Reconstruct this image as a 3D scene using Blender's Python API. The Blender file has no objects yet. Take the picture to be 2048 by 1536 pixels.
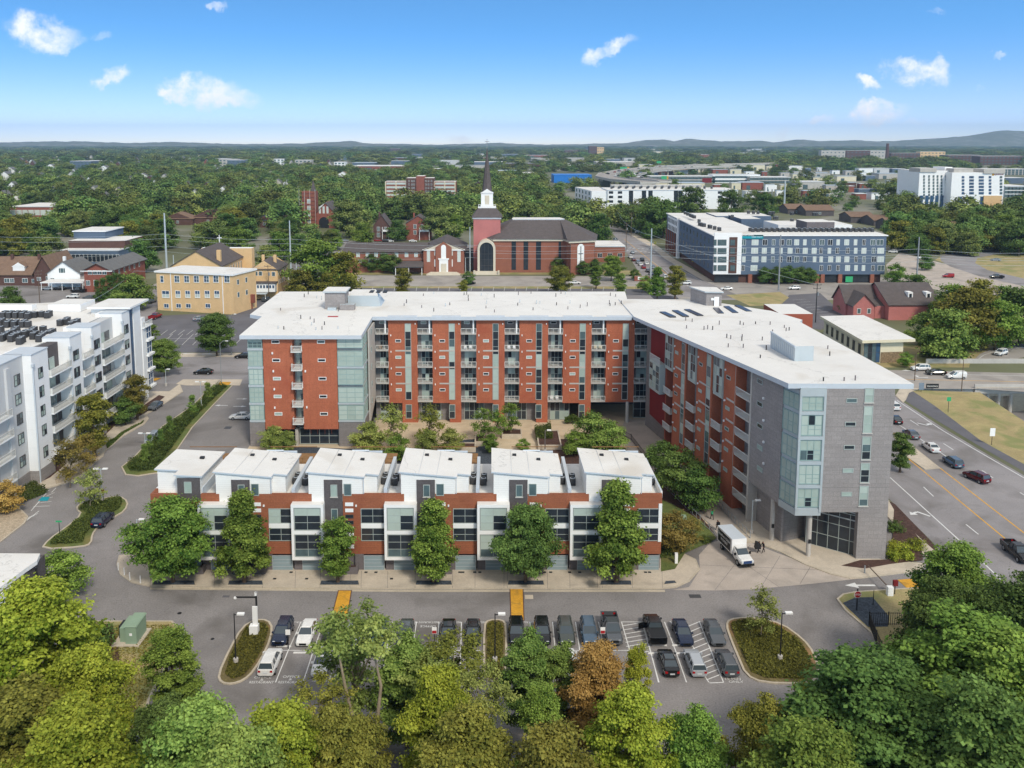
import bpy,math,random
import numpy as np
from mathutils import Vector,Matrix
C = bpy.context.scene
rnd = random.Random(7)
R = math.radians
# --- camera
F,CX,YH,TH,HC = 1750.,985.,286.,R(7.3),58.
CY = YH + F*math.tan(TH)
cth,sth = math.cos(TH),math.sin(TH)
cam = bpy.data.cameras.new('camera'); cam_o = bpy.data.objects.new('camera',cam)
C.collection.objects.link(cam_o); C.camera = cam_o
cam.sensor_width = 36; cam.lens = F/2048*36
cam.shift_x = (1024-CX)/2048; cam.shift_y = (CY-768)/2048
cam.clip_start = 1; cam.clip_end = 60000
cam_o.location = (0,0,HC); cam_o.rotation_euler = (R(90)-TH,0,0)
# --- world and sun
SUN_EL,SUN_AZ = 44,155          # sun behind the camera, to the right
w = bpy.data.worlds.new('World'); C.world = w; w.use_nodes = True
nt = w.node_tree; N = nt.nodes; L = nt.links; N.clear()
def nd(tree,typ,**kw):
 n = tree.nodes.new(typ)
 for k,v in kw.items():
  if k.startswith('i_'):
   n.inputs[int(k[2:])].default_value = v
  else: setattr(n,k,v)
 return n
out = nd(nt,'ShaderNodeOutputWorld'); bg = nd(nt,'ShaderNodeBackground'); L.new(bg.outputs[0],out.inputs[0])
tc = nd(nt,'ShaderNodeTexCoord')
mp = nd(nt,'ShaderNodeVectorMath',operation='MULTIPLY'); mp.inputs[1].default_value = (1,1,4.2)
ab = nd(nt,'ShaderNodeVectorMath',operation='ADD'); ab.inputs[1].default_value = (0,0,.012)
nm = nd(nt,'ShaderNodeVectorMath',operation='NORMALIZE')
L.new(tc.outputs['Generated'],ab.inputs[0]); L.new(ab.outputs[0],mp.inputs[0]); L.new(mp.outputs[0],nm.inputs[0])
sky = nd(nt,'ShaderNodeTexSky',sky_type='NISHITA',sun_disc=False,sun_elevation=R(SUN_EL),sun_rotation=R(SUN_AZ),altitude=60,air_density=1.0,dust_density=1.1,ozone_density=2.2)
L.new(nm.outputs[0],sky.inputs[0])
sep = nd(nt,'ShaderNodeSeparateXYZ'); L.new(tc.outputs['Generated'],sep.inputs[0])
my = nd(nt,'ShaderNodeMath',operation='MAXIMUM',i_1=.05); L.new(sep.outputs['Y'],my.inputs[0])
du = nd(nt,'ShaderNodeMath',operation='DIVIDE'); L.new(sep.outputs['X'],du.inputs[0]); L.new(my.outputs[0],du.inputs[1])
dv = nd(nt,'ShaderNodeMath',operation='DIVIDE'); L.new(sep.outputs['Z'],dv.inputs[0]); L.new(my.outputs[0],dv.inputs[1])
uv = nd(nt,'ShaderNodeCombineXYZ'); L.new(du.outputs[0],uv.inputs[0]); L.new(dv.outputs[0],uv.inputs[1])
nz = nd(nt,'ShaderNodeTexNoise'); nz.inputs['Scale'].default_value = 34; nz.inputs['Detail'].default_value = 6; nz.inputs['Roughness'].default_value = .62
L.new(uv.outputs[0],nz.inputs[0])
warp = nd(nt,'ShaderNodeVectorMath',operation='SCALE'); warp.inputs['Scale'].default_value = .042
nsub = nd(nt,'ShaderNodeVectorMath',operation='SUBTRACT'); nsub.inputs[1].default_value = (.5,.5,.5)
L.new(nz.outputs['Color'],nsub.inputs[0]); L.new(nsub.outputs[0],warp.inputs[0])
uvw = nd(nt,'ShaderNodeVectorMath',operation='ADD'); L.new(uv.outputs[0],uvw.inputs[0]); L.new(warp.outputs[0],uvw.inputs[1])
CL = [(86,65,80,36,.85,8),(135,85,40,16,.5,0),(222,152,50,17,.9,-6),(405,180,80,30,1,5),(470,195,55,16,.8,12),(355,190,40,20,.9,0),(1220,100,58,15,.75,-24),(1195,112,28,12,.5,-40),
  (1835,143,72,26,1,5),(1880,140,30,20,.8,60),(1740,166,26,14,.95,4),(1755,228,62,24,1,-2),(1745,244,40,12,.8,0),(1645,243,28,10,.55,-8),(920,281,32,13,.5,0),(1562,271,22,13,.4,0),
  (1998,110,18,8,.5,-20),(1825,248,40,5,.25,-20),(432,4,22,8,.5,0),(205,80,28,10,.22,-8),(1870,27,22,6,.22,-8),(1955,172,12,7,.25,0)]
acc = None
for px,py,sx,sy,st,rot in CL:
 uu = (px-CX)/F; vv = math.tan(math.atan((CY-py)/F)-TH)
 uu *= 1/(cth + (CY-py)/F*sth)
 m = nd(nt,'ShaderNodeMapping',vector_type='TEXTURE')
 m.inputs['Location'].default_value = (uu,vv,0); m.inputs['Rotation'].default_value = (0,0,-R(rot)); m.inputs['Scale'].default_value = (sx/F*.95,sy/F*1.05,1)
 ln = nd(nt,'ShaderNodeVectorMath',operation='LENGTH')
 mr = nd(nt,'ShaderNodeMapRange',interpolation_type='SMOOTHSTEP'); mr.inputs[1].default_value = 1.15; mr.inputs[2].default_value = .5; mr.inputs[3].default_value = 0; mr.inputs[4].default_value = st
 L.new(uvw.outputs[0],m.inputs[0]); L.new(m.outputs[0],ln.inputs[0]); L.new(ln.outputs['Value'],mr.inputs[0])
 if acc is None: acc = mr.outputs[0]
 else:
  mx = nd(nt,'ShaderNodeMath',operation='MAXIMUM'); L.new(acc,mx.inputs[0]); L.new(mr.outputs[0],mx.inputs[1]); acc = mx.outputs[0]
nm2 = nd(nt,'ShaderNodeMapRange'); nm2.inputs[1].default_value = .3; nm2.inputs[2].default_value = .62; L.new(nz.outputs['Fac'],nm2.inputs[0])
mk = nd(nt,'ShaderNodeMath',operation='MULTIPLY',use_clamp=True); L.new(acc,mk.inputs[0]); L.new(nm2.outputs[0],mk.inputs[1])
mixc = nd(nt,'ShaderNodeMix',data_type='RGBA'); L.new(mk.outputs[0],mixc.inputs[0]); mixc.inputs[7].default_value = (9.6,9.5,9.8,1)
tint = nd(nt,'ShaderNodeMix',data_type='RGBA',blend_type='MULTIPLY'); tint.inputs[0].default_value = 1; tint.inputs[7].default_value = (1.0,1.5,1.95,1)
tg = nd(nt,'ShaderNodeMapRange',interpolation_type='SMOOTHSTEP'); tg.inputs[1].default_value = -.01; tg.inputs[2].default_value = .13; L.new(sep.outputs['Z'],tg.inputs[0])
tm = nd(nt,'ShaderNodeMix',data_type='RGBA'); tm.inputs[6].default_value = (2.5,2.1,2.1,1); tm.inputs[7].default_value = (1.1,2.08,2.5,1)
L.new(tg.outputs[0],tm.inputs[0]); L.new(tm.outputs[2],tint.inputs[7])
L.new(sky.outputs[0],tint.inputs[6])
veil = nd(nt,'ShaderNodeMapRange',interpolation_type='SMOOTHSTEP'); veil.inputs[1].default_value = .17; veil.inputs[2].default_value = .42; veil.inputs[4].default_value = .92
L.new(sep.outputs['Z'],veil.inputs[0])
vm = nd(nt,'ShaderNodeMix',data_type='RGBA'); L.new(veil.outputs[0],vm.inputs[0]); L.new(tint.outputs[2],vm.inputs[6]); vm.inputs[7].default_value = (4.8,4.75,4.7,1)
L.new(vm.outputs[2],mixc.inputs[6])
L.new(mixc.outputs[2],bg.inputs[0]); bg.inputs[1].default_value = .12
sl = bpy.data.lights.new('sun','SUN'); sl.energy = 2.5; sl.angle = R(10); sl.color = (1,.92,.79)
so = bpy.data.objects.new('sun',sl); C.collection.objects.link(so)
az = R(SUN_AZ); el = R(SUN_EL)
sd = Vector((math.sin(az)*math.cos(el),math.cos(az)*math.cos(el),math.sin(el)))
so.rotation_euler = sd.to_track_quat('Z','Y').to_euler()
vs = C.view_settings; vs.view_transform = 'Standard'; vs.look = 'None'; vs.exposure = 0.17; vs.gamma = 1
cy = C.cycles; cy.max_bounces = 5; cy.diffuse_bounces = 2; cy.glossy_bounces = 2; cy.transmission_bounces = 2; cy.transparent_max_bounces = 4; cy.volume_bounces = 0
cy.use_denoising = True; cy.caustics_reflective = False; cy.caustics_refractive = False
# --- helpers
def G(px,py,z=0.):                       # point of the level z seen at a pixel of the 2048 x 1536 photograph
 r = (px-CX)/F; u = (CY-py)/F; dz = -sth+u*cth; t = (z-HC)/dz
 return (r*t,(cth+u*sth)*t)
def A(px,py,Y):                          # point of the vertical plane y = Y
 r = (px-CX)/F; u = (CY-py)/F; t = Y/(cth+u*sth)
 return (r*t,HC+(-sth+u*cth)*t)
def AX(px,Y,z):                          # x of the point at depth Y and height z seen in pixel column px
 return (px-CX)/F*(Y*cth-(z-HC)*sth)
def lin(h):
 h = h.lstrip('#'); v = [int(h[i:i+2],16)/255 for i in (0,2,4)]
 return tuple((x/12.92 if x <= .04045 else ((x+.055)/1.055)**2.4) for x in v)
MATS = {}
def mat(name,c,rough=.85,var=.12,scale=.6,spec=.3,metal=0,bump=0,fine=0,stain=None,streak=0,crack=0,course=None):
 """principled material whose colour wanders with two scales of noise; c is sRGB hex or linear tuple"""
 if name in MATS: return MATS[name]
 if isinstance(c,str): c = lin(c)
 m = bpy.data.materials.new(name); m.use_nodes = True; t = m.node_tree; b = t.nodes['Principled BSDF']
 b.inputs['Roughness'].default_value = rough; b.inputs['Metallic'].default_value = metal; b.inputs['Specular IOR Level'].default_value = spec
 m.diffuse_color = (*c,1)
 if var == 0: b.inputs['Base Color'].default_value = (*c,1)
 else:
  g = t.nodes.new('ShaderNodeNewGeometry')
  mpn = nd(t,'ShaderNodeMapping'); mpn.inputs['Scale'].default_value = (1,1,1-.85*streak); t.links.new(g.outputs['Position'],mpn.inputs[0])
  n1 = nd(t,'ShaderNodeTexNoise'); n1.inputs['Scale'].default_value = scale; n1.inputs['Detail'].default_value = 8; n1.inputs['Roughness'].default_value = .65
  t.links.new(mpn.outputs[0],n1.inputs[0])
  mr = nd(t,'ShaderNodeMapRange'); mr.inputs[1].default_value = .32; mr.inputs[2].default_value = .68; mr.inputs[3].default_value = 1-var; mr.inputs[4].default_value = 1+var
  t.links.new(n1.outputs['Fac'],mr.inputs[0]); v = mr.outputs[0]
  if fine:
   n2 = nd(t,'ShaderNodeTexNoise'); n2.inputs['Scale'].default_value = 5.; n2.inputs['Detail'].default_value = 3
   t.links.new(g.outputs['Position'],n2.inputs[0])
   m2 = nd(t,'ShaderNodeMapRange'); m2.inputs[1].default_value = .3; m2.inputs[2].default_value = .7; m2.inputs[3].default_value = 1-fine; m2.inputs[4].default_value = 1+fine
   t.links.new(n2.outputs['Fac'],m2.inputs[0])
   mm = nd(t,'ShaderNodeMath',operation='MULTIPLY'); t.links.new(v,mm.inputs[0]); t.links.new(m2.outputs[0],mm.inputs[1]); v = mm.outputs[0]
  if crack:
   vo = nd(t,'ShaderNodeTexVoronoi',feature='DISTANCE_TO_EDGE'); vo.inputs['Scale'].default_value = crack; wv = nd(t,'ShaderNodeVectorMath',operation='ADD'); nc = nd(t,'ShaderNodeTexNoise'); nc.inputs['Scale'].default_value = .7; nc.inputs['Detail'].default_value = 4
   t.links.new(g.outputs['Position'],nc.inputs[0]); vs_ = nd(t,'ShaderNodeVectorMath',operation='SCALE'); vs_.inputs['Scale'].default_value = 3.5; t.links.new(nc.outputs['Color'],vs_.inputs[0]); t.links.new(g.outputs['Position'],wv.inputs[0]); t.links.new(vs_.outputs[0],wv.inputs[1]); t.links.new(wv.outputs[0],vo.inputs[0])
   mc = nd(t,'ShaderNodeMapRange'); mc.inputs[1].default_value = 0; mc.inputs[2].default_value = .006; mc.inputs[3].default_value = .78; mc.inputs[4].default_value = 1; t.links.new(vo.outputs['Distance'],mc.inputs[0]); mm = nd(t,'ShaderNodeMath',operation='MULTIPLY'); t.links.new(v,mm.inputs[0]); t.links.new(mc.outputs[0],mm.inputs[1]); v = mm.outputs[0]
  if course:
   sx_ = nd(t,'ShaderNodeSeparateXYZ'); t.links.new(g.outputs['Position'],sx_.inputs[0]); ax_ = nd(t,'ShaderNodeMath',operation='ADD'); t.links.new(sx_.outputs[0],ax_.inputs[0]); t.links.new(sx_.outputs[1],ax_.inputs[1]); cb_ = nd(t,'ShaderNodeCombineXYZ'); t.links.new(ax_.outputs[0],cb_.inputs[0]); t.links.new(sx_.outputs[2],cb_.inputs[1])
   bt_ = nd(t,'ShaderNodeTexBrick'); bt_.inputs['Scale'].default_value = 1; bt_.inputs['Brick Width'].default_value = course[0]; bt_.inputs['Row Height'].default_value = course[1]; bt_.inputs['Mortar Size'].default_value = course[2]; bt_.inputs['Color1'].default_value = (1,1,1,1); q_ = 1-course[3]; bt_.inputs['Color2'].default_value = (q_,q_,q_,1); bt_.inputs['Mortar'].default_value = (course[4],)*3+(1,); t.links.new(cb_.outputs[0],bt_.inputs[0])
   mm = nd(t,'ShaderNodeMath',operation='MULTIPLY'); t.links.new(v,mm.inputs[0]); t.links.new(bt_.outputs['Color'],mm.inputs[1]); v = mm.outputs[0]
  sc_ = nd(t,'ShaderNodeVectorMath',operation='SCALE'); sc_.inputs[0].default_value = c; t.links.new(v,sc_.inputs['Scale'])
  outc = sc_.outputs[0]
  if stain:
   sc2,amt,lo,hi = stain[1],stain[2],stain[3],stain[4]
   n3 = nd(t,'ShaderNodeTexNoise'); n3.inputs['Scale'].default_value = sc2; n3.inputs['Detail'].default_value = 5; n3.inputs['Distortion'].default_value = .6
   t.links.new(g.outputs['Position'],n3.inputs[0])
   m3 = nd(t,'ShaderNodeMapRange'); m3.inputs[1].default_value = lo; m3.inputs[2].default_value = hi; m3.inputs[3].default_value = 0; m3.inputs[4].default_value = amt
   t.links.new(n3.outputs['Fac'],m3.inputs[0])
   mx = nd(t,'ShaderNodeMix',data_type='RGBA'); t.links.new(m3.outputs[0],mx.inputs[0]); t.links.new(outc,mx.inputs[6]); mx.inputs[7].default_value = (*lin(stain[0]),1)
   outc = mx.outputs[2]
  t.links.new(outc,b.inputs['Base Color'])
  if bump:
   bn = nd(t,'ShaderNodeBump'); bn.inputs['Strength'].default_value = bump; bn.inputs['Distance'].default_value = .05
   t.links.new(n1.outputs['Fac'],bn.inputs['Height']); t.links.new(bn.outputs[0],b.inputs['Normal'])
 MATS[name] = m; return m
class MB:
 """collects faces, then links them as one mesh object"""
 def __init__(s): s.v = []; s.f = []; s.mi = []; s.m = []
 def k(s,m):
  if m not in s.m: s.m.append(m)
  return s.m.index(m)
 def poly(s,pts,m):
  n = len(s.v); s.v += [tuple(p) for p in pts]; s.f.append(tuple(range(n,n+len(pts)))); s.mi.append(s.k(m)); return s
 def hexa(s,p,m,top=None):                       # p: 4 bottom + 4 top corners, counter-clockwise from above
  n = len(s.v); s.v += [tuple(q) for q in p]; k = s.k(m)
  for q in ((3,2,1,0),(4,5,6,7),(0,1,5,4),(1,2,6,5),(2,3,7,6),(3,0,4,7)):
   s.f.append(tuple(n+i for i in q)); s.mi.append(k)
  if top: s.mi[-5] = s.k(top)
  return s
 def box(s,x0,x1,y0,y1,z0,z1,m,top=None):
  if x0 > x1: x0,x1 = x1,x0
  if y0 > y1: y0,y1 = y1,y0
  return s.hexa([(x0,y0,z0),(x1,y0,z0),(x1,y1,z0),(x0,y1,z0),(x0,y0,z1),(x1,y0,z1),(x1,y1,z1),(x0,y1,z1)],m,top)
 def prism(s,pts,z0,z1,m,top=None,ztop=None):  # pts counter-clockwise from above; ztop(x,y) optional
  a = sum(pts[i][0]*pts[(i+1) % len(pts)][1]-pts[(i+1) % len(pts)][0]*pts[i][1] for i in range(len(pts)))
  if a < 0: pts = pts[::-1]
  n = len(s.v); q = len(pts); k = s.k(m)
  s.v += [(p[0],p[1],z0 if not callable(z0) else z0(*p[:2])) for p in pts]+[(p[0],p[1],(z1(*p[:2]) if callable(z1) else z1)) for p in pts]
  s.f.append(tuple(range(n+q-1,n-1,-1))); s.mi.append(k)
  s.f.append(tuple(range(n+q,n+2*q))); s.mi.append(s.k(top) if top else k)
  for i in range(q):
   j = (i+1) % q; s.f.append((n+i,n+j,n+q+j,n+q+i)); s.mi.append(k)
  return s
 def tube(s,pts,r,m,n=8,cap=True):
  pts = [Vector(p) for p in pts]; rr = r if isinstance(r,(list,tuple)) else [r]*len(pts); b = len(s.v); k = s.k(m)
  for i,p in enumerate(pts):
   d = (pts[min(i+1,len(pts)-1)]-pts[max(i-1,0)]).normalized()
   u = d.cross(Vector((0,0,1)) if abs(d.z) < .9 else Vector((1,0,0))).normalized(); v = d.cross(u)
   for j in range(n):
    a = 2*math.pi*j/n; s.v.append(tuple(p+rr[i]*(u*math.cos(a)+v*math.sin(a))))
  for i in range(len(pts)-1):
   for j in range(n):
    j2 = (j+1) % n; s.f.append((b+i*n+j,b+i*n+j2,b+(i+1)*n+j2,b+(i+1)*n+j)); s.mi.append(k)
  if cap:
   s.f.append(tuple(b+j for j in range(n))[::-1]); s.mi.append(k)
   e = b+(len(pts)-1)*n; s.f.append(tuple(e+j for j in range(n))); s.mi.append(k)
  return s
 def bar(s,a,b,w,h,m):                          # rectangular bar from a to b
  a = Vector(a); b = Vector(b); d = (b-a).normalized(); up = Vector((0,0,1)) if abs(d.z) < .95 else Vector((0,1,0))
  u = d.cross(up).normalized()*w/2; v = u.cross(d).normalized()*h/2
  return s.hexa([a-u-v,a+u-v,b+u-v,b-u-v,a-u+v,a+u+v,b+u+v,b-u+v],m)
 def build(s,name,parent=None,smooth=False,coll=None):
  me = bpy.data.meshes.new(name); o3 = ORG.get(parent.name,(0,0,0)) if parent else (0,0,0)
  if o3 != (0,0,0): s.v = [(a-o3[0],b-o3[1],c-o3[2]) for a,b,c in s.v]
  me.from_pydata(s.v,[],s.f)
  for m in s.m: me.materials.append(MATS[m] if isinstance(m,str) else m)
  me.polygons.foreach_set('material_index',s.mi)
  if smooth: me.polygons.foreach_set('use_smooth',[True]*len(s.f))
  me.update()
  o = bpy.data.objects.new(name,me); C.collection.objects.link(o)
  if parent: o.parent = parent; ORG[o.name] = o3
  return o
ORG = {}
def thing(name,label,cat,loc=(0,0,0),rz=0,group=None):
 o = bpy.data.objects.new(name,None); C.collection.objects.link(o); o.location = loc; o.rotation_euler = (0,0,rz)
 o.empty_display_size = .5; o['label'] = label; o['category'] = cat
 if group: o['group'] = group
 if rz == 0: ORG[o.name] = tuple(loc)
 return o
def tag(o,label=None,cat=None,group=None,kind=None):
 for k,v in (('label',label),('category',cat),('group',group),('kind',kind)):
  if v: o[k] = v
 return o
def struct(o): o['kind'] = 'structure'; return o
CH = {}
def index_children():
 CH.clear()
 for o in bpy.data.objects:
  if o.parent: CH.setdefault(o.parent.as_pointer(),[]).append(o)
def copy_tree(o,parent=None,loc=None,rz=None,label=None,group=None,cat=None,scale=None):
 c = o.copy(); C.collection.objects.link(c); c.parent = parent
 if loc is not None: c.location = loc
 if rz is not None: c.rotation_euler = (0,0,rz)
 if scale is not None: c.scale = scale if isinstance(scale,(tuple,list)) else (scale,)*3
 if label: c['label'] = label
 if group: c['group'] = group
 if cat: c['category'] = cat
 CH[c.as_pointer()] = [copy_tree(ch,c) for ch in CH.get(o.as_pointer(),[])]
 return c
def setmat(o,slot,m):
 o.material_slots[slot].link = 'OBJECT'; o.material_slots[slot].material = m
class Fr:
 """vertical facade frame: a runs along the wall (left to right seen from outside), d is outward, z is up"""
 def __init__(s,x,y,ux,uy):
  l = math.hypot(ux,uy); s.x,s.y,s.ux,s.uy = x,y,ux/l,uy/l; s.nx,s.ny = s.uy,-s.ux
 def p(s,a,d,z): return (s.x+s.ux*a+s.nx*d,s.y+s.uy*a+s.ny*d,z)
 def at(s,px,py):                                 # where a pixel's ray meets the wall plane: (a, z)
  r = (px-CX)/F; u = (CY-py)/F; dx,dy,dz = r,cth+u*sth,-sth+u*cth
  t = (s.x*s.nx+s.y*s.ny)/(dx*s.nx+dy*s.ny)
  return ((dx*t-s.x)*s.ux+(dy*t-s.y)*s.uy,HC+dz*t)
 def box(s,mb,a0,a1,d0,d1,z0,z1,m):
  if a0 > a1: a0,a1 = a1,a0
  if d0 > d1: d0,d1 = d1,d0
  return mb.hexa([s.p(a0,d1,z0),s.p(a1,d1,z0),s.p(a1,d0,z0),s.p(a0,d0,z0),s.p(a0,d1,z1),s.p(a1,d1,z1),s.p(a1,d0,z1),s.p(a0,d0,z1)],m)
def grid_window(fr,a0,a1,z0,z1,parent,pane='glass_dark',frame='frame_grey',nx=2,nz=1,fw=.07,d=0.,name='window',panes=None,sub=True,bars=None,sill=None):
 """one framed window on facade fr at depth d: frame and bars, the glass a child; panes = per-cell glass names, row by row from the bottom"""
 m = MB(); t = .05; g = MB()
 fr.box(m,a0,a0+fw,d-.02,d+.08,z0,z1,frame); fr.box(m,a1-fw,a1,d-.02,d+.08,z0,z1,frame)
 fr.box(m,a0+fw,a1-fw,d-.02,d+.08,z1-fw,z1,frame); fr.box(m,a0+fw,a1-fw,d-.02,d+.08,z0,z0+fw,frame)
 if sill: fr.box(m,a0-.08,a1+.08,d-.02,d+.16,z0-.12,z0,sill)
 W = a1-a0-2*fw; Hh = z1-z0-2*fw; bw = fw*.7
 for i in range(1,nx): x = a0+fw+W*i/nx; fr.box(m,x-bw/2,x+bw/2,d-.02,d+.07,z0+fw,z1-fw,frame)
 for j in range(1,nz): z = z0+fw+Hh*j/nz; fr.box(m,a0+fw,a1-fw,d-.02,d+.062,z-bw/2,z+bw/2,frame)
 if bars:
  for kx0,kx1,kz0,kz1 in bars: fr.box(m,a0+fw+W*kx0,a0+fw+W*kx1+(.05 if kx0 == kx1 else 0),d-.02,d+.066,z0+fw+Hh*kz0,z0+fw+Hh*kz1+(.05 if kz0 == kz1 else 0),frame)
 o = m.build(name,parent)
 for j in range(nz):
  for i in range(nx):
   pm = panes[j*nx+i] if panes else pane
   fr.box(g,a0+fw+W*i/nx,a0+fw+W*(i+1)/nx,d-.03,d+.03,z0+fw+Hh*j/nz,z0+fw+Hh*(j+1)/nz,pm)
 if sub: g.build('pane',o)
 else:
  g.build('pane',o)
 return o
def text_mesh(txt,size,mt,ext=.01,name='lettering'):
 cu = bpy.data.curves.new(name,'FONT'); cu.body = txt; cu.size = size; cu.extrude = ext; cu.align_x = 'CENTER'; cu.resolution_u = 2
 tmp = bpy.data.objects.new(name,cu); C.collection.objects.link(tmp); me = bpy.data.meshes.new_from_object(tmp.evaluated_get(bpy.context.evaluated_depsgraph_get())); bpy.data.objects.remove(tmp)
 me.name = name; me.materials.clear(); me.materials.append(MATS[mt]); ob = bpy.data.objects.new(name,me); C.collection.objects.link(ob); return ob
# --- materials
mat('island_soil','#6b6040',var=.3,scale=.4,fine=.3,stain=('#9c7a56',.15,.9,.52,.64))
mat('grass','#5f6a38',var=.3,scale=.25,fine=.3,stain=('#8a7b4c',.12,.8,.5,.66))
mat('dry_grass','#a3946a',var=.16,scale=.3,fine=.2,stain=('#7d8450',.15,.8,.48,.62))
mat('far_ground','#66694e',var=.3,scale=.01,stain=('#96928a',.006,.75,.52,.62))
mat('asphalt','#878382',rough=.92,var=.13,scale=.12,fine=.16,stain=('#66625f',.07,.8,.52,.66),crack=.11)
mat('asphalt_new','#66656a',rough=.92,var=.14,scale=.15,fine=.1,stain=('#707076',.12,.5,.52,.66))
mat('road','#918d8e',rough=.92,var=.12,scale=.12,fine=.08,stain=('#75716f',.08,.8,.5,.62),crack=.08)
mat('road_old','#a09a94',rough=.92,var=.12,scale=.12,fine=.08,stain=('#85817e',.1,.6,.5,.62))
mat('concrete','#c3b7a6',rough=.9,var=.1,scale=.4,fine=.08,stain=('#9d9386',.3,.5,.54,.68))
mat('concrete_drive','#b5aaa0',rough=.9,var=.1,scale=.3,fine=.08,stain=('#968e86',.2,.6,.5,.66))
mat('kerb_stone','#b9ae9c',rough=.9,var=.12,scale=.5,fine=.1)
mat('plaza','#c9b79c',rough=.9,var=.08,scale=.4,fine=.05,stain=('#b3a184',.3,.5,.5,.66))
mat('gravel_dark','#454c55',rough=.95,var=.4,scale=3,fine=.3)
mat('mulch','#4f3a33',rough=.95,var=.35,scale=2,fine=.3)
mat('pebble','#b0a08a',rough=.95,var=.25,scale=2,fine=.25)
mat('paint_white','#dcdcda',rough=.8,var=.1,scale=1,fine=.08)
mat('paint_yellow','#d09a34',rough=.8,var=.12,scale=1,fine=.12,stain=('#9c7a3c',.8,.6,.52,.66))
mat('paint_line_yellow','#d8a23e',rough=.8,var=.12,scale=1,fine=.12)
mat('red_panel','#ae664b',rough=.8,var=.07,scale=.5,fine=.14,stain=('#9a4a36',.15,.5,.5,.68),streak=.5,course=(1.25,2.4,.02,.06,.85))
mat('red_side','#9a5340',rough=.8,var=.07,scale=.5,fine=.06)
mat('maroon_panel','#741f22',rough=.75,var=.1,scale=.5)
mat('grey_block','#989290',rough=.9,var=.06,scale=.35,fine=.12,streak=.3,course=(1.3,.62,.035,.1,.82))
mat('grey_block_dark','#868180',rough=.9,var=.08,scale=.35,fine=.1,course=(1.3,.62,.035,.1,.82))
mat('light_concrete','#bdb8b1',course=(2.4,1.2,.03,.05,.88),rough=.9,var=.08,scale=.4,fine=.05,streak=.6)
mat('roof_white','#e0deda',rough=.7,var=.05,scale=.15,fine=.03,stain=('#bdb3a4',.09,.55,.56,.74),crack=.045)
mat('roof_edge','#c2cad2',rough=.5,var=.04,scale=.5)
mat('metal_light','#b9c2c6',rough=.4,var=.05,scale=.5,metal=.2)
mat('frame_grey','#a9b2ae',rough=.5,var=0)
mat('frame_white','#ebebe9',rough=.5,var=0)
mat('frame_dark','#4a4a4c',rough=.5,var=0)
mat('frame_teal','#8fa7a4',rough=.5,var=0)
mat('rail_white','#d6d6d2',rough=.5,var=0)
mat('rail_grey','#a8a8a4',rough=.5,var=0)
mat('black','#26272a',rough=.5,var=.0)
mat('white','#efefee',rough=.6,var=.03,scale=.4)
mat('siding_white','#f0eeea',course=(6,.3,.03,.02,.9),rough=.6,var=.03,scale=.4,fine=.02)
mat('stucco_white','#f0f0f0',course=(2.6,3.2,.03,.03,.9),rough=.8,var=.03,scale=.3,streak=.5)
mat('stucco_grey','#c6c7c8',rough=.8,var=.05,scale=.3,streak=.5)
mat('brick_brown','#5a5556',rough=.9,var=.12,scale=.8,fine=.15)
mat('brick_grey','#6f696b',rough=.9,var=.1,scale=.6,fine=.12)
mat('brick_tan','#dcb98a',rough=.9,var=.07,scale=.3,fine=.09)
mat('brick_red','#8d5548',rough=.9,var=.1,scale=.4,fine=.2)
mat('brick_church','#94604f',rough=.9,var=.09,scale=.3,fine=.2)
mat('brick_dark','#5f4640',rough=.9,var=.12,scale=.4,fine=.12)
mat('brick_painted','#b97571',rough=.85,var=.08,scale=.3,fine=.1)
mat('shingle_dark','#5c5554',rough=.9,var=.14,scale=.6,fine=.2)
mat('shingle_grey','#6c6c6c',rough=.9,var=.14,scale=.6,fine=.2)
mat('shingle_brown','#7d6656',rough=.9,var=.14,scale=.6,fine=.2)
mat('cream','#d8cfb4',rough=.8,var=.05,scale=.4)
mat('limestone','#cfc6b4',rough=.8,var=.06,scale=.4)
mat('wood','#8a6844',rough=.8,var=.2,scale=1.5)
mat('teal_paint','#1d8f86',rough=.6,var=.04,scale=.4)
mat('blue_roof','#2376c8',rough=.5,var=.05,scale=.1)
mat('blue_siding','#5a6a7e',rough=.75,var=.06,scale=.3,fine=.06)
mat('blue_siding_dark','#48566a',rough=.75,var=.06,scale=.3,fine=.06)
mat('pole_grey','#8d9296',rough=.6,var=.05,scale=.4)
mat('pole_wood','#6a5b4e',rough=.9,var=.15,scale=1)
mat('green_box','#8aa08a',rough=.6,var=.06,scale=.6)
mat('stone_rubble','#86735a',rough=.95,var=.45,scale=2.2,fine=.3)
mat('garage','#8c9da4',rough=.5,var=.04,scale=.5)
mat('solar','#23263c',rough=.3,var=.1,scale=2)
mat('red_paint','#a8262c',rough=.5,var=0)
mat('sign_green','#3ba66e',rough=.5,var=0)
mat('sign_yellow','#dfd834',rough=.5,var=0)
mat('banner_teal','#1796a6',rough=.6,var=0)
def glass(name,c,rough=.12,spec=.5,var=.25):
 m = mat(name,c,rough=rough,var=var,scale=.7,spec=spec); return m
glass('glass_dark','#2c333b'); glass('glass_mid','#56686c'); glass('glass_green','#a3b3ab',.25,.5,.08)
glass('glass_blind','#b1bfb7',.3,.5,.06); glass('glass_pale','#c3ccc6',.35,.4,.06); glass('glass_blue','#3c5876',.15)
PN = ['glass_dark','glass_mid','glass_green','glass_blind']
def pick(wts,r=rnd): return r.choices(PN,wts)[0]
mat('red_town','#9f6146',rough=.8,var=.09,scale=.5,fine=.16,stain=('#864a36',.2,.5,.5,.68),course=(3.2,.28,.035,.1,.8))
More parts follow.
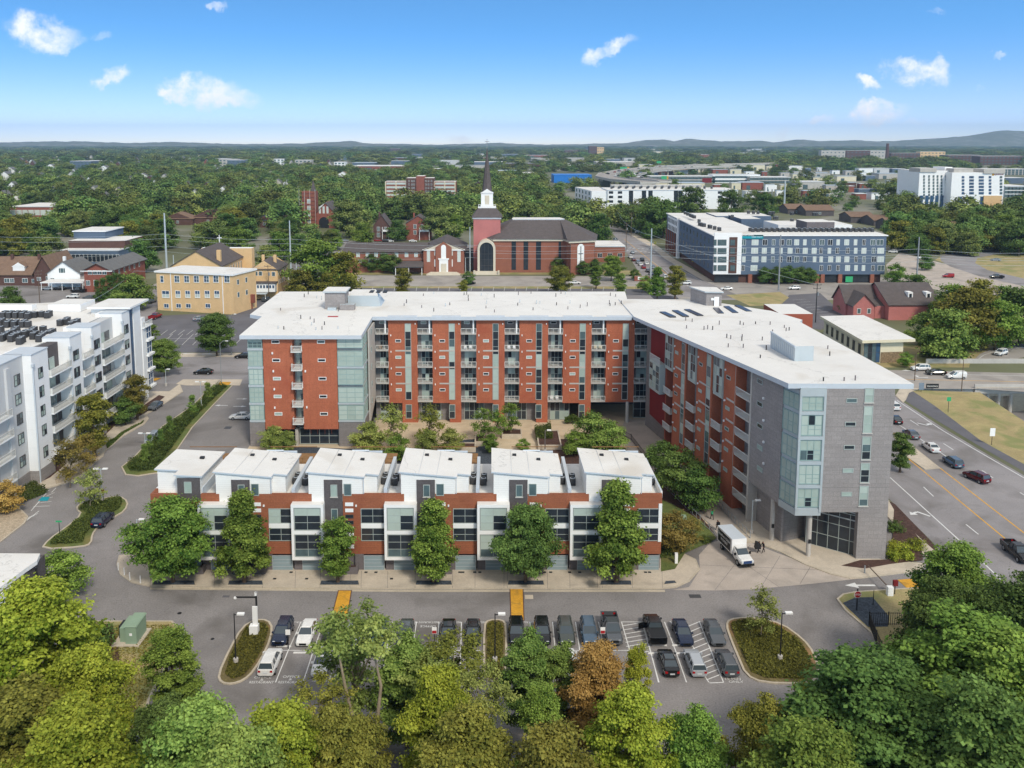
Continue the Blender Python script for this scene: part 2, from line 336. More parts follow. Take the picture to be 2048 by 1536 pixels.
# --- the loft building: left block, middle block, right wing
YB,YC,YW = 162.5,177.1,116.4
lb = thing('apartment_building','large U-shaped apartment building of red and grey panels under one long white roof','building',(-5,177,0))
def zB(y): return A(600,y,YB)[1]
def zC(y): return A(1000,y,YC)[1]
# --- left block
W = MB(); Fb = Fr(0,YB,1,0)
def xb(px,z=12): return AX(px,YB,z)
xL,xR = -46.6,-24.5
zb_ = [zB(y) for y in (843.2,808.5,772.9,736.3,699.7)]; zt = 21.5
xr0,xr1 = AX(525,YB,21),AX(584,YB,21); xr2,xr3 = AX(603,YB,21),AX(673,YB,21)
zg = zb_[0]                                            # underside of the upper storeys
W.box(xr0,xr1+.0,YB,YB+14,zg-1.5,zt,'red_panel')
W.box(xr2,xr3,YB,YB+14,zg-1.5,zt,'red_panel')
W.box(xr1,xr2,YB+1.6,YB+14,zg-1.5,zt,'grey_block')
W.build('red_wall',lb)
for k,(u0,u1) in enumerate(((xr0,xr1),(xr2,xr3))):   # panel joints
 pass
W = MB()
W.box(xL+.3,xr0,YB+.5,YB+44,zg,zt,'grey_block'); W.box(xr3,xR-.3,YB+.5,YB+14.6,zg,zt,'light_concrete')
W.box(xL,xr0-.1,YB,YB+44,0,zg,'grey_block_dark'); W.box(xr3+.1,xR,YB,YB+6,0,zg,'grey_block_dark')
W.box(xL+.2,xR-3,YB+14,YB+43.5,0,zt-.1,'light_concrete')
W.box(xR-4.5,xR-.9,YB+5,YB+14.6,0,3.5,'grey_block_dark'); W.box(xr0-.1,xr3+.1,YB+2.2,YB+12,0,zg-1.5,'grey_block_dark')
W.build('grey_wall',lb)
zr = 22.2
rp = [(-47.7,YB-.9),(-24.7,YB-.9),(-24.6,YC-.9),(28.6,YC-.9),(31.7,206.5),(-50.8,206.5),(-50.3,178.4),(-47.3,176.4)]
def zroof(x,y): return 22.05+.7*min(1,max(0,(y-YB)/14.6))
M_ = MB(); M_.prism(rp,lambda x,y: zroof(x,y)-.75,zroof,'roof_edge','roof_white')
roof = M_.build('roof',lb)
def roofz(x,y): return zroof(x,y)+.003
M_ = MB()
for i in range(64):
 x = rnd.uniform(-45,29); y = rnd.uniform(179,204)
 if i < 10: x = rnd.uniform(-44,-27); y = rnd.uniform(165,177)
 if -38 < x < -20 and 184 < y < 204: continue
 hh = rnd.uniform(.5,.9); M_.tube([(x,y,roofz(x,y)-.02),(x,y,roofz(x,y)+hh)],.09,rnd.choice(['black','brick_grey','metal_light']),6)
vp = M_.build('roof_vent',roof); vp['kind'] = 'stuff'
x0,y0 = G(650,618,22.8); x1 = G(690,618,22.8)[0]
sh = MB(); sh.box(x0,x1,y0,y0+5.2,22.7,22.8+A(650,585,y0)[1]-22.8,'grey_block'); zs = A(650,585,y0)[1]
sh.box(x0-.35,x1+.35,y0-.35,y0+5.6,zs,zs+.3,'metal_light','roof_white'); sh.build('stair_house',roof)
sh = MB(); sh.box(x0+3.3,x0+6.4,y0-1,y0+.8,22.7,23.9,'grey_block','metal_light'); sh.build('vent_curb',roof)
sh = MB(); sh.box(x0+.8,x0+2.6,y0-1.3,y0-.1,22.7,23.3,'metal_light'); sh.build('skylight',roof)
sh = MB(); p = G(655,636,22.5); sh.box(p[0],p[0]+2.1,p[1],p[1]+.9,22.3,22.75,'red_paint'); sh.build('roof_hatch',roof)
xa,ya = G(696,612,22.8); xc = G(762,612,22.8)[0]
sh = MB(); sh.hexa([(xa,ya,22.7),(xc,ya,22.7),(xc,ya+7,22.7),(xa,ya+7,22.7),(xa,ya,25.1),(xc-.6,ya,25.1),(xc-2,ya+7,25.3),(xa,ya+7,25.3)],'metal_light','roof_white')
hv = sh.build('air_handler',roof)
for k in range(3):
 sh = MB(); sh.box(xa+4.2+k*1.5,xa+5.1+k*1.5,ya+3,ya+5.8,25.15,25.34,'black'); sh.build('fan',hv)
def curtain(fr,a0,a1,z0,z1,parent,nx,rows,name='curtain_wall',frame='frame_teal',d=0.,wts=(3,1,3,6)):
 panes = []
 base = pick(wts); odd = rnd.randrange(nx+1); alt = pick((4,2,2,2)) if wts[0] > 3 else pick((0,0,4,4))
 if name != 'curtain_wall': base = alt = 'glass_dark'
 for j in range(rows):
  for i in range(nx): panes.append('glass_green' if j == rows-1 and base in PN[:2] and name == 'curtain_wall' else alt if i == odd else base)
 return grid_window(fr,a0,a1,z0,z1,parent,frame=frame,nx=nx,nz=rows,fw=.12,d=d,panes=panes,name=name)
zt2 = 21.35
for k in range(5):
 z0 = zb_[k]+.35; z1 = (zb_[k+1] if k < 4 else zt2)-.15
 curtain(Fb,xL+.15,xr0-.1,z0,z1,lb,3,3,d=.0,wts=((5,2,2,2) if k in (4,3,1) else (0,0,4,6)))
 m = MB(); Fb.box(m,xL+.05,xr0,-.4,.12,z0-.45,z0-.02,'metal_light'); m.build('spandrel',lb)
 if k in (0,2,4):
  zz1 = (zb_[k+2] if k < 3 else zt2) if k else zb_[1]
 curtain(Fb,xr3+.1,xR-.1,z0,z1,lb,3,3,d=.0,wts=(1,0,3,6))
 curtain(Fr(xR,YB,0,1),.1,5.8,z0,z1,lb,5,3,d=-.3,wts=(1,1,5,4))
 if k in (0,1,3):
  m = MB(); Fb.box(m,xr3,xR+.05,-.4,.12,z0-.4,z0-.02,'metal_light'); Fr(xR,YB,0,1).box(m,0,6,-.4,-.1,z0-.4,z0-.02,'metal_light'); m.build('spandrel',lb)
 grid_window(Fb,xr1+.3,xr2-.1,z0+.1,z1-.5,lb,d=-1.6,nx=2,nz=2,panes=['glass_green','glass_mid','glass_blind','glass_green'],frame='frame_grey')
 m = MB(); zs = z0-.45; Fb.box(m,xr1-.1,xr2+.1,-1.6,1.1,zs-.2,zs,'rail_white'); bo = m.build('balcony',lb)
 m = MB()
 for a in np.arange(xr1-.05,xr2+.06,.19): m.box(a,a+.05,YB-1.1,YB-1.05,zs,zs+1.05,'rail_white')
 m.box(xr1-.1,xr2+.1,YB-1.12,YB-1.04,zs+1.0,zs+1.1,'rail_white')
 for xx in (xr1-.1,xr2+.04):
  m.box(xx,xx+.06,YB-1.1,YB,zs+1,zs+1.1,'rail_white')
  for b in np.arange(.2,1.,.2): m.box(xx,xx+.05,YB-b,YB-b+.05,zs,zs+1,'rail_white')
 m.build('railing',bo)
 zc = zb_[k]+1.55
 for px_,pn in ((553,'glass_dark' if k > 2 else 'glass_green'),(644,'glass_mid' if k > 3 else 'glass_dark')):
  xx = AX(px_+(4-k)*1.5-2,YB,zc); grid_window(Fb,xx-.75,xx+.75,zc-.32,zc+.32,lb,pane=pn,nx=1,frame='frame_white',fw=.1)
for k,(px_,py_) in enumerate(((545,706),(547,742),(549,778),(550,815),(611,742),(614,814))):
 m = MB(); xx,zz = A(px_,py_,YB); m.box(xx-.12,xx+.12,YB-.25,YB,zz-.2,zz+.2,'white'); m.build('wall_lamp',lb)
m = MB()
for k in range(1,5):
 for a0,a1 in ((xr0,xr1),(xr2,xr3)): m.box(a0,a1,YB-.004,YB,zb_[k]+.3,zb_[k]+.34,'red_side')
for a in (xr0+1.4,xr0+2.9,xr0+4.4,xr2+1.3,xr2+2.6,xr2+4,xr2+5.3): m.box(a,a+.035,YB-.004,YB,zg-2.5,zt-.3,'red_side')
m.build('panel_joint',lb)
zs = zg-1.55
curtain(Fb,xr0+6.3,xr3-.1,.1,zs,lb,4,2,name='shop_front',frame='frame_grey',d=-1.2,wts=(4,3,1,1))
curtain(Fb,xr0+.1,xr0+5.6,.1,zs,lb,5,2,name='entrance_door',frame='frame_grey',d=-1.2,wts=(5,2,0,0))
m = MB(); Fb.box(m,xr0+5.65,xr0+6.2,-1.5,-.2,0,zs,'light_concrete'); m.build('column',lb)
m = MB(); m.hexa([(xR-.05,YB+6,2.6),(xR+.25,YB+6,2.6),(xR+.25,YC-.3,5.6),(xR-.05,YC-.3,5.6),(xR-.05,YB+6,zt),(xR+.25,YB+6,zt),(xR+.25,YC-.3,zt),(xR-.05,YC-.3,zt)],'light_concrete'); m.build('side_wall',lb)
FS = Fr(xR+.25,YB,0,1)
for k in range(5): grid_window(FS,8.2,9.4,zb_[k]+1.1,zb_[k]+2.2,lb,pane='glass_dark',nx=1,frame='frame_grey',name='window')
# --- middle block
fl = [zC(y) for y in (803,767,734.5,701.4,668)]     # slab levels
pans = [(776,834),(864.5,921.5),(952.5,1009.3),(1039,1096.6),(1126.5,1183.8),(1213,1270)]
PX = [(AX(a,YC,21.5),AX(b,YC,21.5)) for a,b in pans]
zlow = zC(806); ztc = 21.95
W = MB()
for i,(a,b) in enumerate(PX):
 wd = b-a
 if i < 5: leg = .60*wd if i else .46*wd
 if i < 5:
  W.box(a,a+leg,YC,YC+3,zlow,ztc,'red_panel'); W.box(a+leg,b,YC,YC+3,.0,ztc,'red_panel')
 else: W.box(a,b,YC,YC+12,zC(804),ztc,'red_panel')
W.build('red_wall',lb)
W = MB()
x_end = AX(1347,YC,10)
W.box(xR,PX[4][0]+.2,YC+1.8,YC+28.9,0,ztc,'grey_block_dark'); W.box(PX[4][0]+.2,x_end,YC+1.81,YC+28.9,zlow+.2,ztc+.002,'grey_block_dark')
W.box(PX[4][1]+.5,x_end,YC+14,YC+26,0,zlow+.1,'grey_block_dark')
W.build('grey_wall',lb)
m = MB(); m.box(-46,30,206.2,206.4,0,21.9,'red_panel'); m.build('rear_wall',lb)
m = MB()
for i,(a,b) in enumerate(PX):
 m.box(a-.02,b+.02,YC-.85,YC+.2,zroof(0,200)-.35,zroof(0,200)+.02,'roof_edge')
m.build('fascia',lb)
glz = [[3,0,0,1,3,3,3,3,3,0],[3,0,1,3,3,0,3,3,3,3],[1,0,0,0,2,2,3,3,3,3],[1,0,0,0,3,3,0,0,0,0],[2,1,0,0,2,3,2,1,0,0],[3,3,0,2,0,1,0,0,0,0]]
slotp = ['30303','00303','00330','00303','03003','00000']
for i,(a,b) in enumerate(PX):
 wd = b-a
 s0,s1 = a+.575*wd,a+.79*wd; z0s,z1s = fl[0]+.4,21.1
 ps = [PN[q] for q in glz[i]][::-1]
 grid_window(Fr(0,YC,1,0),s0,s1,z0s,z1s,lb,frame='frame_grey',nx=1,nz=10,panes=ps,fw=.1,name='window')
 if i < 5: grid_window(Fr(0,YC,1,0),s0,s1,.9,3.9,lb,frame='frame_grey',nx=1,nz=2,panes=['glass_dark','glass_mid'],fw=.1)
 for k in range(3):
  m = MB(); zz = fl[1+k]; m.box(a+.24*wd,s0+.2,YC-.05,YC+.1,zz-.15,zz+.15,'light_concrete'); m.box(s0,s1,YC-.09,YC,zz-.15,zz+.15,'light_concrete'); m.build('stone_band',lb)
 for k in range(4):
  zz = zC((779.5,747.5,714.4,681.6)[k]); a0 = a+.24*wd
  grid_window(Fr(0,YC,1,0),a0,a0+1.2,zz-.3,zz+.3,lb,pane='glass_dark' if slotp[i][k] == '0' else 'glass_green',nx=1,frame='frame_white',fw=.09)
  m = MB(); m.box(a+.45,a+.62,YC-.2,YC,zz+1.0,zz+1.35,'white'); m.build('wall_lamp',lb)
 m = MB(); m.box(b-.45,b-.3,YC-.2,YC,20.9,21.2,'white'); m.build('wall_lamp',lb)
m = MB()
for a,b in PX:
 for f in (.12,.45,.88): m.box(a+f*(b-a),a+f*(b-a)+.03,YC-.004,YC,zlow,ztc-.3,'red_side')
 m.box(a,b,YC-.003,YC,19.3,19.34,'red_side'); m.box(a,b,YC-.003,YC,zlow+.9,zlow+.94,'red_side')
m.build('panel_joint',lb)
bays = [(xR+.3,PX[0][0])]+[(PX[i][1],PX[i+1][0]) for i in range(5)]+[(PX[5][1],AX(1300,YC,12))]
for i,(a,b) in enumerate(bays):
 Fc = Fr(0,YC+1.8,1,0)
 for k in range(5):
  z0 = fl[k]+.15; z1 = (fl[k+1] if k < 4 else ztc)-.35
  m = MB(); m.box(a,b,YC-.0,YC+1.8,fl[k]-.12,fl[k]+.12,'light_concrete'); bo = m.build('balcony',lb)
  m = MB()
  for x in np.arange(a,b,.17): m.box(x,x+.035,YC+.02,YC+.055,fl[k]+.12,fl[k]+1.1,'rail_grey')
  m.box(a,b,YC+.0,YC+.07,fl[k]+1.08,fl[k]+1.18,'rail_white'); m.box(a,b,YC+.0,YC+.07,fl[k]+.2,fl[k]+.26,'rail_white')
  for x in (a,a+(b-a)/3,a+2*(b-a)/3,b-.07): m.box(x,x+.07,YC,YC+.07,fl[k]+.1,fl[k]+1.15,'rail_white')
  m.build('railing',bo)
  if k < 4:
   grid_window(Fc,a+.7,b-.05,z0,z1,lb,frame='frame_grey',nx=3,nz=2,panes=[pick((3,2,4,2) if (i+k) % 3 else (5,1,0,0)) for _ in range(6)],fw=.08,name='balcony_door')
  else:
   grid_window(Fc,a+.6,a+1.8,z0+1.6,z0+2.2,lb,pane='glass_green' if i < 3 else 'glass_dark',nx=1,frame='frame_white',fw=.08)
   m = MB(); m.box(b-.75,b-.45,YC-.02,YC+.25,fl[k]+.1,ztc-.1,'frame_white'); m.build('post',lb)
 if i < 5:
  grid_window(Fc,a+.6,b+1.6,.1,3.9,lb,frame='frame_grey',nx=4,nz=2,panes=[pick((5,2,1,2)) for _ in range(8)],fw=.1,name='shop_front')
for bx,k,cnt,cm in ((3,3,2,'white'),(2,3,2,'white'),(5,3,2,'cream'),(4,0,2,'white'),(0,3,1,'wood')):
 a,b = bays[bx]
 for q in range(cnt):
  ch = thing('balcony_chair','%s seat on the %s balcony from the left, %s storey' % ({'white': 'white','cream': 'cream','wood': 'brown'}[cm]+(' left' if q == 0 and cnt > 1 else ' right' if cnt > 1 else ' single'),['first','second','third','fourth','fifth','sixth'][bx],'fourth' if k == 3 else 'first balcony'),'chair',(a+.6+q*1.1,YC+.5,fl[k]+.12),group='seats on the middle block balconies')
  m = MB(); m.box(ch.location.x,ch.location.x+.6,YC+.4,YC+.9,fl[k]+.3,fl[k]+.5,cm); m.build('seat',ch)
  m = MB(); m.box(ch.location.x,ch.location.x+.6,YC+.9,YC+1,fl[k]+.3,fl[k]+1.0,cm); m.build('backrest',ch)
  m = MB()
  for u in (.02,.52): m.box(ch.location.x+u,ch.location.x+u+.06,YC+.42,YC+.98,fl[k]+.12,fl[k]+.3,cm)
  m.build('legs',ch)
for px_ in (1254.5,1305):
 m = MB(); xx,yy = G(px_,846); m.tube([(xx,yy+.5,0),(xx,yy+.5,4.5)],.35,'light_concrete',12); m.build('column',lb)
# --- right wing
def zW(x,y): return 22.9+2.45*min(1,max(0,(177-y)/60.6))
wr = [G(1577,767,25.35),G(1828,768,25.35),G(1600,637,23.9),G(1605,632,23.9),G(1543,617,23.4),G(1395,599,22.9),G(1237,598,22.9),G(1268,634,22.9)]
m = MB(); m.prism(wr,lambda x,y: zW(x,y)-.7,zW,'roof_edge','roof_white'); rw = m.build('wing_roof',lb)
Lf = Vector(G(1268,634,22.9)); Lr = Vector(G(1577,767,25.35)); dl = (Lr-Lf).normalized()
nl = Vector((-dl.y,dl.x)); nl = nl if nl.x < 0 else -nl   # outward, to the left
P0 = Lf-nl*1.1; FL = Fr(P0.x,P0.y,dl.x,dl.y)        # left facade, seen from the courtyard
def al(px,py): return FL.at(px,py)[0]
aend = FL.at(1566,790)[0]; zlo = 25.35-.75
FT = Fr(0,YW,1,0)
xg0,xg1,xg2 = AX(1601,YW,24),AX(1653,YW,24),AX(1790,YW,24)
rb = Vector(G(1600,637,23.9)); rf = Vector(G(1828,768,25.35))
c0 = FL.p(0,-1.8,0); c1 = FL.p(aend-1.5,-1.8,0)
m = MB()
zu = A(1620,1020,YW)[1]-.2                           # underside of the projecting storeys at the front
def ztopw(x,y): return zW(x,y)-.72
body = [(c0[0],c0[1]),(c1[0]-0,c1[1]),(xg1,YW+2.5),(xg2-.1,YW+.2),(rb.x-2.2,rb.y-1),(c0[0]+12,c0[1])]
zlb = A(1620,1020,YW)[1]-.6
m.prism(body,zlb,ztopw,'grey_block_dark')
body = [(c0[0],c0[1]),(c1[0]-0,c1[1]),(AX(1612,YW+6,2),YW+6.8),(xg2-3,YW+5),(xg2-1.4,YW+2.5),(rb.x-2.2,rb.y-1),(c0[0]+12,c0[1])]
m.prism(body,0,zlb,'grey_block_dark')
m.build('inner_wall',lb)
def wall(a0,a1,d0,d1,z0,z1,mt,nm_='wall',fr=FL):
 m = MB(); p = [fr.p(a0,d1,0),fr.p(a1,d1,0),fr.p(a1,d0,0),fr.p(a0,d0,0)]
 m.prism([q[:2] for q in p],z0,(lambda x,y: ztopw(x,y)-.003) if z1 is None else z1,mt); return m.build(nm_,lb)
aS0,aS1 = al(1473,722),al(1506,737)
groups = [(al(1334,645),al(1349,652),al(1364,660),al(1373,664)),(al(1380,667),al(1396,675),al(1414,683),al(1425,687)),(al(1431,690),al(1450,700),al(1472,712),aS0)]
gwall = wall(aS1,aend,-1.6,0,FL.at(1560,1005)[1]-.4,None,'grey_block','grey_wall')
wall(aS1,aS1+7.3,-1.8,-1.5,0,FL.at(1560,1005)[1],'grey_block','grey_wall')
wall(aS0+.15,aS1+.0,-4.2,-3.9,0,None,'light_concrete','stair_wall'); wall(aS1-.5,aS1-.02,-4,.05,0,None,'light_concrete','stair_wall'); 
m = MB()
zsl = [FL.at(1490,y)[1] for y in (1008,965,922,880,838,797)]
for k,z in enumerate(zsl):
 m = MB(); q = [FL.p(aS0+.2,0,0),FL.p(aS1-.5,0,0),FL.p(aS1-.5,-3.9,0),FL.p(aS0+.2,-3.9,0)]; m.prism([p[:2] for p in q],z-.25,z,'light_concrete'); bo = m.build('landing',lb)
 m = MB()
 for a in np.arange(aS0+.2,aS1-.5,.3): FL.box(m,a,a+.06,-.02,.04,z,z+1.05,'rail_white')
 FL.box(m,aS0+.2,aS1-.5,-.02,.06,z+1.0,z+1.12,'rail_white'); m.build('railing',bo)
for gi,(g0,g1,g2,g3) in enumerate(groups):
 fz = [FL.at(1400,y)[1] for y in (0,)]
 H0,H1 = 4.3,None
 ztg = zW(*FL.p(g0,0,0)[:2])-.9
 wall(g0+.03,g1-.03,-1.8,.2,ztg-6.6,None,'frame_grey','bay_frame')
 grid_window(FL,g0+.1,g1-.1,ztg-6.1,ztg-.1,lb,d=.2,frame='frame_grey',nx=3,nz=4,panes=[pick((5,4,3,2)) for _ in range(12)],fw=.12,name='bay_window')
 wall(g1,g2,-1.8,.0,0,None,'red_panel','red_wall')
 wall(g3-.25 if gi < 2 else aS0-.05,g3+.3 if gi < 2 else aS0+.15,-1.8,.0,0,None,'red_panel','red_wall')
 wall(g2,g3-.25 if gi < 2 else aS0-.05,-1.8,-.12,0,None,'red_side','red_wall')
 grid_window(FL,g2+.1,(g3-.3) if gi < 2 else aS0-.1,3.8,ztg-.2,lb,d=-.1,frame='frame_grey',nx=1,nz=10,panes=[pick((4,4,4,3)) for _ in range(10)],fw=.12)
 for k in range(5):
  zz = 5.6+k*3.4
  if k == 4: zz = ztg-2.6
  am = g1+(g2-g1)*.42
  if k < 4 or True: grid_window(FL,am-.7,am+.7,zz-.3,zz+.3,lb,pane=rnd.choice(['glass_dark','glass_green','glass_mid']),nx=1,frame='frame_grey',fw=.1)
  if 0 < k < 4:
   m = MB(); FL.box(m,am-.4,g3-.3,0,.06,zz+1.4,zz+1.7,'light_concrete'); m.build('stone_band',lb)
  m = MB(); FL.box(m,g1+.5,g1+.7,0,.2,zz+.9,zz+1.2,'white'); m.build('wall_lamp',lb)
 for k in range(4):
  zz = 4.7+k*3.4
  if k == 3: continue
  m = MB(); FL.box(m,g0+.05,g1-.05,-1.75,.5,zz-.2,zz,'light_concrete'); bo = m.build('balcony',lb)
  m = MB()
  for a in np.arange(g0+.1,g1-.1,.2): FL.box(m,a,a+.05,.42,.47,zz,zz+1.05,'rail_white')
  FL.box(m,g0+.05,g1-.05,.4,.5,zz+1,zz+1.1,'rail_white'); m.build('railing',bo)
  grid_window(FL,g0+.4,g1-.3,zz+.1,zz+2.5,lb,d=-1.8,frame='frame_grey',nx=2,nz=1,panes=['glass_mid','glass_dark'],fw=.1,name='balcony_door')
 grid_window(FL,g0+.3,g1-.3,.2,3.9,lb,d=-1.7,frame='frame_grey',nx=2,nz=2,panes=['glass_mid','glass_dark','glass_green','glass_mid'],fw=.1,name='shop_front')
 if gi:
  m = MB()
  for a in np.arange(g0-.5,g1+1.2,.3): FL.box(m,a,a+.05,2.2,2.25,.2,1.5,'rail_white')
  FL.box(m,g0-.5,g1+1.2,2.18,2.28,1.5,1.6,'rail_white'); m.build('terrace_rail',lb)
mv = MB(); a0,a1 = al(1297,650),groups[0][0]; p = [FL.p(a0,-.6,0),FL.p(a1-.03,-.1,0),FL.p(a1-.03,-4,0),FL.p(a0,-4,0)]
mv.prism([q[:2] for q in p],4.1,lambda x,y: ztopw(x,y)-.01,'maroon_panel'); mv.build('maroon_wall',lb)
wall(a1-.03,a1+.35,-1.8,.0,0,None,'red_side','red_wall')
ba,bz1 = FL.at(1309,716); bb,_ = FL.at(1330,725); bb = min(bb,a1-.3); bz0 = FL.at(1315,775)[1]
m = MB(); FL.box(m,ba,bb,-.5,1.0,bz0-.4,bz1,'frame_grey'); m.build('bay_frame',lb)
grid_window(FL,ba+.1,bb-.1,bz0,bz1-.4,lb,d=1.0,frame='frame_grey',nx=3,nz=4,panes=[pick((3,4,4,1)) for _ in range(12)],fw=.12,name='bay_window')
m = MB()
for a in np.arange(ba,bb,.25): FL.box(m,a,a+.05,.95,1.,bz1,bz1+1.1,'rail_white')
FL.box(m,ba,bb,.95,1.03,bz1+1.1,bz1+1.2,'rail_white'); m.build('railing',lb)
a_ = G(1262,848); b_ = G(1335,846)
curtain(Fr(a_[0]+1,a_[1]+4,1,0),0,7.5,.1,3.9,lb,5,2,name='entrance_door',frame='frame_grey',wts=(5,3,0,0))
zf = A(1700,1020,YW)[1]
fz_ = [A(1700,y,YW)[1] for y in (1049,1004,955,907,860,812)]
fl2 = [A(1600,y,YW)[1] for y in (1019,973,926,876,826,771)]
m = MB(); m.prism([(xg1,YW),(xg2,YW),(xg2-1.2,YW+3),(xg1,YW+3)],fl2[0]-.4,lambda x,y: ztopw(x,y)-.004,'grey_block'); m.build('grey_wall',lb)
xbR = AX(1713,YW,2)
m = MB(); m.prism([(xbR,YW+.01),(xg2,YW+.01),(xg2-1.2,YW+3),(xbR,YW+3)],0,fl2[0]-.4,'grey_block'); m.build('grey_wall',lb)
m = MB(); rr = [(xg2,YW+.02),(rb.x-1.1,rb.y-1),(rb.x-1.6,rb.y-1),(xg2-.6,YW+.02)]; m.prism(rr,0,lambda x,y: ztopw(x,y)-.006,'grey_block'); m.build('street_wall',lb)
cor = FL.p(aend,0,0)
m = MB(); m.prism([(cor[0],cor[1]),(xg0,YW),(xg1,YW),(xg1,YW+4),(cor[0]+2,cor[1]+1)],fl2[0]-.9,fl2[0]+.1,'metal_light'); m.build('bay_soffit',lb)
m = MB(); m.prism([(cor[0]+.15,cor[1]+.1),(xg0+.12,YW+.15),(xg1,YW+.15),(xg1,YW+4),(cor[0]+2,cor[1]+1)],fl2[0]+.1,lambda x,y: ztopw(x,y)-.2,'metal_light'); m.build('bay_frame',lb)
FG = Fr(cor[0],cor[1],xg0-cor[0],YW-cor[1]); lg = math.hypot(xg0-cor[0],YW-cor[1])
pp = [(1,0,1),(1,0,0),(1,2,0),(0,1,1),(0,0,1)]
for k in range(5):
 z0,z1 = fl2[k]+.3,fl2[k+1]-.25 if k < 4 else ztopw(xg0,YW)-.9
 wts = [(0,0,3,5)]*5
 pl = ['glass_blind' if k % 2 else 'glass_green']*6
 if k == 0: pl[1] = 'glass_dark'
 if k == 2: pl[1] = 'glass_dark'; pl[0] = 'glass_mid'
 if k == 3: pl[4] = 'glass_dark'
 grid_window(FT,xg0+.25,xg1-.3,z0,z1,lb,frame='frame_teal',nx=3,nz=2,panes=pl,fw=.13,d=-.1,name='corner_window',bars=[(.33,1,.28,.28)])
 grid_window(FG,.15,lg-.15,z0,z1,lb,frame='frame_teal',nx=3,nz=2,panes=['glass_green']*6,fw=.13,d=-.05,name='corner_window',bars=[(.33,.66,.3,.3)])
m = MB(); FT.box(m,xg0-.05,xg0+.25,-.2,.12,fl2[0],ztopw(xg0,YW)-.05,'metal_light'); FT.box(m,xg1-.3,xg1+.02,-.2,.1,fl2[0]-.4,ztopw(xg0,YW)-.05,'metal_light')
for k in range(1,6): FT.box(m,xg0,xg1-.1,-.2,.09,(fl2[k] if k < 5 else ztopw(xg0,YW)-.8)-.25,(fl2[k] if k < 5 else ztopw(xg0,YW)-.1)+.25,'metal_light')
m.build('spandrel',lb)
s0,s1 = AX(1728.5,YW,23),AX(1747,YW,23)
sp = [(812,776,'BG'),(824,0,'')]
for (yb,yt,ps) in ((805,776,['glass_green','glass_blind']),(866,812,['glass_green','glass_green','glass_blind']),(919,873,['glass_dark','glass_mid','glass_green']),(965,926,['glass_dark','glass_dark','glass_green']),(1012,972,['glass_mid','glass_green','glass_blind'])):
 grid_window(FT,s0,s1,A(1730,yb,YW)[1],A(1730,yt,YW)[1],lb,frame='frame_grey',nx=1,nz=len(ps),panes=ps,fw=.1,sill='light_concrete')
for k,y in enumerate((801,848,894.5,941,988)):
 xx = AX(1701,YW,20); zz = A(1700,y,YW)[1]; grid_window(FT,xx-.75,xx+.75,zz-.32,zz+.32,lb,pane=['glass_mid','glass_dark','glass_dark','glass_green','glass_green'][k],nx=1,frame='frame_grey',fw=.09)
for k,y in enumerate((763,808,852,895,938)):
 a,z = FL.at(1520,y); grid_window(FL,a-.8,a+.8,z-.35,z+.35,lb,pane=['glass_mid','glass_dark','glass_dark','glass_green','glass_green'][k],nx=1,frame='frame_grey',fw=.09)
 a,z = FL.at(1527,y-10)
 m = MB(); FL.box(m,a,a+.3,0,.2,z,z+.3,'white'); m.build('wall_lamp',lb)
m = MB()
for k in range(6):
 zz = fl2[0]+.3+k*2.9; FT.box(m,xg1+.02,xg2-.02,0,.006,zz,zz+.05,'grey_block_dark')
m.build('wall_joint',lb)
Fe = Fr(AX(1610,YW+5,2),YW+5.2,xbR+.3-AX(1610,YW+5,2),-4.4)
curtain(Fe,.2,7.9,.05,6.1,lb,5,3,name='entrance_door',frame='frame_grey',wts=(6,3,0,0))
m = MB()
for zz in (5.2,6.3): Fe.box(m,0,7.9,-.05,.15,zz,zz+.15,'metal_light')
m.build('canopy_rail',lb)
for px_,py_ in ((1543,1081),(1616,1113)):
 xx,yy = G(px_,py_); m = MB(); m.tube([(xx,yy,0),(xx,yy,fl2[0]-.5)],.33,'light_concrete',14); co = m.build('column',lb)
 m = MB(); m.box(xx-.2,xx+.2,yy-.36,yy-.34,2.1,2.7,'black'); m.build('plaque',co)
x0,y0 = G(1540,702,24.4); x1 = G(1590,723,24.2)
pa,pb,pc = G(1541,696,24.3),G(1589,722,24.8),G(1629,720,24.7)
dd = (pb[0]-pa[0],pb[1]-pa[1]); m = MB(); zz = 24.4
m.prism([pa,pb,(pb[0]+3.0,pb[1]+.3),(pa[0]+3.0,pa[1]+.3)],zz-.3,zz+2.7,'metal_light','roof_white'); hb = m.build('air_handler',rw)
m = MB(); fq = Fr(pa[0],pa[1],*dd); ln_ = math.hypot(*dd)
for q in range(0,12): fq.box(m,.1+q*(ln_-.2)/12,.1+q*(ln_-.2)/12+.06,0,.07,zz+.05,zz+2.5,'roof_edge')
fq.box(m,-.1,ln_+.1,-.1,.12,zz+2.5,zz+2.75,'roof_edge'); m.build('panel_ribs',hb)
x0,y0 = G(1391,610,22.9); x1 = G(1439,610,22.9)[0]; zs = A(1400,583,y0)[1]
m = MB(); m.prism([(x0+2,y0-1.2),(x1,y0-1.6),(x1,y0+4),(x0,y0+5)],22.7,zs,'grey_block'); sh2 = m.build('stair_house',rw)
m = MB(); m.prism([(x0+1.6,y0-1.5),(x1+.3,y0-2),(x1+.3,y0+4.3),(x0-.3,y0+5.3)],zs,zs+.25,'metal_light','roof_white'); m.build('stair_roof',sh2)
m = MB(); m.box(x1-1.6,x1-.6,y0-1.68,y0-1.58,22.95,25,'white'); m.build('door',sh2)
m = MB(); m.box(x0+3,x0+4.2,y0-1.55,y0-1.3,24.2,24.7,'frame_white'); m.build('window',sh2)
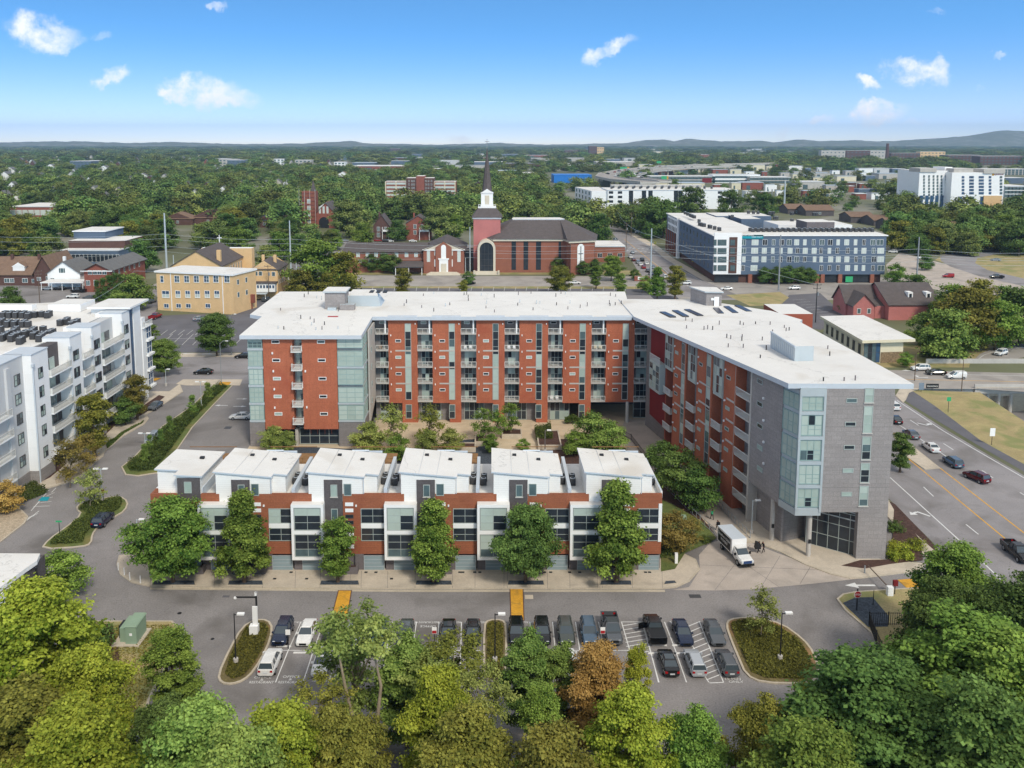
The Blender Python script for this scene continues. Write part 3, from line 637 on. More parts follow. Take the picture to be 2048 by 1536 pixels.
for q in ((1319,1352,624,635),(1344,1378,621,634),(1368,1407,619,632),(1426,1448,616,627),(1447,1477,613,626),(1469,1504,611,623)):
 a = G(q[0],q[2],23.1); b = G(q[1],q[3],23.1)
 m = MB(); m.prism([a,(a[0]+1.2,a[1]),(b[0],b[1]),(b[0]-1.2,b[1])],22.9,lambda x,y: zW(x,y)+.32,'frame_dark','solar'); m.build('solar_panel',rw)
m = MB()
for i in range(34):
 t = rnd.random(); s_ = rnd.uniform(.15,.85); a = Lf.lerp(Lr,t); b = Vector(G(1600,637,23.9)).lerp(rf,t) ; p = a.lerp(b,s_)
 if (pa[0]-1 < p.x < pc[0]+1) and (pb[1]-2 < p.y < pa[1]+2): continue
 m.tube([(p.x,p.y,zW(*p)-.02),(p.x,p.y,zW(*p)+rnd.uniform(.5,.9))],.09,rnd.choice(['black','brick_grey']),6)
o = m.build('roof_vent',rw); o['kind'] = 'stuff'
p = G(1600,620,21); m = MB(); m.box(p[0]-5,p[0]+2.2,p[1]-2,p[1]+10,0,20.5,'red_side','roof_white'); m.build('street_corner_wall',lb)
# --- row of townhouses
YT = 113.2
def tp():
 return rnd.choice([['glass_dark']*4,['glass_dark']*4,['glass_dark','glass_mid']*2,['glass_blind','glass_dark']*2,['glass_dark','glass_dark','glass_mid','glass_dark']])
def town_unit(x,first=False,last=False):
 t = thing('townhouse','townhouse','townhouse',(x,YT,0)); f = Fr(x,YT,1,0); y = YT
 m = MB(); m.box(x+(5.8 if first else 0),x+12.5+(.0 if not last else 0),y+.5,y+14,0,2.4,'brick_grey')
 if not first: m.box(x+4.05,x+6.9,y-.0,y+.5,0,2.4,'brick_grey')
 m.box(x+8.3,x+9.5,y,y+.5,0,2.4,'brick_grey')
 if not first: m.box(x+.0,x+1.1,y,y+.5,0,2.1,'brick_grey')
 m.build('brick_base',t)
 m = MB(); xe = x+12.5
 m.box(x+6.8,xe,y+.4,y+13,2.4,10.0,'red_town'); m.box(x+6.8,xe,y,y+.4,2.4,10.95,'red_town')
 if not last: m.box(xe,xe+2.6,y,y+.4,9.7,10.95,'red_town')
 if first: m.box(x+5.8,x+6.8,y+.4,y+13,2.4,10.0,'red_town'); m.box(x+5.8,x+6.8,y,y+.4,2.4,10.95,'red_town'); m.box(x+5.8,x+6.1,y+.4,y+2,10,10.95,'red_town')
 m.build('red_wall',t)
 m = MB(); a0 = 0 if not first else 5.9
 m.box(x+a0+.2,x+6.79,y+.5,y+13,2.4,10.0,'siding_white'); m.build('white_wall',t)
 m = MB(); m.box(x+a0+.21,x+12.48,y+.45,y+12.9,10.0,10.3,'roof_edge','roof_white')
 if not last: m.box(x+12.3,x+12.75,y+.42,y+12.5,10.3,11.6,'roof_edge')
 m.build('deck_roof',t)
 if not first:
  m = MB(); m.box(x+4.3,x+6.78,y-.08,y+1,0.01,12.95,'brick_brown')
  tw = m.build('stair_tower',t)
  m = MB(); x0,x1,d = x,x+4.35,1.2
  m.box(x0,x1,y-d,y+.6,2.1,2.5,'white'); m.box(x0,x1,y-d,y+.6,9.5,9.9,'white','roof_white')
  m.box(x0,x0+.35,y-d,y+.6,2.5,9.5,'white'); m.box(x1-.35,x1,y-d,y+.6,2.5,9.5,'white'); m.box(x0+.35,x1-.35,y-d,y+.5,5.75,6.25,'white')
  m.box(x0+.35,x1-.35,y-.2,y+.5,2.5,9.5,'black'); wb = m.build('white_bay',t)
  fb = Fr(x,y-d,1,0)
  grid_window(fb,.4,3.95,6.3,9.45,wb,d=-.15,frame='frame_grey',nx=2,nz=3,panes=tp()+['glass_blind']*2,fw=.08)
  grid_window(fb,.4,3.95,2.55,5.7,wb,d=-.15,frame='frame_grey',nx=2,nz=3,panes=['glass_mid','glass_mid']+tp(),fw=.08)
  grid_window(f,1.1,4.0,.05,2.1,t,pane='garage',d=.0,frame='metal_light',nx=1,nz=4,fw=.06,name='garage_door')
  grid_window(f,5.2,6.1,10.6,12.3,t,pane=rnd.choice(['glass_green','glass_dark','glass_mid']),d=.1,frame='frame_grey',nx=1,fw=.08,sill='light_concrete')
  grid_window(f,5.2,6.1,7.2,8.9,t,pane=rnd.choice(['glass_green','glass_dark','glass_mid']),d=.1,frame='frame_grey',nx=1,fw=.08,sill='light_concrete')
  m = MB(); pz = lambda px,py: 14.15-.092*(px-x-2.2)-.035*(py-y)
  m.prism([(x+2.2,y+.02),(x+9.5,y+.02),(x+9.5,y+1.3),(x+11.3,y+1.3),(x+11.3,y+9.8),(x+2.2,y+9.8)],9.9,lambda a,b: pz(a,b)-.22,'siding_white')
  ph = m.build('penthouse',t)
  m = MB(); m.prism([(x+1.9,y-.25),(x+9.8,y-.25),(x+9.8,y+1.05),(x+11.6,y+1.05),(x+11.6,y+10.1),(x+1.9,y+10.1)],lambda a,b: pz(a,b)-.2,pz,'roof_edge','roof_white'); rf_ = m.build('penthouse_roof',t)
  for sx_,sy_ in ((4.9,7.2),(8.3,6.2)):
   m = MB(); zz = pz(x+sx_,y+sy_); m.box(x+sx_,x+sx_+.55,y+sy_,y+sy_+.5,zz-.05,zz+.18,'black'); m.build('roof_vent',rf_)
  m = MB()
  for q in (4.6,7): m.prism([(x+q,y-.2),(x+q+.05,y-.2),(x+q+.05,y+10),(x+q,y+10)],pz(x+q,y)-.3,lambda a,b: pz(a,b)+.006,'roof_edge')
  m.build('roof_seam',rf_)
  grid_window(Fr(x,y+.02,1,0),6.95,8.0,10.7,12.4,ph,pane='glass_mid',frame='frame_grey',nx=1,fw=.08)
  m = MB(); m.tube([(x+9.65,y-.05,pz(x+9.6,y)-.3),(x+9.65,y-.05,11)],.06,'roof_edge',6); m.build('downpipe',ph)
  m = MB(); m.box(x+4.6,x+10.9,y+10.3,y+10.6,10.3,13.2,'roof_edge'); m.tube([(x+6.5,y+10.2,13.35),(x+9,y+10.2,13.35)],.12,'roof_edge',6); m.build('rear_screen',t)
 else:
  pz = lambda px,py: 13.9-.05*(px+46.2)-.03*(py-y)
  m = MB(); m.prism([(-45.9,y+1.9),(-42.6,y+1.9),(-42.6,y+.02),(-39.42,y+.02),(-39.42,y+9.8),(-45.9,y+9.8)],9.9,lambda a,b: pz(a,b)-.22,'siding_white'); ph = m.build('penthouse',t)
  m = MB(); m.prism([(-46.2,y+1.6),(-42.9,y+1.6),(-42.9,y-.25),(-39.1,y-.25),(-39.1,y+10.1),(-46.2,y+10.1)],lambda a,b: pz(a,b)-.2,pz,'roof_edge','roof_white'); rf_ = m.build('penthouse_roof',t)
  m = MB(); m.box(-41.6,-41,y+6.4,y+6.9,13.3,13.75,'black'); m.build('roof_vent',rf_)
  m = MB(); m.box(-42.55,-39.45,y-.06,y+.02,10,13.2,'brick_brown'); m.build('stair_tower',t)
  grid_window(Fr(0,y-.06,1,0),-41.6,-40.6,11.1,12.7,ph,pane='glass_green',frame='frame_grey',nx=1,fw=.08)
  m = MB(); m.box(-46.3,-46.0,y+.2,y+12,10,10.9,'white'); m.build('parapet',t)
 m = MB(); m.box(x+9.2,xe-.05,y-.1,y+.05,6.15,6.8,'white'); m.build('spandrel',t)
 grid_window(f,9.2,12.45,6.8,8.9,t,d=.0,frame='frame_grey',nx=2,nz=2,panes=tp(),fw=.08)
 grid_window(f,9.2,12.45,4.3,6.15,t,d=.0,frame='frame_grey',nx=2,nz=2,panes=['glass_dark']*4,fw=.08)
 for k in range(8):
  zz = 9.75-k*.86
  if k in (2,3,6): grid_window(f,7.1,8.2,zz-.5,zz,t,pane='glass_dark',frame='frame_dark',nx=1,fw=.06)
  else: m = MB(); m.box(x+7.1,x+8.2,y-.05,y+.02,zz-.5,zz,'white'); m.build('white_tile',t)
 m = MB(); m.box(x+8.5,x+8.7,y-.2,y,9.2,9.45,'white'); m.build('wall_lamp',t)
 grid_window(f,9.5,12.3,.05,2.2,t,pane='garage',d=-.0,frame='metal_light',nx=1,nz=4,fw=.06,name='garage_door')
 m = MB(); zz = y+12
 m.box(x+5,x+12.3,zz+1,zz+6,9.9,10.1,'wood')
 for xx in np.arange(x+5,x+12.4,1.2): m.box(xx,xx+.1,zz+.95,zz+1.05,10.1,11.2,'wood')
 m.box(x+5,x+12.3,zz+.93,zz+1.07,11.1,11.2,'wood'); m.box(x+5,x+12.3,zz+5.9,zz+6,11.1,11.2,'wood')
 dk = m.build('deck',t)
 return t
LBT = ['leftmost townhouse of the row, with a stepped white roof and no white bay','second townhouse from the left behind the narrow tree near the row start','third townhouse from the left with the small round tree in front',
  'fourth townhouse from the left behind the conical tree of the middle','fifth townhouse from the left behind the dark broad tree','last townhouse on the right end of the row behind the tallest conical tree']
UX = [-27.05+12.5*(k-2) for k in range(6)]
for k in range(6):
 t = town_unit(UX[k],k == 0,k == 5); t['label'] = LBT[k]; t['group'] = 'row of six townhouses'
 if k == 5:
  m = MB(); m.box(UX[5]+12.05,UX[5]+12.5,YT-.12,YT+.3,4.2,9.6,'white'); m.build('corner_trim',t)
  m = MB(); m.box(UX[5]+12.35,UX[5]+12.6,YT+.4,YT+13,10.3,11.2,'siding_white','roof_edge'); m.build('parapet',t)
def make_ac(name,x,y,z,s=1.0,dark='frame_dark'):
 t = thing(name,'air conditioner','air conditioner',(x,y,z))
 m = MB(); a = .42*s; h = 1.0*s
 m.prism([(x+a*.8,y-a),(x+a,y-a*.8),(x+a,y+a*.8),(x+a*.8,y+a),(x-a*.8,y+a),(x-a,y+a*.8),(x-a,y-a*.8),(x-a*.8,y-a)],z+.05,z+h,dark)
 for q in range(5): m.box(x-a-.01,x+a+.01,y-a-.01,y+a+.01,z+.15+q*.17*s,z+.18+q*.17*s,'black')
 m.build('casing',t)
 m = MB(); m.tube([(x,y,z+h),(x,y,z+h+.05)],a*.82,'roof_edge',14); m.tube([(x,y,z+h+.05),(x,y,z+h+.07)],a*.62,'black',12); m.build('fan_grille',t)
 return t
ac0 = make_ac('air_conditioner',0,0,0); index_children()
acs = [(k,dx,dy) for k in range(1,5) for dx,dy in ((11.85,5.2),(11.85,6.8),(13.3,4.8),(13.35,6.3))]+[(5,11.9,5),(0,13.1,5.2)]
orl = ['first','second','third','fourth','fifth','sixth']
for i,(k,dx,dy) in enumerate(acs):
 if k in (0,): continue
 o = ac0 if i == 0 else copy_tree(ac0)
 o.location = (UX[k]+dx,YT+dy,10.3); o['group'] = 'air conditioners on the townhouse decks'
 o['label'] = 'dark air conditioner %s of the blue parapet right of the %s townhouse, %s one' % ('left' if dx < 12.6 else 'right',orl[k],'front' if dy < 5.5 else 'rear')
 if k == 5: o['label'] = 'single dark air conditioner on the deck of the last townhouse'
for k,(p0,p1) in enumerate(((300,408),(467,532),(655,716),(838,904),(1020,1086),(1201,1263))):
 a = AX(p0,YT-.9,.8); b = AX(p1,YT-.9,.8)
 pl = thing('planter','low dark brick planter wall behind the %s street tree of the row' % orl[k],'planter',(a,YT-1.2,.12),group='brick planters along the townhouses')
 m = MB(); m.box(a,b,YT-1.3,YT-1.0,.12,1.05,'brick_grey'); m.box(a,a+.3,YT-1.0,YT-.1,.12,1.05,'brick_grey'); m.box(b-.3,b,YT-1.0,YT-.1,.12,1.05,'brick_grey'); m.build('wall',pl)
 m = MB(); m.box(a+.3,b-.3,YT-1.0,YT-.1,.12,.8,'mulch'); m.build('soil',pl)
# --- white apartment building on the left
XA = -78.2; ZA = 22.2
wa = thing('apartment_building','white five-storey apartment building on the left edge with balconies and a flat white roof','building',(XA-10,165,0))
FA = Fr(XA,0,0,1)
def zz(y,Y,px=72):
 return A(px,y,Y)[1]
fz5 = [zz(y,146.8) for y in (901.8,858.5,820,781.8,744.7)]
m = MB(); m.prism([(XA-4,130),(XA-4,194),(-100,197.5),(-125,190),(-125,130)],0,ZA-.4,'stucco_grey','roof_white'); m.build('wall',wa)
segs = [(130,143.9,-1.0,'stucco_grey'),(143.9,149.4,.5,'stucco_white'),(157.2,161.7,.6,'stucco_white'),(166.3,170.3,.45,'stucco_white'),(180.3,184.2,.45,'stucco_white'),(186.1,189.8,.5,'stucco_white')]
for a0,a1,d,mt_ in segs:
 m = MB(); FA.box(m,a0,a1,-5,d,2.3,ZA+.35,mt_); m.build('wall_section',wa)
 m = MB(); FA.box(m,a0-.02,a1+.02,-5,d+.06,0,2.3,'grey_block'); m.build('base_wall',wa)
 m = MB(); FA.box(m,a0-.08,a1+.08,-4.3,d+.1,ZA+.35,ZA+.5,'roof_edge'); m.build('parapet_cap',wa)
def apt_windows(fr,ac,d,wid=1.7,nx=2,h=1.9,ks=range(5)):
 for k in ks: grid_window(fr,ac-wid/2,ac+wid/2,fz5[k]-h/2,fz5[k]+h/2,wa,d=d,frame='frame_dark',nx=nx,nz=2,panes=[pick((3,2,3,1)) for _ in range(nx*2)],fw=.09)
for ac,d,w_ in ((141.9,-1.0,1.8),(134,-1.0,1.8),(146.6,.5,1.5),(159.3,.6,2.2),(168.3,.45,2.5),(182.2,.45,2.2)): apt_windows(FA,ac,d,w_,2 if w_ < 2.1 else 3)
grid_front = Fr(0,143.9,1,0)
for k in range(5): pass
recs = [(149.5,157.1,'brick_brown',-2.2),(161.8,166.2,'stucco_grey',-2.2),(170.4,180.2,'stucco_grey',-2.2),(130.5,138,'brick_brown',-2.4)]
for ri,(a0,a1,mt_,d) in enumerate(recs):
 m = MB(); FA.box(m,a0-.1,a1+.1,-3.5,d+.6,0,ZA-.35,mt_); m.build('recess_wall',wa)
 for k in range(5):
  zf_ = fz5[k]-1.45
  if ri == 3 and k > 3: continue
  m = MB(); FA.box(m,a0+.05,a1-.05,d+.5,(.9 if ri < 3 else .2),zf_-.25,zf_,'white'); bo = m.build('balcony',wa)
  m = MB(); dd_ = .86 if ri < 3 else .16
  for a in np.arange(a0+.1,a1-.1,.16): FA.box(m,a,a+.03,dd_-.03,dd_,zf_,zf_+1.05,'rail_grey')
  FA.box(m,a0+.05,a1-.05,dd_-.05,dd_+.03,zf_+1.05,zf_+1.13,'rail_white'); FA.box(m,a0+.05,a0+.09,0,dd_,zf_,zf_+1.1,'rail_white'); FA.box(m,a1-.09,a1-.05,0,dd_,zf_,zf_+1.1,'rail_white')
  m.build('railing',bo)
  n_ = 3 if a1-a0 > 5 else 2
  grid_window(FA,a0+.8,a1-1.6,zf_+.05,zf_+2.2,wa,d=d+.6,frame='frame_grey',nx=n_,nz=1,panes=[pick((3,3,2,1)) for _ in range(n_)],fw=.09,name='balcony_door')
  if ri == 2:
   m = MB(); FA.box(m,a0+.05,a0+.9,d+.5,d+.72,zf_,zf_+2.4,'red_side'); m.build('accent_panel',wa)
  if ri in (1,):
   m = MB(); FA.box(m,a0-.02,a0+.5,d+.5,.1,zf_,zf_+2.5,'brick_brown'); m.build('accent_panel',wa)
m = MB(); FA.box(m,138.2,139.4,-2,-.6,0,ZA-.6,'stucco_grey'); m.box(XA-4,XA-.6,130,131.6,0,12,'teal_paint'); m.build('teal_panel',wa)
m = MB(); FA.box(m,184.25,186.05,-3,.3,1,ZA+.3,'glass_blue'); m.build('glass_strip',wa)
m = MB(); m.prism([(XA-8,183),(XA+1.2,183),(XA+1.0,193.6),(XA-8,193.6)],ZA+.75,ZA+1.15,'white','roof_white'); m.build('tower_roof',wa)
m = MB(); m.box(XA-7.6,XA-1.5,184,190,ZA-.4,ZA+.75,'stucco_white'); FA.box(m,189.85,191.7,-3,.7,1,ZA-2.6,'stucco_white'); FA.box(m,184,189.8,-2,.3,ZA+.3,ZA+.75,'stucco_white'); m.build('tower_wall',wa)
for k in range(5):
 zf_ = fz5[k]-1.45
 if k < 4:
  m = MB(); FA.box(m,191.6,195,-3,1.3,zf_-.2,zf_+.25,'white'); m.build('bay_slab',wa)
  grid_window(FA,191.8,194.6,zf_+.3,zf_+3.1,wa,d=.7,frame='frame_white',nx=2,nz=2,panes=['glass_blue']*4,fw=.14,name='corner_window')
  grid_window(Fr(XA-2,191.7,1,0),1.2,2.7,zf_+.3,zf_+3.1,wa,d=0,frame='frame_white',nx=1,nz=2,panes=['glass_blue']*2,fw=.12,name='corner_window')
 else:
  m = MB()
  for a in np.arange(190,195,.3): FA.box(m,a,a+.05,1.0,1.05,zf_,zf_+1.1,'rail_white')
  FA.box(m,190,195,.95,1.1,zf_+1.05,zf_+1.15,'rail_white'); FA.box(m,190,195,-3,1.1,zf_-.2,zf_,'white'); m.build('terrace_rail',wa)
m = MB(); m.box(-96,-89,186,193,ZA-.35,ZA+1.2,'stucco_white','roof_white'); m.box(-118,-100,187,189,ZA-.35,ZA+.9,'stucco_white','roof_white'); m.build('roof_block',wa)
m = MB()
for a0,a1,d in ((157.0,157.2,.75),(144.0,144.2,.7),(180.2,180.35,.6),(166.2,166.35,.6)): FA.box(m,a0,a1,d-.25,d,0,ZA-1.5,'roof_edge'); FA.box(m,a0-.15,a1+.15,d-.3,d+.15,ZA-1.7,ZA-1.2,'roof_edge')
m.build('downpipe',wa)
accl = [(2,5,618,3),(24,5,618,3),(45,4,618,3),(5,632,0,0)]
pts = []
for (px_,py_,n) in ((8,627,2),(20,627,2),(33,627,2),(46,627,2),(57,629,2),(71,626,1),(85,625,1),(96,627,2),(2,642,2),(16,645,2),(30,645,2),(46,645,2),(58,645,1),(26,662,2),(36,668,2),(5,672,2),(13,668,2),(24,673,3),(41,678,2),(50,665,2),(62,662,2),(68,668,2),(80,673,3),(90,665,1),(99,664,2),(107,660,1),(70,656,1),(88,655,1),(122,642,1),(132,640,2),(143,646,2),(152,643,2),(35,655,1),(3,655,1)):
 for q in range(n): pts.append(G(px_+q*4.5-2,py_-q*3.2,ZA+.6))
for i,(x,y) in enumerate(pts):
 o = copy_tree(ac0,loc=(x,y,ZA-.38),scale=1.25,group='condensers on the white roof of the left building',label='dark square condenser among the rows on the white roof of the left apartment building')
ll = thing('house','dark brick building corner with white overhanging roof at the lower left','building',(-62,96,0))
zr_ = 9.; q = [G(-60,1106,zr_),G(80,1107,zr_),G(74,1121,zr_),G(52,1136,zr_),G(-60,1220,zr_)]
m = MB(); m.prism(q,zr_-.5,zr_,'white','roof_white'); m.build('roof',ll)
g0,g1,g2 = G(-60,1225,zr_),G(50,1141,zr_),G(62,1116,zr_)
m = MB(); m.prism([(g0[0]-2,g0[1]+6),g0,(g1[0]-.3,g1[1]),(g1[0]-.3,g1[1]+5),(g2[0]-4,g2[1])],0,zr_-.5,'brick_brown'); m.build('wall',ll)
fl_ = Fr(g0[0],g0[1],g1[0]-.3-g0[0],g1[1]-g0[1]); le = math.hypot(g1[0]-.3-g0[0],g1[1]-g0[1])
m = MB(); fl_.box(m,le-5.2,le-2.2,0,.15,4.5,zr_-.6,'white'); m.build('white_panel',ll)
grid_window(fl_,le-4,le-2.4,2.2,4.4,ll,frame='frame_white',nx=1,nz=2,panes=['glass_mid','glass_green'],fw=.1)
c = G(73,1125,zr_); m = MB(); m.tube([(c[0],c[1]-.2,0),(c[0],c[1]-.2,zr_-.5)],.14,'black',8); m.build('column',ll)
# --- ground, roads, pavements
def pg(pts,z=0.): return [G(x,y,z) for x,y in pts]
def sheet(name,pts,m,z,kind='structure'):
 if isinstance(pts[0][0],(int,float)) and len(pts[0]) == 2: pass
 a = sum(pts[i][0]*pts[(i+1) % len(pts)][1]-pts[(i+1) % len(pts)][0]*pts[i][1] for i in range(len(pts)))
 if a < 0: pts = pts[::-1]
 mb = MB(); mb.poly([(x,y,z) for x,y in pts],m); o = mb.build(name); o['kind'] = kind; return o
def inset(pts,d):
 a = sum(pts[i][0]*pts[(i+1) % len(pts)][1]-pts[(i+1) % len(pts)][0]*pts[i][1] for i in range(len(pts)))
 if a < 0: pts = pts[::-1]
 n = len(pts); out = []
 for i in range(n):
  p0,p1,p2 = Vector(pts[i-1]),Vector(pts[i]),Vector(pts[(i+1) % n])
  e1 = (p1-p0).normalized(); e2 = (p2-p1).normalized(); n1 = Vector((-e1.y,e1.x)); n2 = Vector((-e2.y,e2.x))
  b = n1+n2; b = b/max(b.length_squared,.25)*2 if b.length > 1e-6 else n1
  out.append(tuple(p1+b*d))
 return out
def smooth(pts,it=2):
 for _ in range(it):
  o = []
  for i in range(len(pts)):
   a,b = pts[i],pts[(i+1) % len(pts)]; o += [(a[0]*.75+b[0]*.25,a[1]*.75+b[1]*.25),(a[0]*.25+b[0]*.75,a[1]*.25+b[1]*.75)]
  pts = o
 return pts
def slab(name,pts,fill,z=.13,rnd_=0,kerb=.22):
 if rnd_: pts = smooth(pts,rnd_)
 mb = MB(); mb.prism(pts,-.02,z,'kerb_stone','kerb_stone'); q = inset(pts,kerb)
 aq = sum(q[i][0]*q[(i+1) % len(q)][1]-q[(i+1) % len(q)][0]*q[i][1] for i in range(len(q)))
 mb.poly([(x,y,z+.004) for x,y in q],fill)
 o = mb.build(name); o['kind'] = 'structure'; return o
HX0,HX1,HY0,HY1 = 98.,190.,176.,206.
gb = MB()
X0,X1,Y0,Y1 = -20000,20000,-400,30000
for a in ((X0,HX0,Y0,Y1),(HX1,X1,Y0,Y1),(HX0,HX1,Y0,HY0),(HX0,HX1,HY1,Y1)):
 gb.poly([(a[0],a[2],0),(a[1],a[2],0),(a[1],a[3],0),(a[0],a[3],0)],'far_ground')
struct(gb.build('ground'))
sheet('car_park',[(-140,62),(66,62),(66,112),(62,135),(62,207),(-140,207)],'asphalt',.004)
sheet('street',[(-400,207),(62,207),(62,236),(-400,236)],'road',.005)
sw = pg([(238,1112),(233,1130),(240,1150),(262,1166),(300,1174),(420,1177),(800,1179),(1320,1179),(1352,1176),(1380,1163),(1400,1140),(1392,1120),(1330,1090)])
sw += [(24,128),(-46,128),(-47.5,120)]
slab('pavement',sw,'concrete')
gx = G(640,1185)
sheet('gutter',pg([(300,1179),(800,1184),(1330,1184),(1330,1180),(800,1180),(300,1175)]),'kerb_stone',.012)
m = MB()
for px_ in (300,345,428,500,525,590,640,700,722,775,830,850,905,950,1008,1015,1060,1095,1140,1195,1205,1265,1325):
 a = G(px_,1176,.135); b = (AX(px_,113,.135)+.0,112.9); m.prism([(a[0]-.02,a[1]),(a[0]+.02,a[1]),(b[0]+.02+(a[0]-b[0])*.1,b[1]),(b[0]-.02+(a[0]-b[0])*.1,b[1])],.134,.139,'brick_grey')
o = m.build('pavement_joint'); struct(o)
for k,(a,b) in enumerate(((303,392),(454,528),(638,720),(829,906),(1013,1090),(1198,1265))):
 p = pg([(a,1173),(b,1173),(b-2,1163),(a+3,1163)]); slab('planting_bed',p,'gravel_dark',.2,kerb=.12)
slab('planting_bed',pg([(1326,1172),(1355,1169),(1350,1163),(1330,1164)]),'gravel_dark',.2,kerb=.1)
sheet('courtyard',[(-46,128),(24,128),(36,128),(38,140),(33.5,170),(33.5,190),(-24.5,190),(-24.5,168),(-47,168)],'plaza',.02)
sheet('courtyard_bed',pg([(560,905),(590,893),(700,898),(880,905),(920,880),(960,878),(1010,905),(1010,930),(540,930)]),'gravel_dark',.03)
sheet('courtyard_bed',pg([(1068,905),(1120,878),(1180,880),(1290,905),(1320,960),(1300,1000),(1100,960)]),'mulch',.03)
m = MB()
for x in np.arange(-24,34,3.2): m.box(x,x+.05,150,176.8,.02,.026,'concrete')
for y in np.arange(152,176,3.2): m.box(-24,33,y,y+.05,.02,.027,'concrete')
struct(m.build('paving_joint'))
sheet('path',pg([(1335,905),(1400,950),(1500,1040),(1530,1080),(1452,1088),(1410,1040),(1340,980),(1255,905),(1240,870),(1250,838),(1330,838)]),'concrete_drive',.05)
sheet('lawn',pg([(1322,1080),(1320,1000),(1345,1010),(1405,1045),(1433,1078),(1420,1086),(1370,1108),(1350,1140),(1322,1145)]),'grass',.16)
sheet('planting_bed_soil',pg([(1320,1010),(1300,930),(1322,925),(1358,980),(1400,1032),(1432,1070),(1405,1045),(1345,1010)]),'mulch',.04)
sheet('forecourt',pg([(1378,1174),(1345,1180),(1430,1181),(1500,1179),(1620,1168),(1730,1156),(1690,1148),(1640,1138),(1560,1108),(1500,1085),(1450,1078),(1420,1086),(1398,1110),(1400,1140)]),'concrete_drive',.012)
slab('pavement',pg([(1725,1157),(1700,1158),(1660,1149),(1610,1130),(1560,1105),(1510,1086),(1455,1085),(1450,1065),(1500,1035),(1560,1020),(1700,1060),(1760,1120),(1850,1128),(1840,1143)]),'concrete',.13,0)
sheet('planting_bed_soil',pg([(1682,1133),(1720,1122),(1775,1121),(1785,1075),(1788,1020),(1840,1080),(1846,1122),(1780,1130),(1730,1139)]),'mulch',.145)
m = MB()
for a,b in (((1500,1090),(1430,1180)),((1560,1112),(1520,1178)),((1620,1135),(1600,1168)),((1400,1130),(1640,1140)),((1440,1095),(1560,1175))):
 p,q = G(*a),G(*b); m.bar((p[0],p[1],.014),(q[0],q[1],.014),.06,.01,'asphalt')
struct(m.build('paving_joint'))
def isl(pts,fill,r=2,name='traffic_island'): return slab(name,pg(pts),fill,.14,r,.25)
isl([(434,1352),(440,1368),(464,1371),(490,1362),(510,1343),(536,1299),(548,1258),(537,1240),(508,1240),(482,1256),(456,1302)],'island_soil',1)
isl([(966,1252),(976,1240),(1006,1240),(1015,1252),(1014,1352),(1000,1366),(980,1366),(966,1352)],'island_soil',1)
isl([(1450,1251),(1458,1239),(1490,1235),(1521,1238),(1565,1248),(1608,1279),(1630,1307),(1640,1342),(1633,1362),(1612,1370),(1525,1368),(1490,1352),(1474,1314),(1461,1283)],'island_soil',1)
isl([(1673,1199),(1685,1189),(1712,1184),(1900,1172),(1960,1180),(1990,1500),(1800,1400),(1766,1312),(1743,1268),(1690,1222)],'dry_grass',0)
sheet('gravel_bed',pg([(1685,1206),(1710,1195),(1745,1194),(1776,1230),(1776,1253),(1736,1254)],.15),'gravel_dark',.15)
isl([(150,1018),(160,1007),(200,998),(240,992),(258,1004),(252,1022),(228,1036),(196,1056),(186,1070),(184,1088),(165,1095),(80,1100),(96,1080),(130,1056),(163,1030)],'grass',1)
isl([(242,935),(250,950),(275,953),(320,946),(352,905),(386,855),(430,808),(466,771),(426,769),(384,812),(323,854),(270,912)],'grass',0)
isl([(150,1243),(345,1243),(358,1256),(352,1290),(300,1400),(240,1600),(100,1600),(60,1400)],'dry_grass',0)
sheet('planting_bed_soil',pg([(160,1250),(225,1250),(235,1290),(240,1320),(190,1320),(150,1290)],.15),'mulch',.15)
bd = pg([(-60,1058),(42,998),(94,978),(150,962),(172,945),(190,926),(207,913),(209,905),(246,874),(289,849),(298,838),(293,830),(323,812),(366,784),(360,768)])
slab('pavement',bd+[(-76,200),(-90,200),(-90,120)],'concrete')
sheet('pebble_bed',pg([(112,968),(150,957),(168,945),(186,926),(200,913),(190,908),(150,935),(110,958)],.14),'pebble',.14)
sheet('planting_bed_soil',pg([(72,968),(100,955),(130,930),(150,905),(210,870),(250,832),(235,832),(150,893),(100,935)],.14),'mulch',.142)
sheet('planting_bed_soil',pg([(268,838),(290,826),(330,793),(318,790),(285,812)],.14),'mulch',.141)
isl([(-80,1130),(0,1086),(50,1047),(57,1034),(36,1013),(0,1020),(-90,1060)],'pebble',0)
slab('pavement',pg([(480,771),(485,759),(366,759),(352,768),(372,771)])[:5],'concrete',.05,kerb=.05)
sheet('pavement',pg([(330,714),(640,714),(640,706),(300,706),(300,711)]),'concrete',.02)
sheet('car_park',pg([(270,705),(800,705),(800,636),(500,636),(300,633),(240,690)]),'asphalt_new',.012)
sheet('side_street',pg([(270,705),(300,633),(385,628),(470,630),(545,580),(590,540),(625,505),(655,505),(640,560),(600,640),(560,705)]),'asphalt_new',.008)
sheet('alley',pg([(200,720),(262,640),(300,585),(330,560),(345,575),(320,610),(290,650),(270,705)]),'road',.010)
sheet('yard',pg([(-20,640),(-20,570),(60,560),(280,560),(240,640)]),'asphalt',.006)
sheet('street',[(-140,G(0,573)[1]),(240,G(0,578)[1]),(240,G(0,556)[1]),(-140,G(0,549)[1])],'road_old',.009)
sheet('car_park',[(-60,300),(68,300),(72,G(0,575)[1]),(-60,G(0,575)[1])],'asphalt_new',.011)
sheet('verge',[(-60,G(0,576)[1]),(68,G(0,578)[1]),(68,G(0,573)[1]),(-60,G(0,572.5)[1])],'dry_grass',.013)
sheet('lawn',pg([(700,549),(1320,549),(1320,541),(700,541)]),'dry_grass',.007)
sheet('car_park',pg([(580,540),(700,540),(860,520),(960,490),(620,480),(590,495)]),'asphalt',.0075)
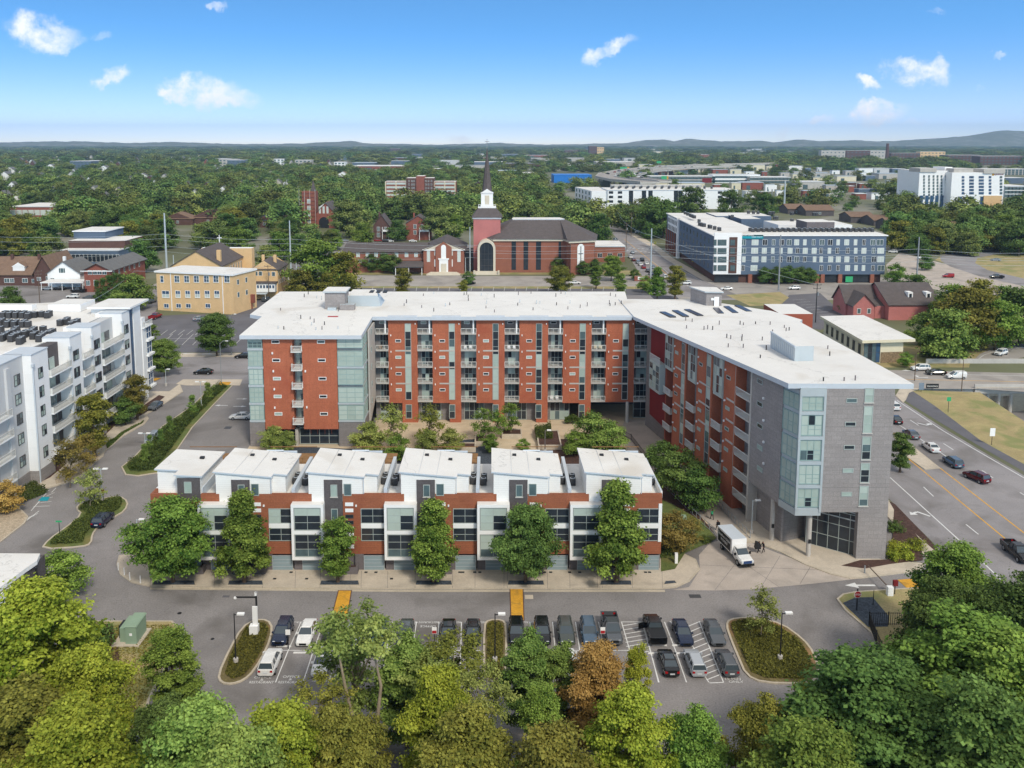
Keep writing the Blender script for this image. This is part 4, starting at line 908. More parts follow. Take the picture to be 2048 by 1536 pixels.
av = pg([(1470,600),(1310,590),(1295,563),(1275,540),(1256,510),(1245,494),(1232,475),(1215,456),(1160,437),(1116,420),(1100,395),(1090,372),(1096,370),(1112,395),(1130,418),(1180,436),(1236,456),(1270,475),(1302,494),(1330,518),(1370,540),(1410,563),(1500,600)])
sheet('avenue',av,'road',.014)
sheet('street',pg([(1200,600),(1700,600),(2048,640),(2100,640),(2100,600),(1760,580),(1240,556)]),'road_old',.0105)
sheet('verge',pg([(1236,456),(1270,475),(1302,494),(1330,518),(1370,540),(1410,563),(1426,562),(1385,538),(1345,516),(1318,494),(1280,472),(1242,452)]),'concrete',.0165)
sheet('lawn',pg([(1452,590),(1560,584),(1578,595),(1560,610),(1500,612)]),'dry_grass',.016)
sheet('car_park',pg([(1540,640),(1578,590),(1640,586),(1700,640),(1640,660)]),'asphalt_new',.015)
sheet('gravel_yard',pg([(1772,530),(1800,505),(1900,530),(1960,548),(2060,570),(2060,600),(1900,585),(1780,560)]),'concrete_drive',.0125)
sheet('dry_slope',pg([(1780,580),(2060,610),(2060,560),(1960,548),(1900,530),(1870,520),(1900,500),(2060,490),(2060,640),(1800,600)]),'dry_grass',.0115)
ring = [(1880,512),(1905,503),(1960,499),(2060,498),(2060,506),(1990,509),(1955,516),(1950,526),(1975,540),(2060,560),(2060,575),(1960,553),(1900,533),(1882,522)]
sheet('ramp',pg(ring),'road',.020)
hw = pg([(1700,930),(1776,996),(1881,1100),(2060,1270),(2300,1270),(2300,1100),(2060,958),(1960,900),(1885,855),(1800,800),(1791,790),(1760,735),(1640,735),(1640,800)])
sheet('road',hw,'road',.016)
sheet('road',pg([(1560,735),(2300,752),(2300,800),(1960,778),(1790,778),(1560,790)]),'road_old',.018)
m = MB()
sheet('road_shoulder',pg([(1791,790),(1800,778),(1822,780),(1870,812),(1960,880),(2060,935),(2300,1060),(2300,1085),(2060,950),(1960,893),(1885,848),(1803,797)]),'asphalt_new',.021)
sheet('grass_slope',pg([(1822,780),(1960,785),(2060,850),(2300,960),(2300,1060),(2060,935),(1960,880),(1870,812)]),'dry_grass',.019)
slab('pavement',pg([(1791,792),(1800,777),(1840,777),(1818,786),(1812,800),(1806,806)]),'concrete',.1)
slab('pavement',pg([(1773,998),(1785,1008),(1850,1075),(1892,1118),(1875,1130),(1846,1110),(1775,1034)]),'concrete',.12)
sheet('planting_bed_soil',pg([(1778,1002),(1790,1008),(1876,1097),(1868,1100),(1800,1040)],.13),'mulch',.132)
slab('median',pg([(1786,868),(1795,868),(1881,937),(1850,940),(1800,905)]),'concrete',.1)
def line(pts,w=.16,mt='paint_white',z=.026,name='road_marking'):
 m = MB(); pts = [G(*p) for p in pts]
 for a,b in zip(pts,pts[1:]):
  a = Vector(a); b = Vector(b); d = (b-a).normalized(); n = Vector((-d.y,d.x))*w/2
  m.prism([tuple(a-n),tuple(b-n),tuple(b+n),tuple(a+n)],z-.003,z,mt)
 return m
mk_ = MB()
def addline(pts,w=.16,mt='paint_white',z=.026):
 P_ = [Vector(G(*p)) for p in pts]
 for a,b in zip(P_,P_[1:]):
  d = (b-a).normalized(); n = Vector((-d.y,d.x))*w/2; mk_.prism([tuple(a-n),tuple(b-n),tuple(b+n),tuple(a+n)],z-.004,z,mt)
def flush(name='road_marking'):
 global mk_
 o = struct(mk_.build(name)); mk_ = MB(); return o
addline([(1780,955),(1931,1092),(2060,1215)],.2)
addline([(1794,801),(1885,861),(1960,905),(2048,956),(2200,1045)],.2)
addline([(1797,849),(1882,906),(1925,935)],.18)
for a,b in (((1847,974),(1867,993)),((1932,1049),(1957,1069)),((1964,941),(1986,956)),((1820,840),(1837,851)),((1887,887),(1907,900)),((2040,985),(2060,998))): addline([a,b],.18)
addline([(1788,866),(1881,937),(2048,1066),(2150,1150)],.22,'paint_line_yellow')
addline([(1786,890),(1821,921),(2012,1079),(2100,1150)],.22,'paint_line_yellow')
addline([(1780,758),(2060,764)],.2,'paint_line_yellow',.028); addline([(1850,748),(2060,752)],.2,z=.028)
addline([(1945,726),(1968,710),(1995,701),(2060,693)],.2,z=.03)
flush()
def arrow(px,py,L_,ang,turn=0,z=.03):
 c = Vector(G(px,py)); d = Vector((math.cos(ang),math.sin(ang))); n = Vector((-d.y,d.x))
 f = lambda a,b: tuple(c+d*a*L_+n*b*L_)
 m = MB(); m.prism([f(-.5,-.05),f(.1,-.05),f(.1,.05),f(-.5,.05)],z-.004,z,'paint_white')
 if turn == 0: m.prism([f(.1,-.18),f(.5,0),f(.1,.18)],z-.004,z,'paint_white')
 else: m.prism([f(.02,.05*turn),f(.14,.05*turn),f(.14,.3*turn),f(.02,.3*turn)],z-.004,z+.001,'paint_white'); m.prism([f(-.12,.28*turn),f(.28,.28*turn),f(.08,.55*turn)],z-.004,z+.002,'paint_white')
 return struct(m.build('arrow_marking'))
arrow(1838,1025,3.6,R(125),1); arrow(1851,850,3.4,R(-50),1); arrow(1720,1171,4,R(180)); arrow(1818,741,4,R(180)); arrow(1840,755,4,R(180),-1)
arrow(375,707,3,R(180)); arrow(415,708,3,R(0)); arrow(442,811,3,R(180)); arrow(480,813,3,R(0)); arrow(484,798,2.5,R(0))
Yf,Ym,Yr = G(0,1244)[1],G(0,1301)[1],G(0,1365)[1]
def st(x0,x1): addline([(x0,1244),((x0+x1)/2,1301),(x1,1365)],.12,z=.016)
for a,b in ((602,551),(648,606),(692,658),(737,708),(785,762),(833,816),(878,870),(923,920),(1060,1066),(1105,1116),(1151,1168),(1197,1222),(1243,1276)): st(a,b)
addline([(562,1301),(960,1301)],.1,z=.017); addline([(1018,1301),(1260,1301)],.1,z=.017)
st(1285,1317); st(1329,1373); addline([(1340,1243),(1360,1262)],.12,z=.016)
addline([(1376,1303),(1418,1365)],.12,z=.016); addline([(1399,1244),(1447,1365),(1419,1366)],.12,z=.016); addline([(1364,1258),(1392,1303)],.12,z=.016)
for k in range(11):
 t = k/11; xa = 1364+(1418-1364)*t; ya = 1254+(1366-1254)*t; xb = 1400+(1447-1400)*t; yb = 1246+(1362-1246)*t; addline([(xa,ya+4),(xb,yb-3)],.12,z=.018)
addline([(1242,1244),(1284,1244),(1318,1365)],.12,z=.018)
for k in range(8): t = k/8; addline([(1244+14*t,1252+66*t),(1286+14*t,1245+66*t)],.12,z=.0185)
for k in range(5): addline([(67+k*9,1013-k*7),(100+k*3,1012-k*9)],.12,z=.018)
addline([(62,1022),(98,980),(93,979)],.12,z=.017); addline([(47,1046),(78,1022)],.12,z=.017)
for k in range(5): addline([(50+k*5,1042-k*3),(60+k*4,1033-k*1.5)],.1,z=.018)
flush('parking_marking')
hb_ = MB(); q = pg([(76,1002),(95,1002),(100,994),(84,994)]); hb_.poly([(x,y,.02) for x,y in q[:4]],'banner_teal'); q2 = inset(q,.18); struct(hb_.build('handicap_bay'))
for k in range(9): addline([(318+k*17,660),(305+k*17,670)],.12,z=.018)
for k in range(8): addline([(322+k*21,690),(345+k*21,668)],.12,z=.018)
addline([(330,677),(470,677)],.12,z=.018)
for k in range(26): addline([(700+k*22,582),(702+k*22,574)],.14,z=.02)
for k in range(8): addline([(640+k*9,505),(650+k*9,499)],.2,z=.02)
for k in range(7): addline([(1585+k*9,600+k*5),(1612+k*9,598+k*5)],.12,z=.02)
flush('parking_marking')
for i in range(14): addline([(1249+i*8.6,495+i*.6),(1253+i*8.8,495.4+i*.6)],2.4,z=.022)
for i in range(13): addline([(1252+i*9,501+i*.7),(1256+i*9.2,501.4+i*.7)],2.4,z=.022)
for k in range(9): addline([(1374+k*3,571+k*.6),(1383+k*3,574+k*.6)],.5,z=.022)
addline([(1248,478),(1275,500),(1312,530),(1350,563)],.25,'paint_line_yellow',.022); addline([(1300,520),(1330,540),(1350,560)],.2,z=.022)
addline([(1274,478),(1304,497),(1366,541),(1404,563)],.2,z=.022)
flush('road_marking')
for k,pts in enumerate((((676,1181),(704,1181),(694,1244),(660,1244)),((1019,1178),(1047,1178),(1049,1242),(1021,1242)))):
 m = MB(); m.prism(pg(pts),.0,.05,'brick_dark','brick_dark'); q = inset(pg(pts),.12); m.prism(q,.05,.055,'paint_yellow'); struct(m.build('speed_table'))
m = MB(); m.prism(pg([(1795,1160),(1822,1158),(1852,1181),(1822,1184)]),0,.05,'paint_yellow'); struct(m.build('speed_table'))
for pts in (((296,762),(310,757),(322,757),(312,762)),((440,765),(462,765),(458,771),(436,771))):
 m = MB(); m.prism(pg(pts),.1,.16,'paint_yellow'); struct(m.build('tactile_strip'))
for i,(px_,py_,w_,h_,mt_,sh_) in enumerate(((359,1229,12,5,'black',0),(425,1280,10,4,'black',0),(1390,1196,20,7,'frame_dark',1),(1058,1198,16,8,'concrete',1),(456,858,18,5,'frame_dark',1),(452,1195,16,4,'asphalt_new',1))):
 a = G(px_-w_/2,py_); b = G(px_+w_/2,py_-h_)
 m = MB()
 if sh_: m.box(a[0],b[0],a[1],b[1],.0,.02,mt_)
 else: m.prism([((a[0]+b[0])/2+math.cos(t)*(b[0]-a[0])/2,(a[1]+b[1])/2+math.sin(t)*(b[0]-a[0])/2) for t in np.linspace(0,6.283,13)[:-1]],0,.02,mt_)
 struct(m.build('road_cover'))
for k in range(11):
 x = (549,582,736,762,799,822,986,1008,1172,1195,1352)[k]; y = (1158,1157,1157,1157,1158,1157,1158,1157,1157,1157,1158)[k]
for px_ in (549,582,613,732,752,783,920,950,926,960,1090,1102,1140,1160,1292,1300):
 py_ = 1157 if px_ % 2 else 1144; a = G(px_-3.5,py_+2,.13); m = MB(); m.box(a[0],a[0]+.42,a[1],a[1]+.4,.135,.15,'black'); o = struct(m.build('pavement_grate'))
for i,(px_,py_) in enumerate(((566,1294),(600,1307),(630,1294),(694,1307),(742,1307),(1318,1292),(1358,1292),(1367,1308),(1310,1308))):
 a = G(px_-14,py_); m = MB(); m.hexa([(a[0],a[1],.0),(a[0]+1.75,a[1],.0),(a[0]+1.75,a[1]+.18,.0),(a[0],a[1]+.18,.0),(a[0]+.05,a[1]+.04,.13),(a[0]+1.7,a[1]+.04,.13),(a[0]+1.7,a[1]+.14,.13),(a[0]+.05,a[1]+.14,.13)],'paint_white')
 struct(m.build('wheel_stop'))
def ground_text(txt,px,py,size,rz=0,z=.02,mt='paint_white',sx=1.3):
 ob = text_mesh(txt,size,mt,.001,'bay_text'); x,y = G(px,py); ob.location = (x,y,z); ob.rotation_euler = (0,0,rz); ob.scale = (sx,1,1); ob['kind'] = 'structure'; return ob
for t_,px_,py_,r_ in (('OFFICE',525,1357,0),('&',523,1361.5,0),('RESTAURANT',522,1367,0),('OFFICE',582,1356,0),('&',580,1361,0),('RESTAURANT',580,1367,0),('OFFICE',676,1354,0),('RESTAURANT',648,1364,0),('RESTAURANT',1040,1363,0),('15 MIN',1466,1360,0),('ONLY',1473,1366,0),
 ('RESTAURANT',856,1243,math.pi),('OFFICE',856,1251,math.pi),('RESTAURANT',900,1243,math.pi),('RESTAURANT',815,1243,math.pi),('RESTAURANT',592,1243,math.pi),('RESTAURANT',1050,1243,math.pi),('RESTAURANT',950,1243,math.pi)):
 ground_text(t_,px_,py_,.6,r_,sx=.72 if 'RESTA' in t_ else 1.0)
lz = -6.5
m = MB(); m.poly([(HX0,HY0,0),(HX1,HY0,0),(HX1,HY0+9,lz),(HX0+9,HY0+9,lz)],'dry_grass'); m.poly([(HX0,HY1,0),(HX0,HY0,0),(HX0+9,HY0+9,lz),(HX0+9,HY1,lz)],'grass'); struct(m.build('embankment'))
sheet('motorway',[(HX0+9,HY0+9),(HX1,HY0+9),(HX1,HY1),(HX0+9,HY1)],'road',lz)
br = thing('road_bridge','concrete road bridge with barrier walls crossing the cutting at the right edge','bridge',(130,205,0))
by0 = G(2000,776)[1]; by1 = G(2000,727)[1]
m = MB(); m.box(HX0-.5,HX1,by0,HY1+1,-1.4,.012,'light_concrete','road_old'); m.build('deck',br)
m = MB(); a = G(1962,783); m.box(a[0],170,by0-.4,by0-.003,-1.2,1.0,'light_concrete'); m.box(a[0],170,by0-.46,by0-.4,.2,.35,'concrete'); m.build('barrier_wall',br)
a = G(1868,735); m = MB(); m.box(a[0],200,by1,by1+.4,0,1.25,'light_concrete'); m.build('barrier_wall',br)
for px_ in (1988,2012,2036,2062):
 x = G(px_,800)[0]; m = MB(); m.tube([(x+2,by0+1.2,lz),(x+2,by0+1.2,-1.4)],.5,'light_concrete',10); m.build('pier',br)
m = MB(); m.box(HX0,HX1,by0+.9,by0+1.6,-2.2,-1.41,'concrete'); m.build('crossbeam',br)
m = MB(); m.box(HX0,HX1,HY1-.5,HY1+.9,lz,-1.42,'concrete'); m.build('abutment',br)
sheet('ramp',pg([(1940,727),(1960,708),(1985,697),(2060,686),(2300,670),(2300,700),(2060,712),(2010,722),(2000,727)]),'road_old',.02)
sheet('verge',pg([(1865,735),(1900,715),(1940,690),(2060,672),(2060,686),(1985,697),(1960,708),(1940,727),(1938,735)]),'dry_grass',.017)
sheet('grass_slope',pg([(1660,735),(1780,718),(1795,690),(1830,680),(1880,700),(1925,712),(1935,735)]),'dry_grass',.013)
# --- vehicles
def paint(name,c,rough=.22,metal=.3):
 m = mat('paint_'+name,c,rough=rough,var=0,spec=.5,metal=metal); b = m.node_tree.nodes['Principled BSDF']
 b.inputs['Coat Weight'].default_value = .5; b.inputs['Coat Roughness'].default_value = .08; return m
for n_,c_ in dict(black='#16171a',white='#e2e3e6',silver='#9aa3ac',grey='#5c6065',darkblue='#1d2a45',bluegrey='#4f6478',red='#9c1f26',darkred='#5c1620',lightgrey='#b9bec4',greengrey='#4c524e',blue='#2a4a80',lightblue='#8296ae').items(): paint(n_,c_,metal=0 if n_ in ('white',) else .3)
mat('tyre','#1b1b1d',var=0,rough=.9); mat('rim','#9a9da0',var=0,rough=.4,metal=.5)
mat('car_glass','#414b52',var=0,rough=.06,spec=.8); mat('headlight','#d8dde0',var=0,rough=.15); mat('taillight','#a01418',var=0,rough=.25); mat('plate','#c8ccd0',var=0); mat('grille','#17181a',var=0,rough=.4)
SPECS = {
 'sedan': dict(W=.92,st=[(-2.4,.74,.42,.86),(-2.33,.86,.28,1.0),(-1.75,.98,.22,1.06),(-.6,1,.2,.98),(.9,1,.2,.96),(1.6,.98,.22,.88),(2.15,.93,.24,.76),(2.38,.8,.32,.62)],gh=(-1.95,-1.05,.25,1.15,.97,1.43),wx=(-1.45,1.45),wr=.33),
 'suv': dict(W=.94,st=[(-2.3,.8,.5,1.0),(-2.26,.92,.34,1.1),(-1.6,1,.28,1.12),(.9,1,.28,1.08),(1.5,.98,.28,1.03),(2.1,.93,.3,.92),(2.33,.82,.38,.74)],gh=(-2.2,-1.9,.3,1.15,1.08,1.68),wx=(-1.4,1.42),wr=.37),
 'wagon': dict(W=.91,st=[(-2.38,.78,.44,.9),(-2.34,.9,.3,1.02),(-1.6,1,.22,1.04),(.9,1,.22,.98),(1.55,.98,.22,.92),(2.15,.93,.26,.8),(2.36,.8,.34,.62)],gh=(-2.3,-2.0,.25,1.1,.98,1.5),wx=(-1.4,1.42),wr=.34),
 'pickup': dict(W=1.0,st=[(-2.9,.9,.6,1.25),(-2.86,.97,.45,1.3),(-.75,1,.35,1.3),(1.2,1,.35,1.27),(1.9,.98,.38,1.22),(2.7,.93,.42,1.08),(2.9,.84,.48,.9)],gh=(-.75,-.6,.75,1.5,1.27,1.92),wx=(-1.8,1.85),wr=.42),
 'van': dict(W=.93,st=[(-2.3,.86,.36,1.75),(-2.26,.95,.26,1.85),(-.3,1,.22,1.86),(.55,1,.22,1.1),(1.6,.97,.22,1.02),(2.1,.92,.26,.86),(2.3,.8,.34,.66)],gh=(-.5,-.3,.35,1.45,1.05,1.83),wx=(-1.5,1.45),wr=.34)}
def loft(m,st,W,mt):
 rings = []
 for x,w,z0,z1 in st:
  w *= W; h = z1-z0; r = [(-.8*w,z0),(-w,z0+.25*h),(-w,z0+.72*h),(-.86*w,z1),(.86*w,z1),(w,z0+.72*h),(w,z0+.25*h),(.8*w,z0)]
  rings.append([(x,a,b) for a,b in r])
 n = len(m.v); k = m.k(mt)
 for r in rings: m.v += r
 q = 8
 for i in range(len(rings)-1):
  for j in range(q): a,b = n+i*q+j,n+i*q+(j+1) % q; m.f.append((a,b,b+q,a+q)); m.mi.append(k)
 m.f.append(tuple(n+j for j in range(q))[::-1]); m.mi.append(k); e = n+(len(rings)-1)*q; m.f.append(tuple(e+j for j in range(q))); m.mi.append(k)
def make_car(kind,simple=False,roof_glass=False,open_bed=True):
 s = SPECS[kind]; W = s['W']; t = thing('car','car','car'); ORG[t.name] = (0,0,0)
 x0,x1,x2,x3,zb,zt_ = s['gh']; wb,wt = W*.88,W*.68
 body = MB(); loft(body,s['st'],W,'paint_black')
 if kind == 'pickup':
  body = MB(); st = s['st']; loft(body,[(-.8,1,.35,1.3)]+st[3:],W,'paint_black'); loft(body,[(-2.9,.92,.5,.8),(-2.8,1,.4,.85),(-.7,1,.35,.85)],W,'paint_black')
  body.box(-2.88,-.75,-W,-W+.12,.8,1.32,'paint_black'); body.box(-2.88,-.75,W-.12,W,.8,1.32,'paint_black'); body.box(-2.93,-2.8,-W*.97,W*.97,.6,1.3,'paint_black')
 roofm = MB(); roofm.hexa([(x1-.04,-wt-.02,zt_-.05),(x2+.06,-wt-.02,zt_-.06),(x2+.06,wt+.02,zt_-.06),(x1-.04,wt+.02,zt_-.05),(x1+.06,-wt+.1,zt_+.04),(x2-.1,-wt+.1,zt_+.03),(x2-.1,wt-.1,zt_+.03),(x1+.06,wt-.1,zt_+.04)],'paint_black')
 for sy in (-1,1):
  for xa,xb in ((x0+.02,x1),(x3-.04,x2)): roofm.bar((xa,sy*wb,zb),(xb,sy*(wt+.01),zt_),.07,.07,'paint_black')
  xm = (x1+x2)/2+.05; roofm.bar((xm,sy*(wb+.01),zb),(xm-.03,sy*(wt+.02),zt_),.09,.06,'paint_black')
  if kind in ('suv','wagon'): roofm.bar((x1+.25,sy*(wb+.005),zb),(x1+.25,sy*(wt+.015),zt_),.12,.05,'paint_black')
 gl = MB(); gl.hexa([(x0,-wb,zb-.05),(x3,-wb,zb-.08),(x3,wb,zb-.08),(x0,wb,zb-.05),(x1,-wt,zt_-.02),(x2,-wt,zt_-.03),(x2,wt,zt_-.03),(x1,wt,zt_-.02)],'car_glass')
 if simple:
  for mm in (roofm,gl):
   n = len(body.v); body.v += mm.v; body.f += [tuple(n+i for i in f) for f in mm.f]; body.mi += [body.k(mm.m[i]) for i in mm.mi]
  for x in s['wx']:
   for sy in (-1,1): body.tube([(x,sy*(W-.2),s['wr']),(x,sy*(W+.01),s['wr'])],s['wr'],'tyre',8)
  b = body.build('body',t); return t
 b = body.build('body',t,smooth=False); roofm.build('roof',t)
 g = gl.build('window',t)
 if roof_glass: m = MB(); m.box(x1+.2,x2-.15,-wt+.12,wt-.12,zt_+.02,zt_+.05,'car_glass'); m.build('sunroof',t)
 for x in s['wx']:
  for sy in (-1,1):
   m = MB(); m.tube([(x,sy*(W-.22),s['wr']),(x,sy*(W+.015),s['wr'])],s['wr'],'tyre',16); wl = m.build('wheel',t)
   m = MB(); m.tube([(x,sy*(W-.05),s['wr']),(x,sy*(W+.025),s['wr'])],s['wr']*.62,'rim',12); m.build('rim',wl)
 fx,rx = s['st'][-1][0],s['st'][0][0]; fz = s['st'][-2][3]; rz_ = s['st'][1][3]
 for sy in (-1,1):
  m = MB(); m.hexa([(fx-.32,sy*W*.55-.16,fz-.2),(fx-.02,sy*W*.55-.16,fz-.26),(fx-.02,sy*W*.55+.16,fz-.26),(fx-.32,sy*W*.55+.16,fz-.2),(fx-.3,sy*W*.6-.16,fz-.02),(fx-.08,sy*W*.55-.14,fz-.1),(fx-.08,sy*W*.55+.14,fz-.1),(fx-.3,sy*W*.6+.16,fz-.02)],'headlight'); m.build('headlight',t)
  m = MB(); m.box(rx-.02,rx+.14,sy*W*.7-.14,sy*W*.7+.14,rz_-.32,rz_-.1,'taillight'); m.build('taillight',t)
  m = MB(); m.box(x3-.35,x3-.15,sy*(W+.03)-.09,sy*(W+.03)+.09,zb-.02,zb+.14,'paint_black'); m.build('mirror',t)
 m = MB(); m.box(fx-.1,fx+.02,-W*.45,W*.45,fz-.38,fz-.14,'grille'); m.build('grille',t)
 m = MB(); m.box(rx-.025,rx+.02,-.26,.26,rz_-.45,rz_-.3,'plate'); m.build('number_plate',t)
 if kind == 'pickup':
  m = MB(); m.box(-2.78,-.82,-W+.13,W-.13,1.27 if not open_bed else .86,1.31 if not open_bed else .88,'black'); m.build('bed_cover' if not open_bed else 'bed_floor',t)
 return t
protos = {k: make_car(k) for k in SPECS}
protos['cover'] = make_car('pickup',open_bed=False); protos['glassroof'] = make_car('sedan',roof_glass=True)
far = {k: make_car(k,simple=True) for k in ('sedan','suv','van','pickup')}
used = set(); index_children()
def place_car(kind,color,x,y,rz,label,group,simple=False,cat=None,z=.02):
 p = (far if simple else protos)[kind]; key = (kind,simple)
 if key in used: o = copy_tree(p)
 else: o = p; used.add(key)
 o.location = (x,y,z); o.rotation_euler = (0,0,rz); o['label'] = label; o['group'] = group
 o['category'] = cat or {'pickup': 'pickup truck','cover': 'pickup truck','van': 'van'}.get(kind,'car')
 if o['category'] != 'car': o.name = o['category'].replace(' ','_')
 for ch in CH.get(o.as_pointer(),[]):
  if ch.name.split('.')[0] in ('body','roof','mirror') : setmat(ch,0,MATS['paint_'+color])
 return o
g1 = 'cars parked in the front car park'
YN1,YN2 = 94.6,88.7
def lot(kind,col_,px_,row,nose,label):
 s = SPECS[{'cover': 'pickup','glassroof': 'sedan'}.get(kind,kind)]['st']; L2 = s[-1][0]; Y = YN1 if row == 1 else YN2
 x = AX(px_,Y,.6); o = place_car(kind,col_,x,Y+L2,R(-90 if nose else 90),label,g1); return o
lot('suv','darkblue',556,1,1,'dark blue suv parked nose out beside the leftmost planted island')
lot('sedan','white',605,1,1,'white sedan parked nose out between two dark cars near the left island')
lot('sedan','black',656,1,1,'black car partly behind a thin tree below the left yellow speed table')
lot('suv','lightgrey',703,1,1,'pale car mostly hidden by the olive tree in the upper parking row')
lot('sedan','blue',754,1,1,'blue sedan half hidden by leaves in the upper parking row')
lot('glassroof','greengrey',807,1,1,'grey-green sedan with a sunroof in the upper parking row')
lot('glassroof','black',894,1,1,'black open sports car with pale interior in the upper parking row')
lot('sedan','black',945,1,1,'black car next to the narrow middle island, on its left')
lot('suv','black',1034,1,1,'black car just right of the narrow middle island below the right speed table')
lot('suv','black',1086.5,1,1,'black suv, second right of the narrow middle island')
lot('suv','greengrey',1135,1,1,'dark suv with a bright sunshade in its windscreen')
lot('suv','bluegrey',1182,1,1,'blue-grey suv parked left of the grey pickup')
o = lot('pickup','grey',1230,1,1,'long grey pickup parked nose out beside the hatched bay')
tb = lot('cover','black',1317.5,1,0,'black pickup with its driver door open and red tail lamps')
m = MB(); m.hexa([(.62,.98,.5),(.72,.98,.5),(.3,1.85,.5),(.2,1.85,.5),(.62,.98,1.25),(.72,.98,1.25),(.3,1.85,1.25),(.2,1.85,1.25)],'paint_black'); d_ = m.build('door',None); d_.parent = tb
lot('sedan','darkblue',1374,1,1,'dark blue sedan parked nose out beside the right hatched strip')
lot('sedan','grey',1439,1,1,'grey sedan at the end of the upper row beside the big planted island')
lot('suv','white',530,2,0,'white suv with its tail towards us beside the leftmost island')
lot('glassroof','white',636,2,1,'white sports coupe nose out in the lower row behind leaves')
lot('suv','white',788,2,0,'white car with red tail lamps hidden under the green tree')
lot('glassroof','white',892,2,1,'white car with dark roof glass peeping between treetops in the lower row')
lot('sedan','silver',1040,2,0,'silver car right of the narrow island in the lower row under branches')
lot('suv','lightblue',1088,2,0,'pale blue suv in the lower row behind the light green tree')
lot('suv','white',1140,2,0,'white suv in the lower row behind the orange tree')
lot('glassroof','black',1345,2,0,'black sedan with red tail lamps in the lower row beside a silver wagon')
lot('wagon','lightgrey',1399.5,2,0,'silver wagon with a sunroof in the lower row')
lot('wagon','grey',1464.5,2,0,'dark grey hatchback in the lower row beside the big planted island')
g2 = 'cars in the lane between the white building and the lofts'
def at(kind,col_,pa_,pb_,label,group,simple=False,cat=None,z=.02,lift=0):
 """rear pixel pa_, front pixel pb_ on the ground"""
 a,b = Vector(G(*pa_)),Vector(G(*pb_)); c = (a+b)/2; d = b-a
 return place_car(kind,col_,c.x,c.y,math.atan2(d.y,d.x),label,group,simple,cat,z)
at('suv','darkblue',(190,1062),(222,1032),'dark suv parked in the lane beside the small planted island',g2)
at('wagon','silver',(318,868),(291,895),'silver car parked beside the tall hedge strip under the lamp',g2)
at('sedan','grey',(324,808),(297,826),'grey sedan parked behind the street trees of the white building',g2)
at('sedan','black',(428,748),(386,748),'black sedan driving along the cross street','cars on the streets near the yellow building')
at('pickup','red',(300,641),(322,633),'dark red pickup at the corner of the rear car park','cars on the streets near the yellow building')
at('sedan','silver',(388,643),(409,638),'silver car parked in front of the yellow church hall','cars on the streets near the yellow building')
at('sedan','white',(490,838),(474,838),'white car half hidden behind the left corner of the red block',g2)
at('sedan','black',(497,716),(478,716),'dark car at the corner behind the left loft block',g2)
g3 = 'cars queueing on the wide road at the right'
at('sedan','grey',(1838,886),(1806,862),'grey sedan in the queue just behind the tree at the grey tower',g3)
at('sedan','white',(1880,914),(1843,886),'white sedan in the queue on the wide road',g3)
at('suv','bluegrey',(1928,946),(1884,916),'blue-grey suv in the queue on the wide road',g3)
at('suv','darkred',(1978,972),(1928,950),'dark red suv at the end of the queue on the wide road',g3)
at('sedan','black',(1799,852),(1782,836),'dark car mostly hidden by the edge of the grey tower',g3)
at('suv','white',(1792,822),(1778,812),'white suv just showing behind the grey tower corner',g3)
at('pickup','black',(2010,1092),(2060,1135),'dark pickup driving towards us cut by the right picture edge',g3)
g4 = 'vehicles waiting at the bridge junction'
at('suv','white',(1862,741),(1820,741),'white suv waiting by the bridge parapet',g4)
at('sedan','black',(1893,750),(1850,749),'black sedan between the white suv and the white van',g4)
at('van','white',(1934,757),(1889,757),'white panel van on the bridge approach',g4)
at('suv','white',(2016,706),(1987,714),'white suv driving down the curved ramp',g4)
bt = thing('box_truck','white box truck with dark lettered side panel parked on the forecourt','truck'); ORG[bt.name] = (0,0,0)
m = MB(); m.box(-3.9,.75,-1.1,1.1,.95,3.1,'white','roof_edge'); cb = m.build('cargo_box',bt)
m = MB(); m.box(-3.6,.3,-1.125,-1.1,1.1,2.85,'black'); m.box(-3.6,.3,1.1,1.125,1.1,2.85,'black'); sp_ = m.build('side_panel',cb)
for tx,zz_,sz in (('Affordable',2.2,.55),('MOVING',1.75,.42),('205 555 0142',1.3,.3)): pass
m = MB(); m.box(-3.9,1.0,-.5,.5,.55,.95,'grille'); m.build('chassis',bt)
m = MB(); loft(m,[(.85,.95,.5,2.0),(1.0,1,.42,2.02),(1.9,1,.42,1.45),(2.2,1,.45,1.38),(3.1,.96,.5,1.2),(3.35,.88,.55,1.02)],1.0,'paint_white'); cbn = m.build('body',bt)
m = MB(); m.hexa([(.9,-.82,1.3),(2.15,-.84,1.32),(2.15,.84,1.32),(.9,.82,1.3),(1.0,-.72,2.1),(1.5,-.7,2.1),(1.5,.7,2.1),(1.0,.72,2.1)],'car_glass'); m.build('window',bt)
m = MB(); m.box(.9,1.55,-.76,.76,2.08,2.2,'paint_white'); m.build('roof',bt)
m = MB(); m.box(3.3,3.42,-.62,.62,.75,1.08,'paint_blue'); m.build('grille',bt)
m = MB(); m.box(3.25,3.5,-.95,.95,.4,.68,'grille'); m.build('bumper',bt)
for x in (-2.6,2.3):
 for sy in (-1,1):
  m = MB(); m.tube([(x,sy*.72,.45),(x,sy*1.02,.45)],.45,'tyre',16); wl = m.build('wheel',bt); m = MB(); m.tube([(x,sy*.95,.45),(x,sy*1.04,.45)],.25,'rim',12); m.build('rim',wl)
for sy in (-1,1):
 m = MB(); m.box(3.2,3.4,sy*.75-.14,sy*.75+.14,.85,1.1,'headlight'); m.build('headlight',bt)
 m = MB(); m.box(1.75,1.85,sy*1.1-.15,sy*1.1+.15,1.3,1.65,'grille'); m.build('mirror',bt)
a,b = Vector(G(1478,1112)),Vector(G(1506,1140)); dd = b-a
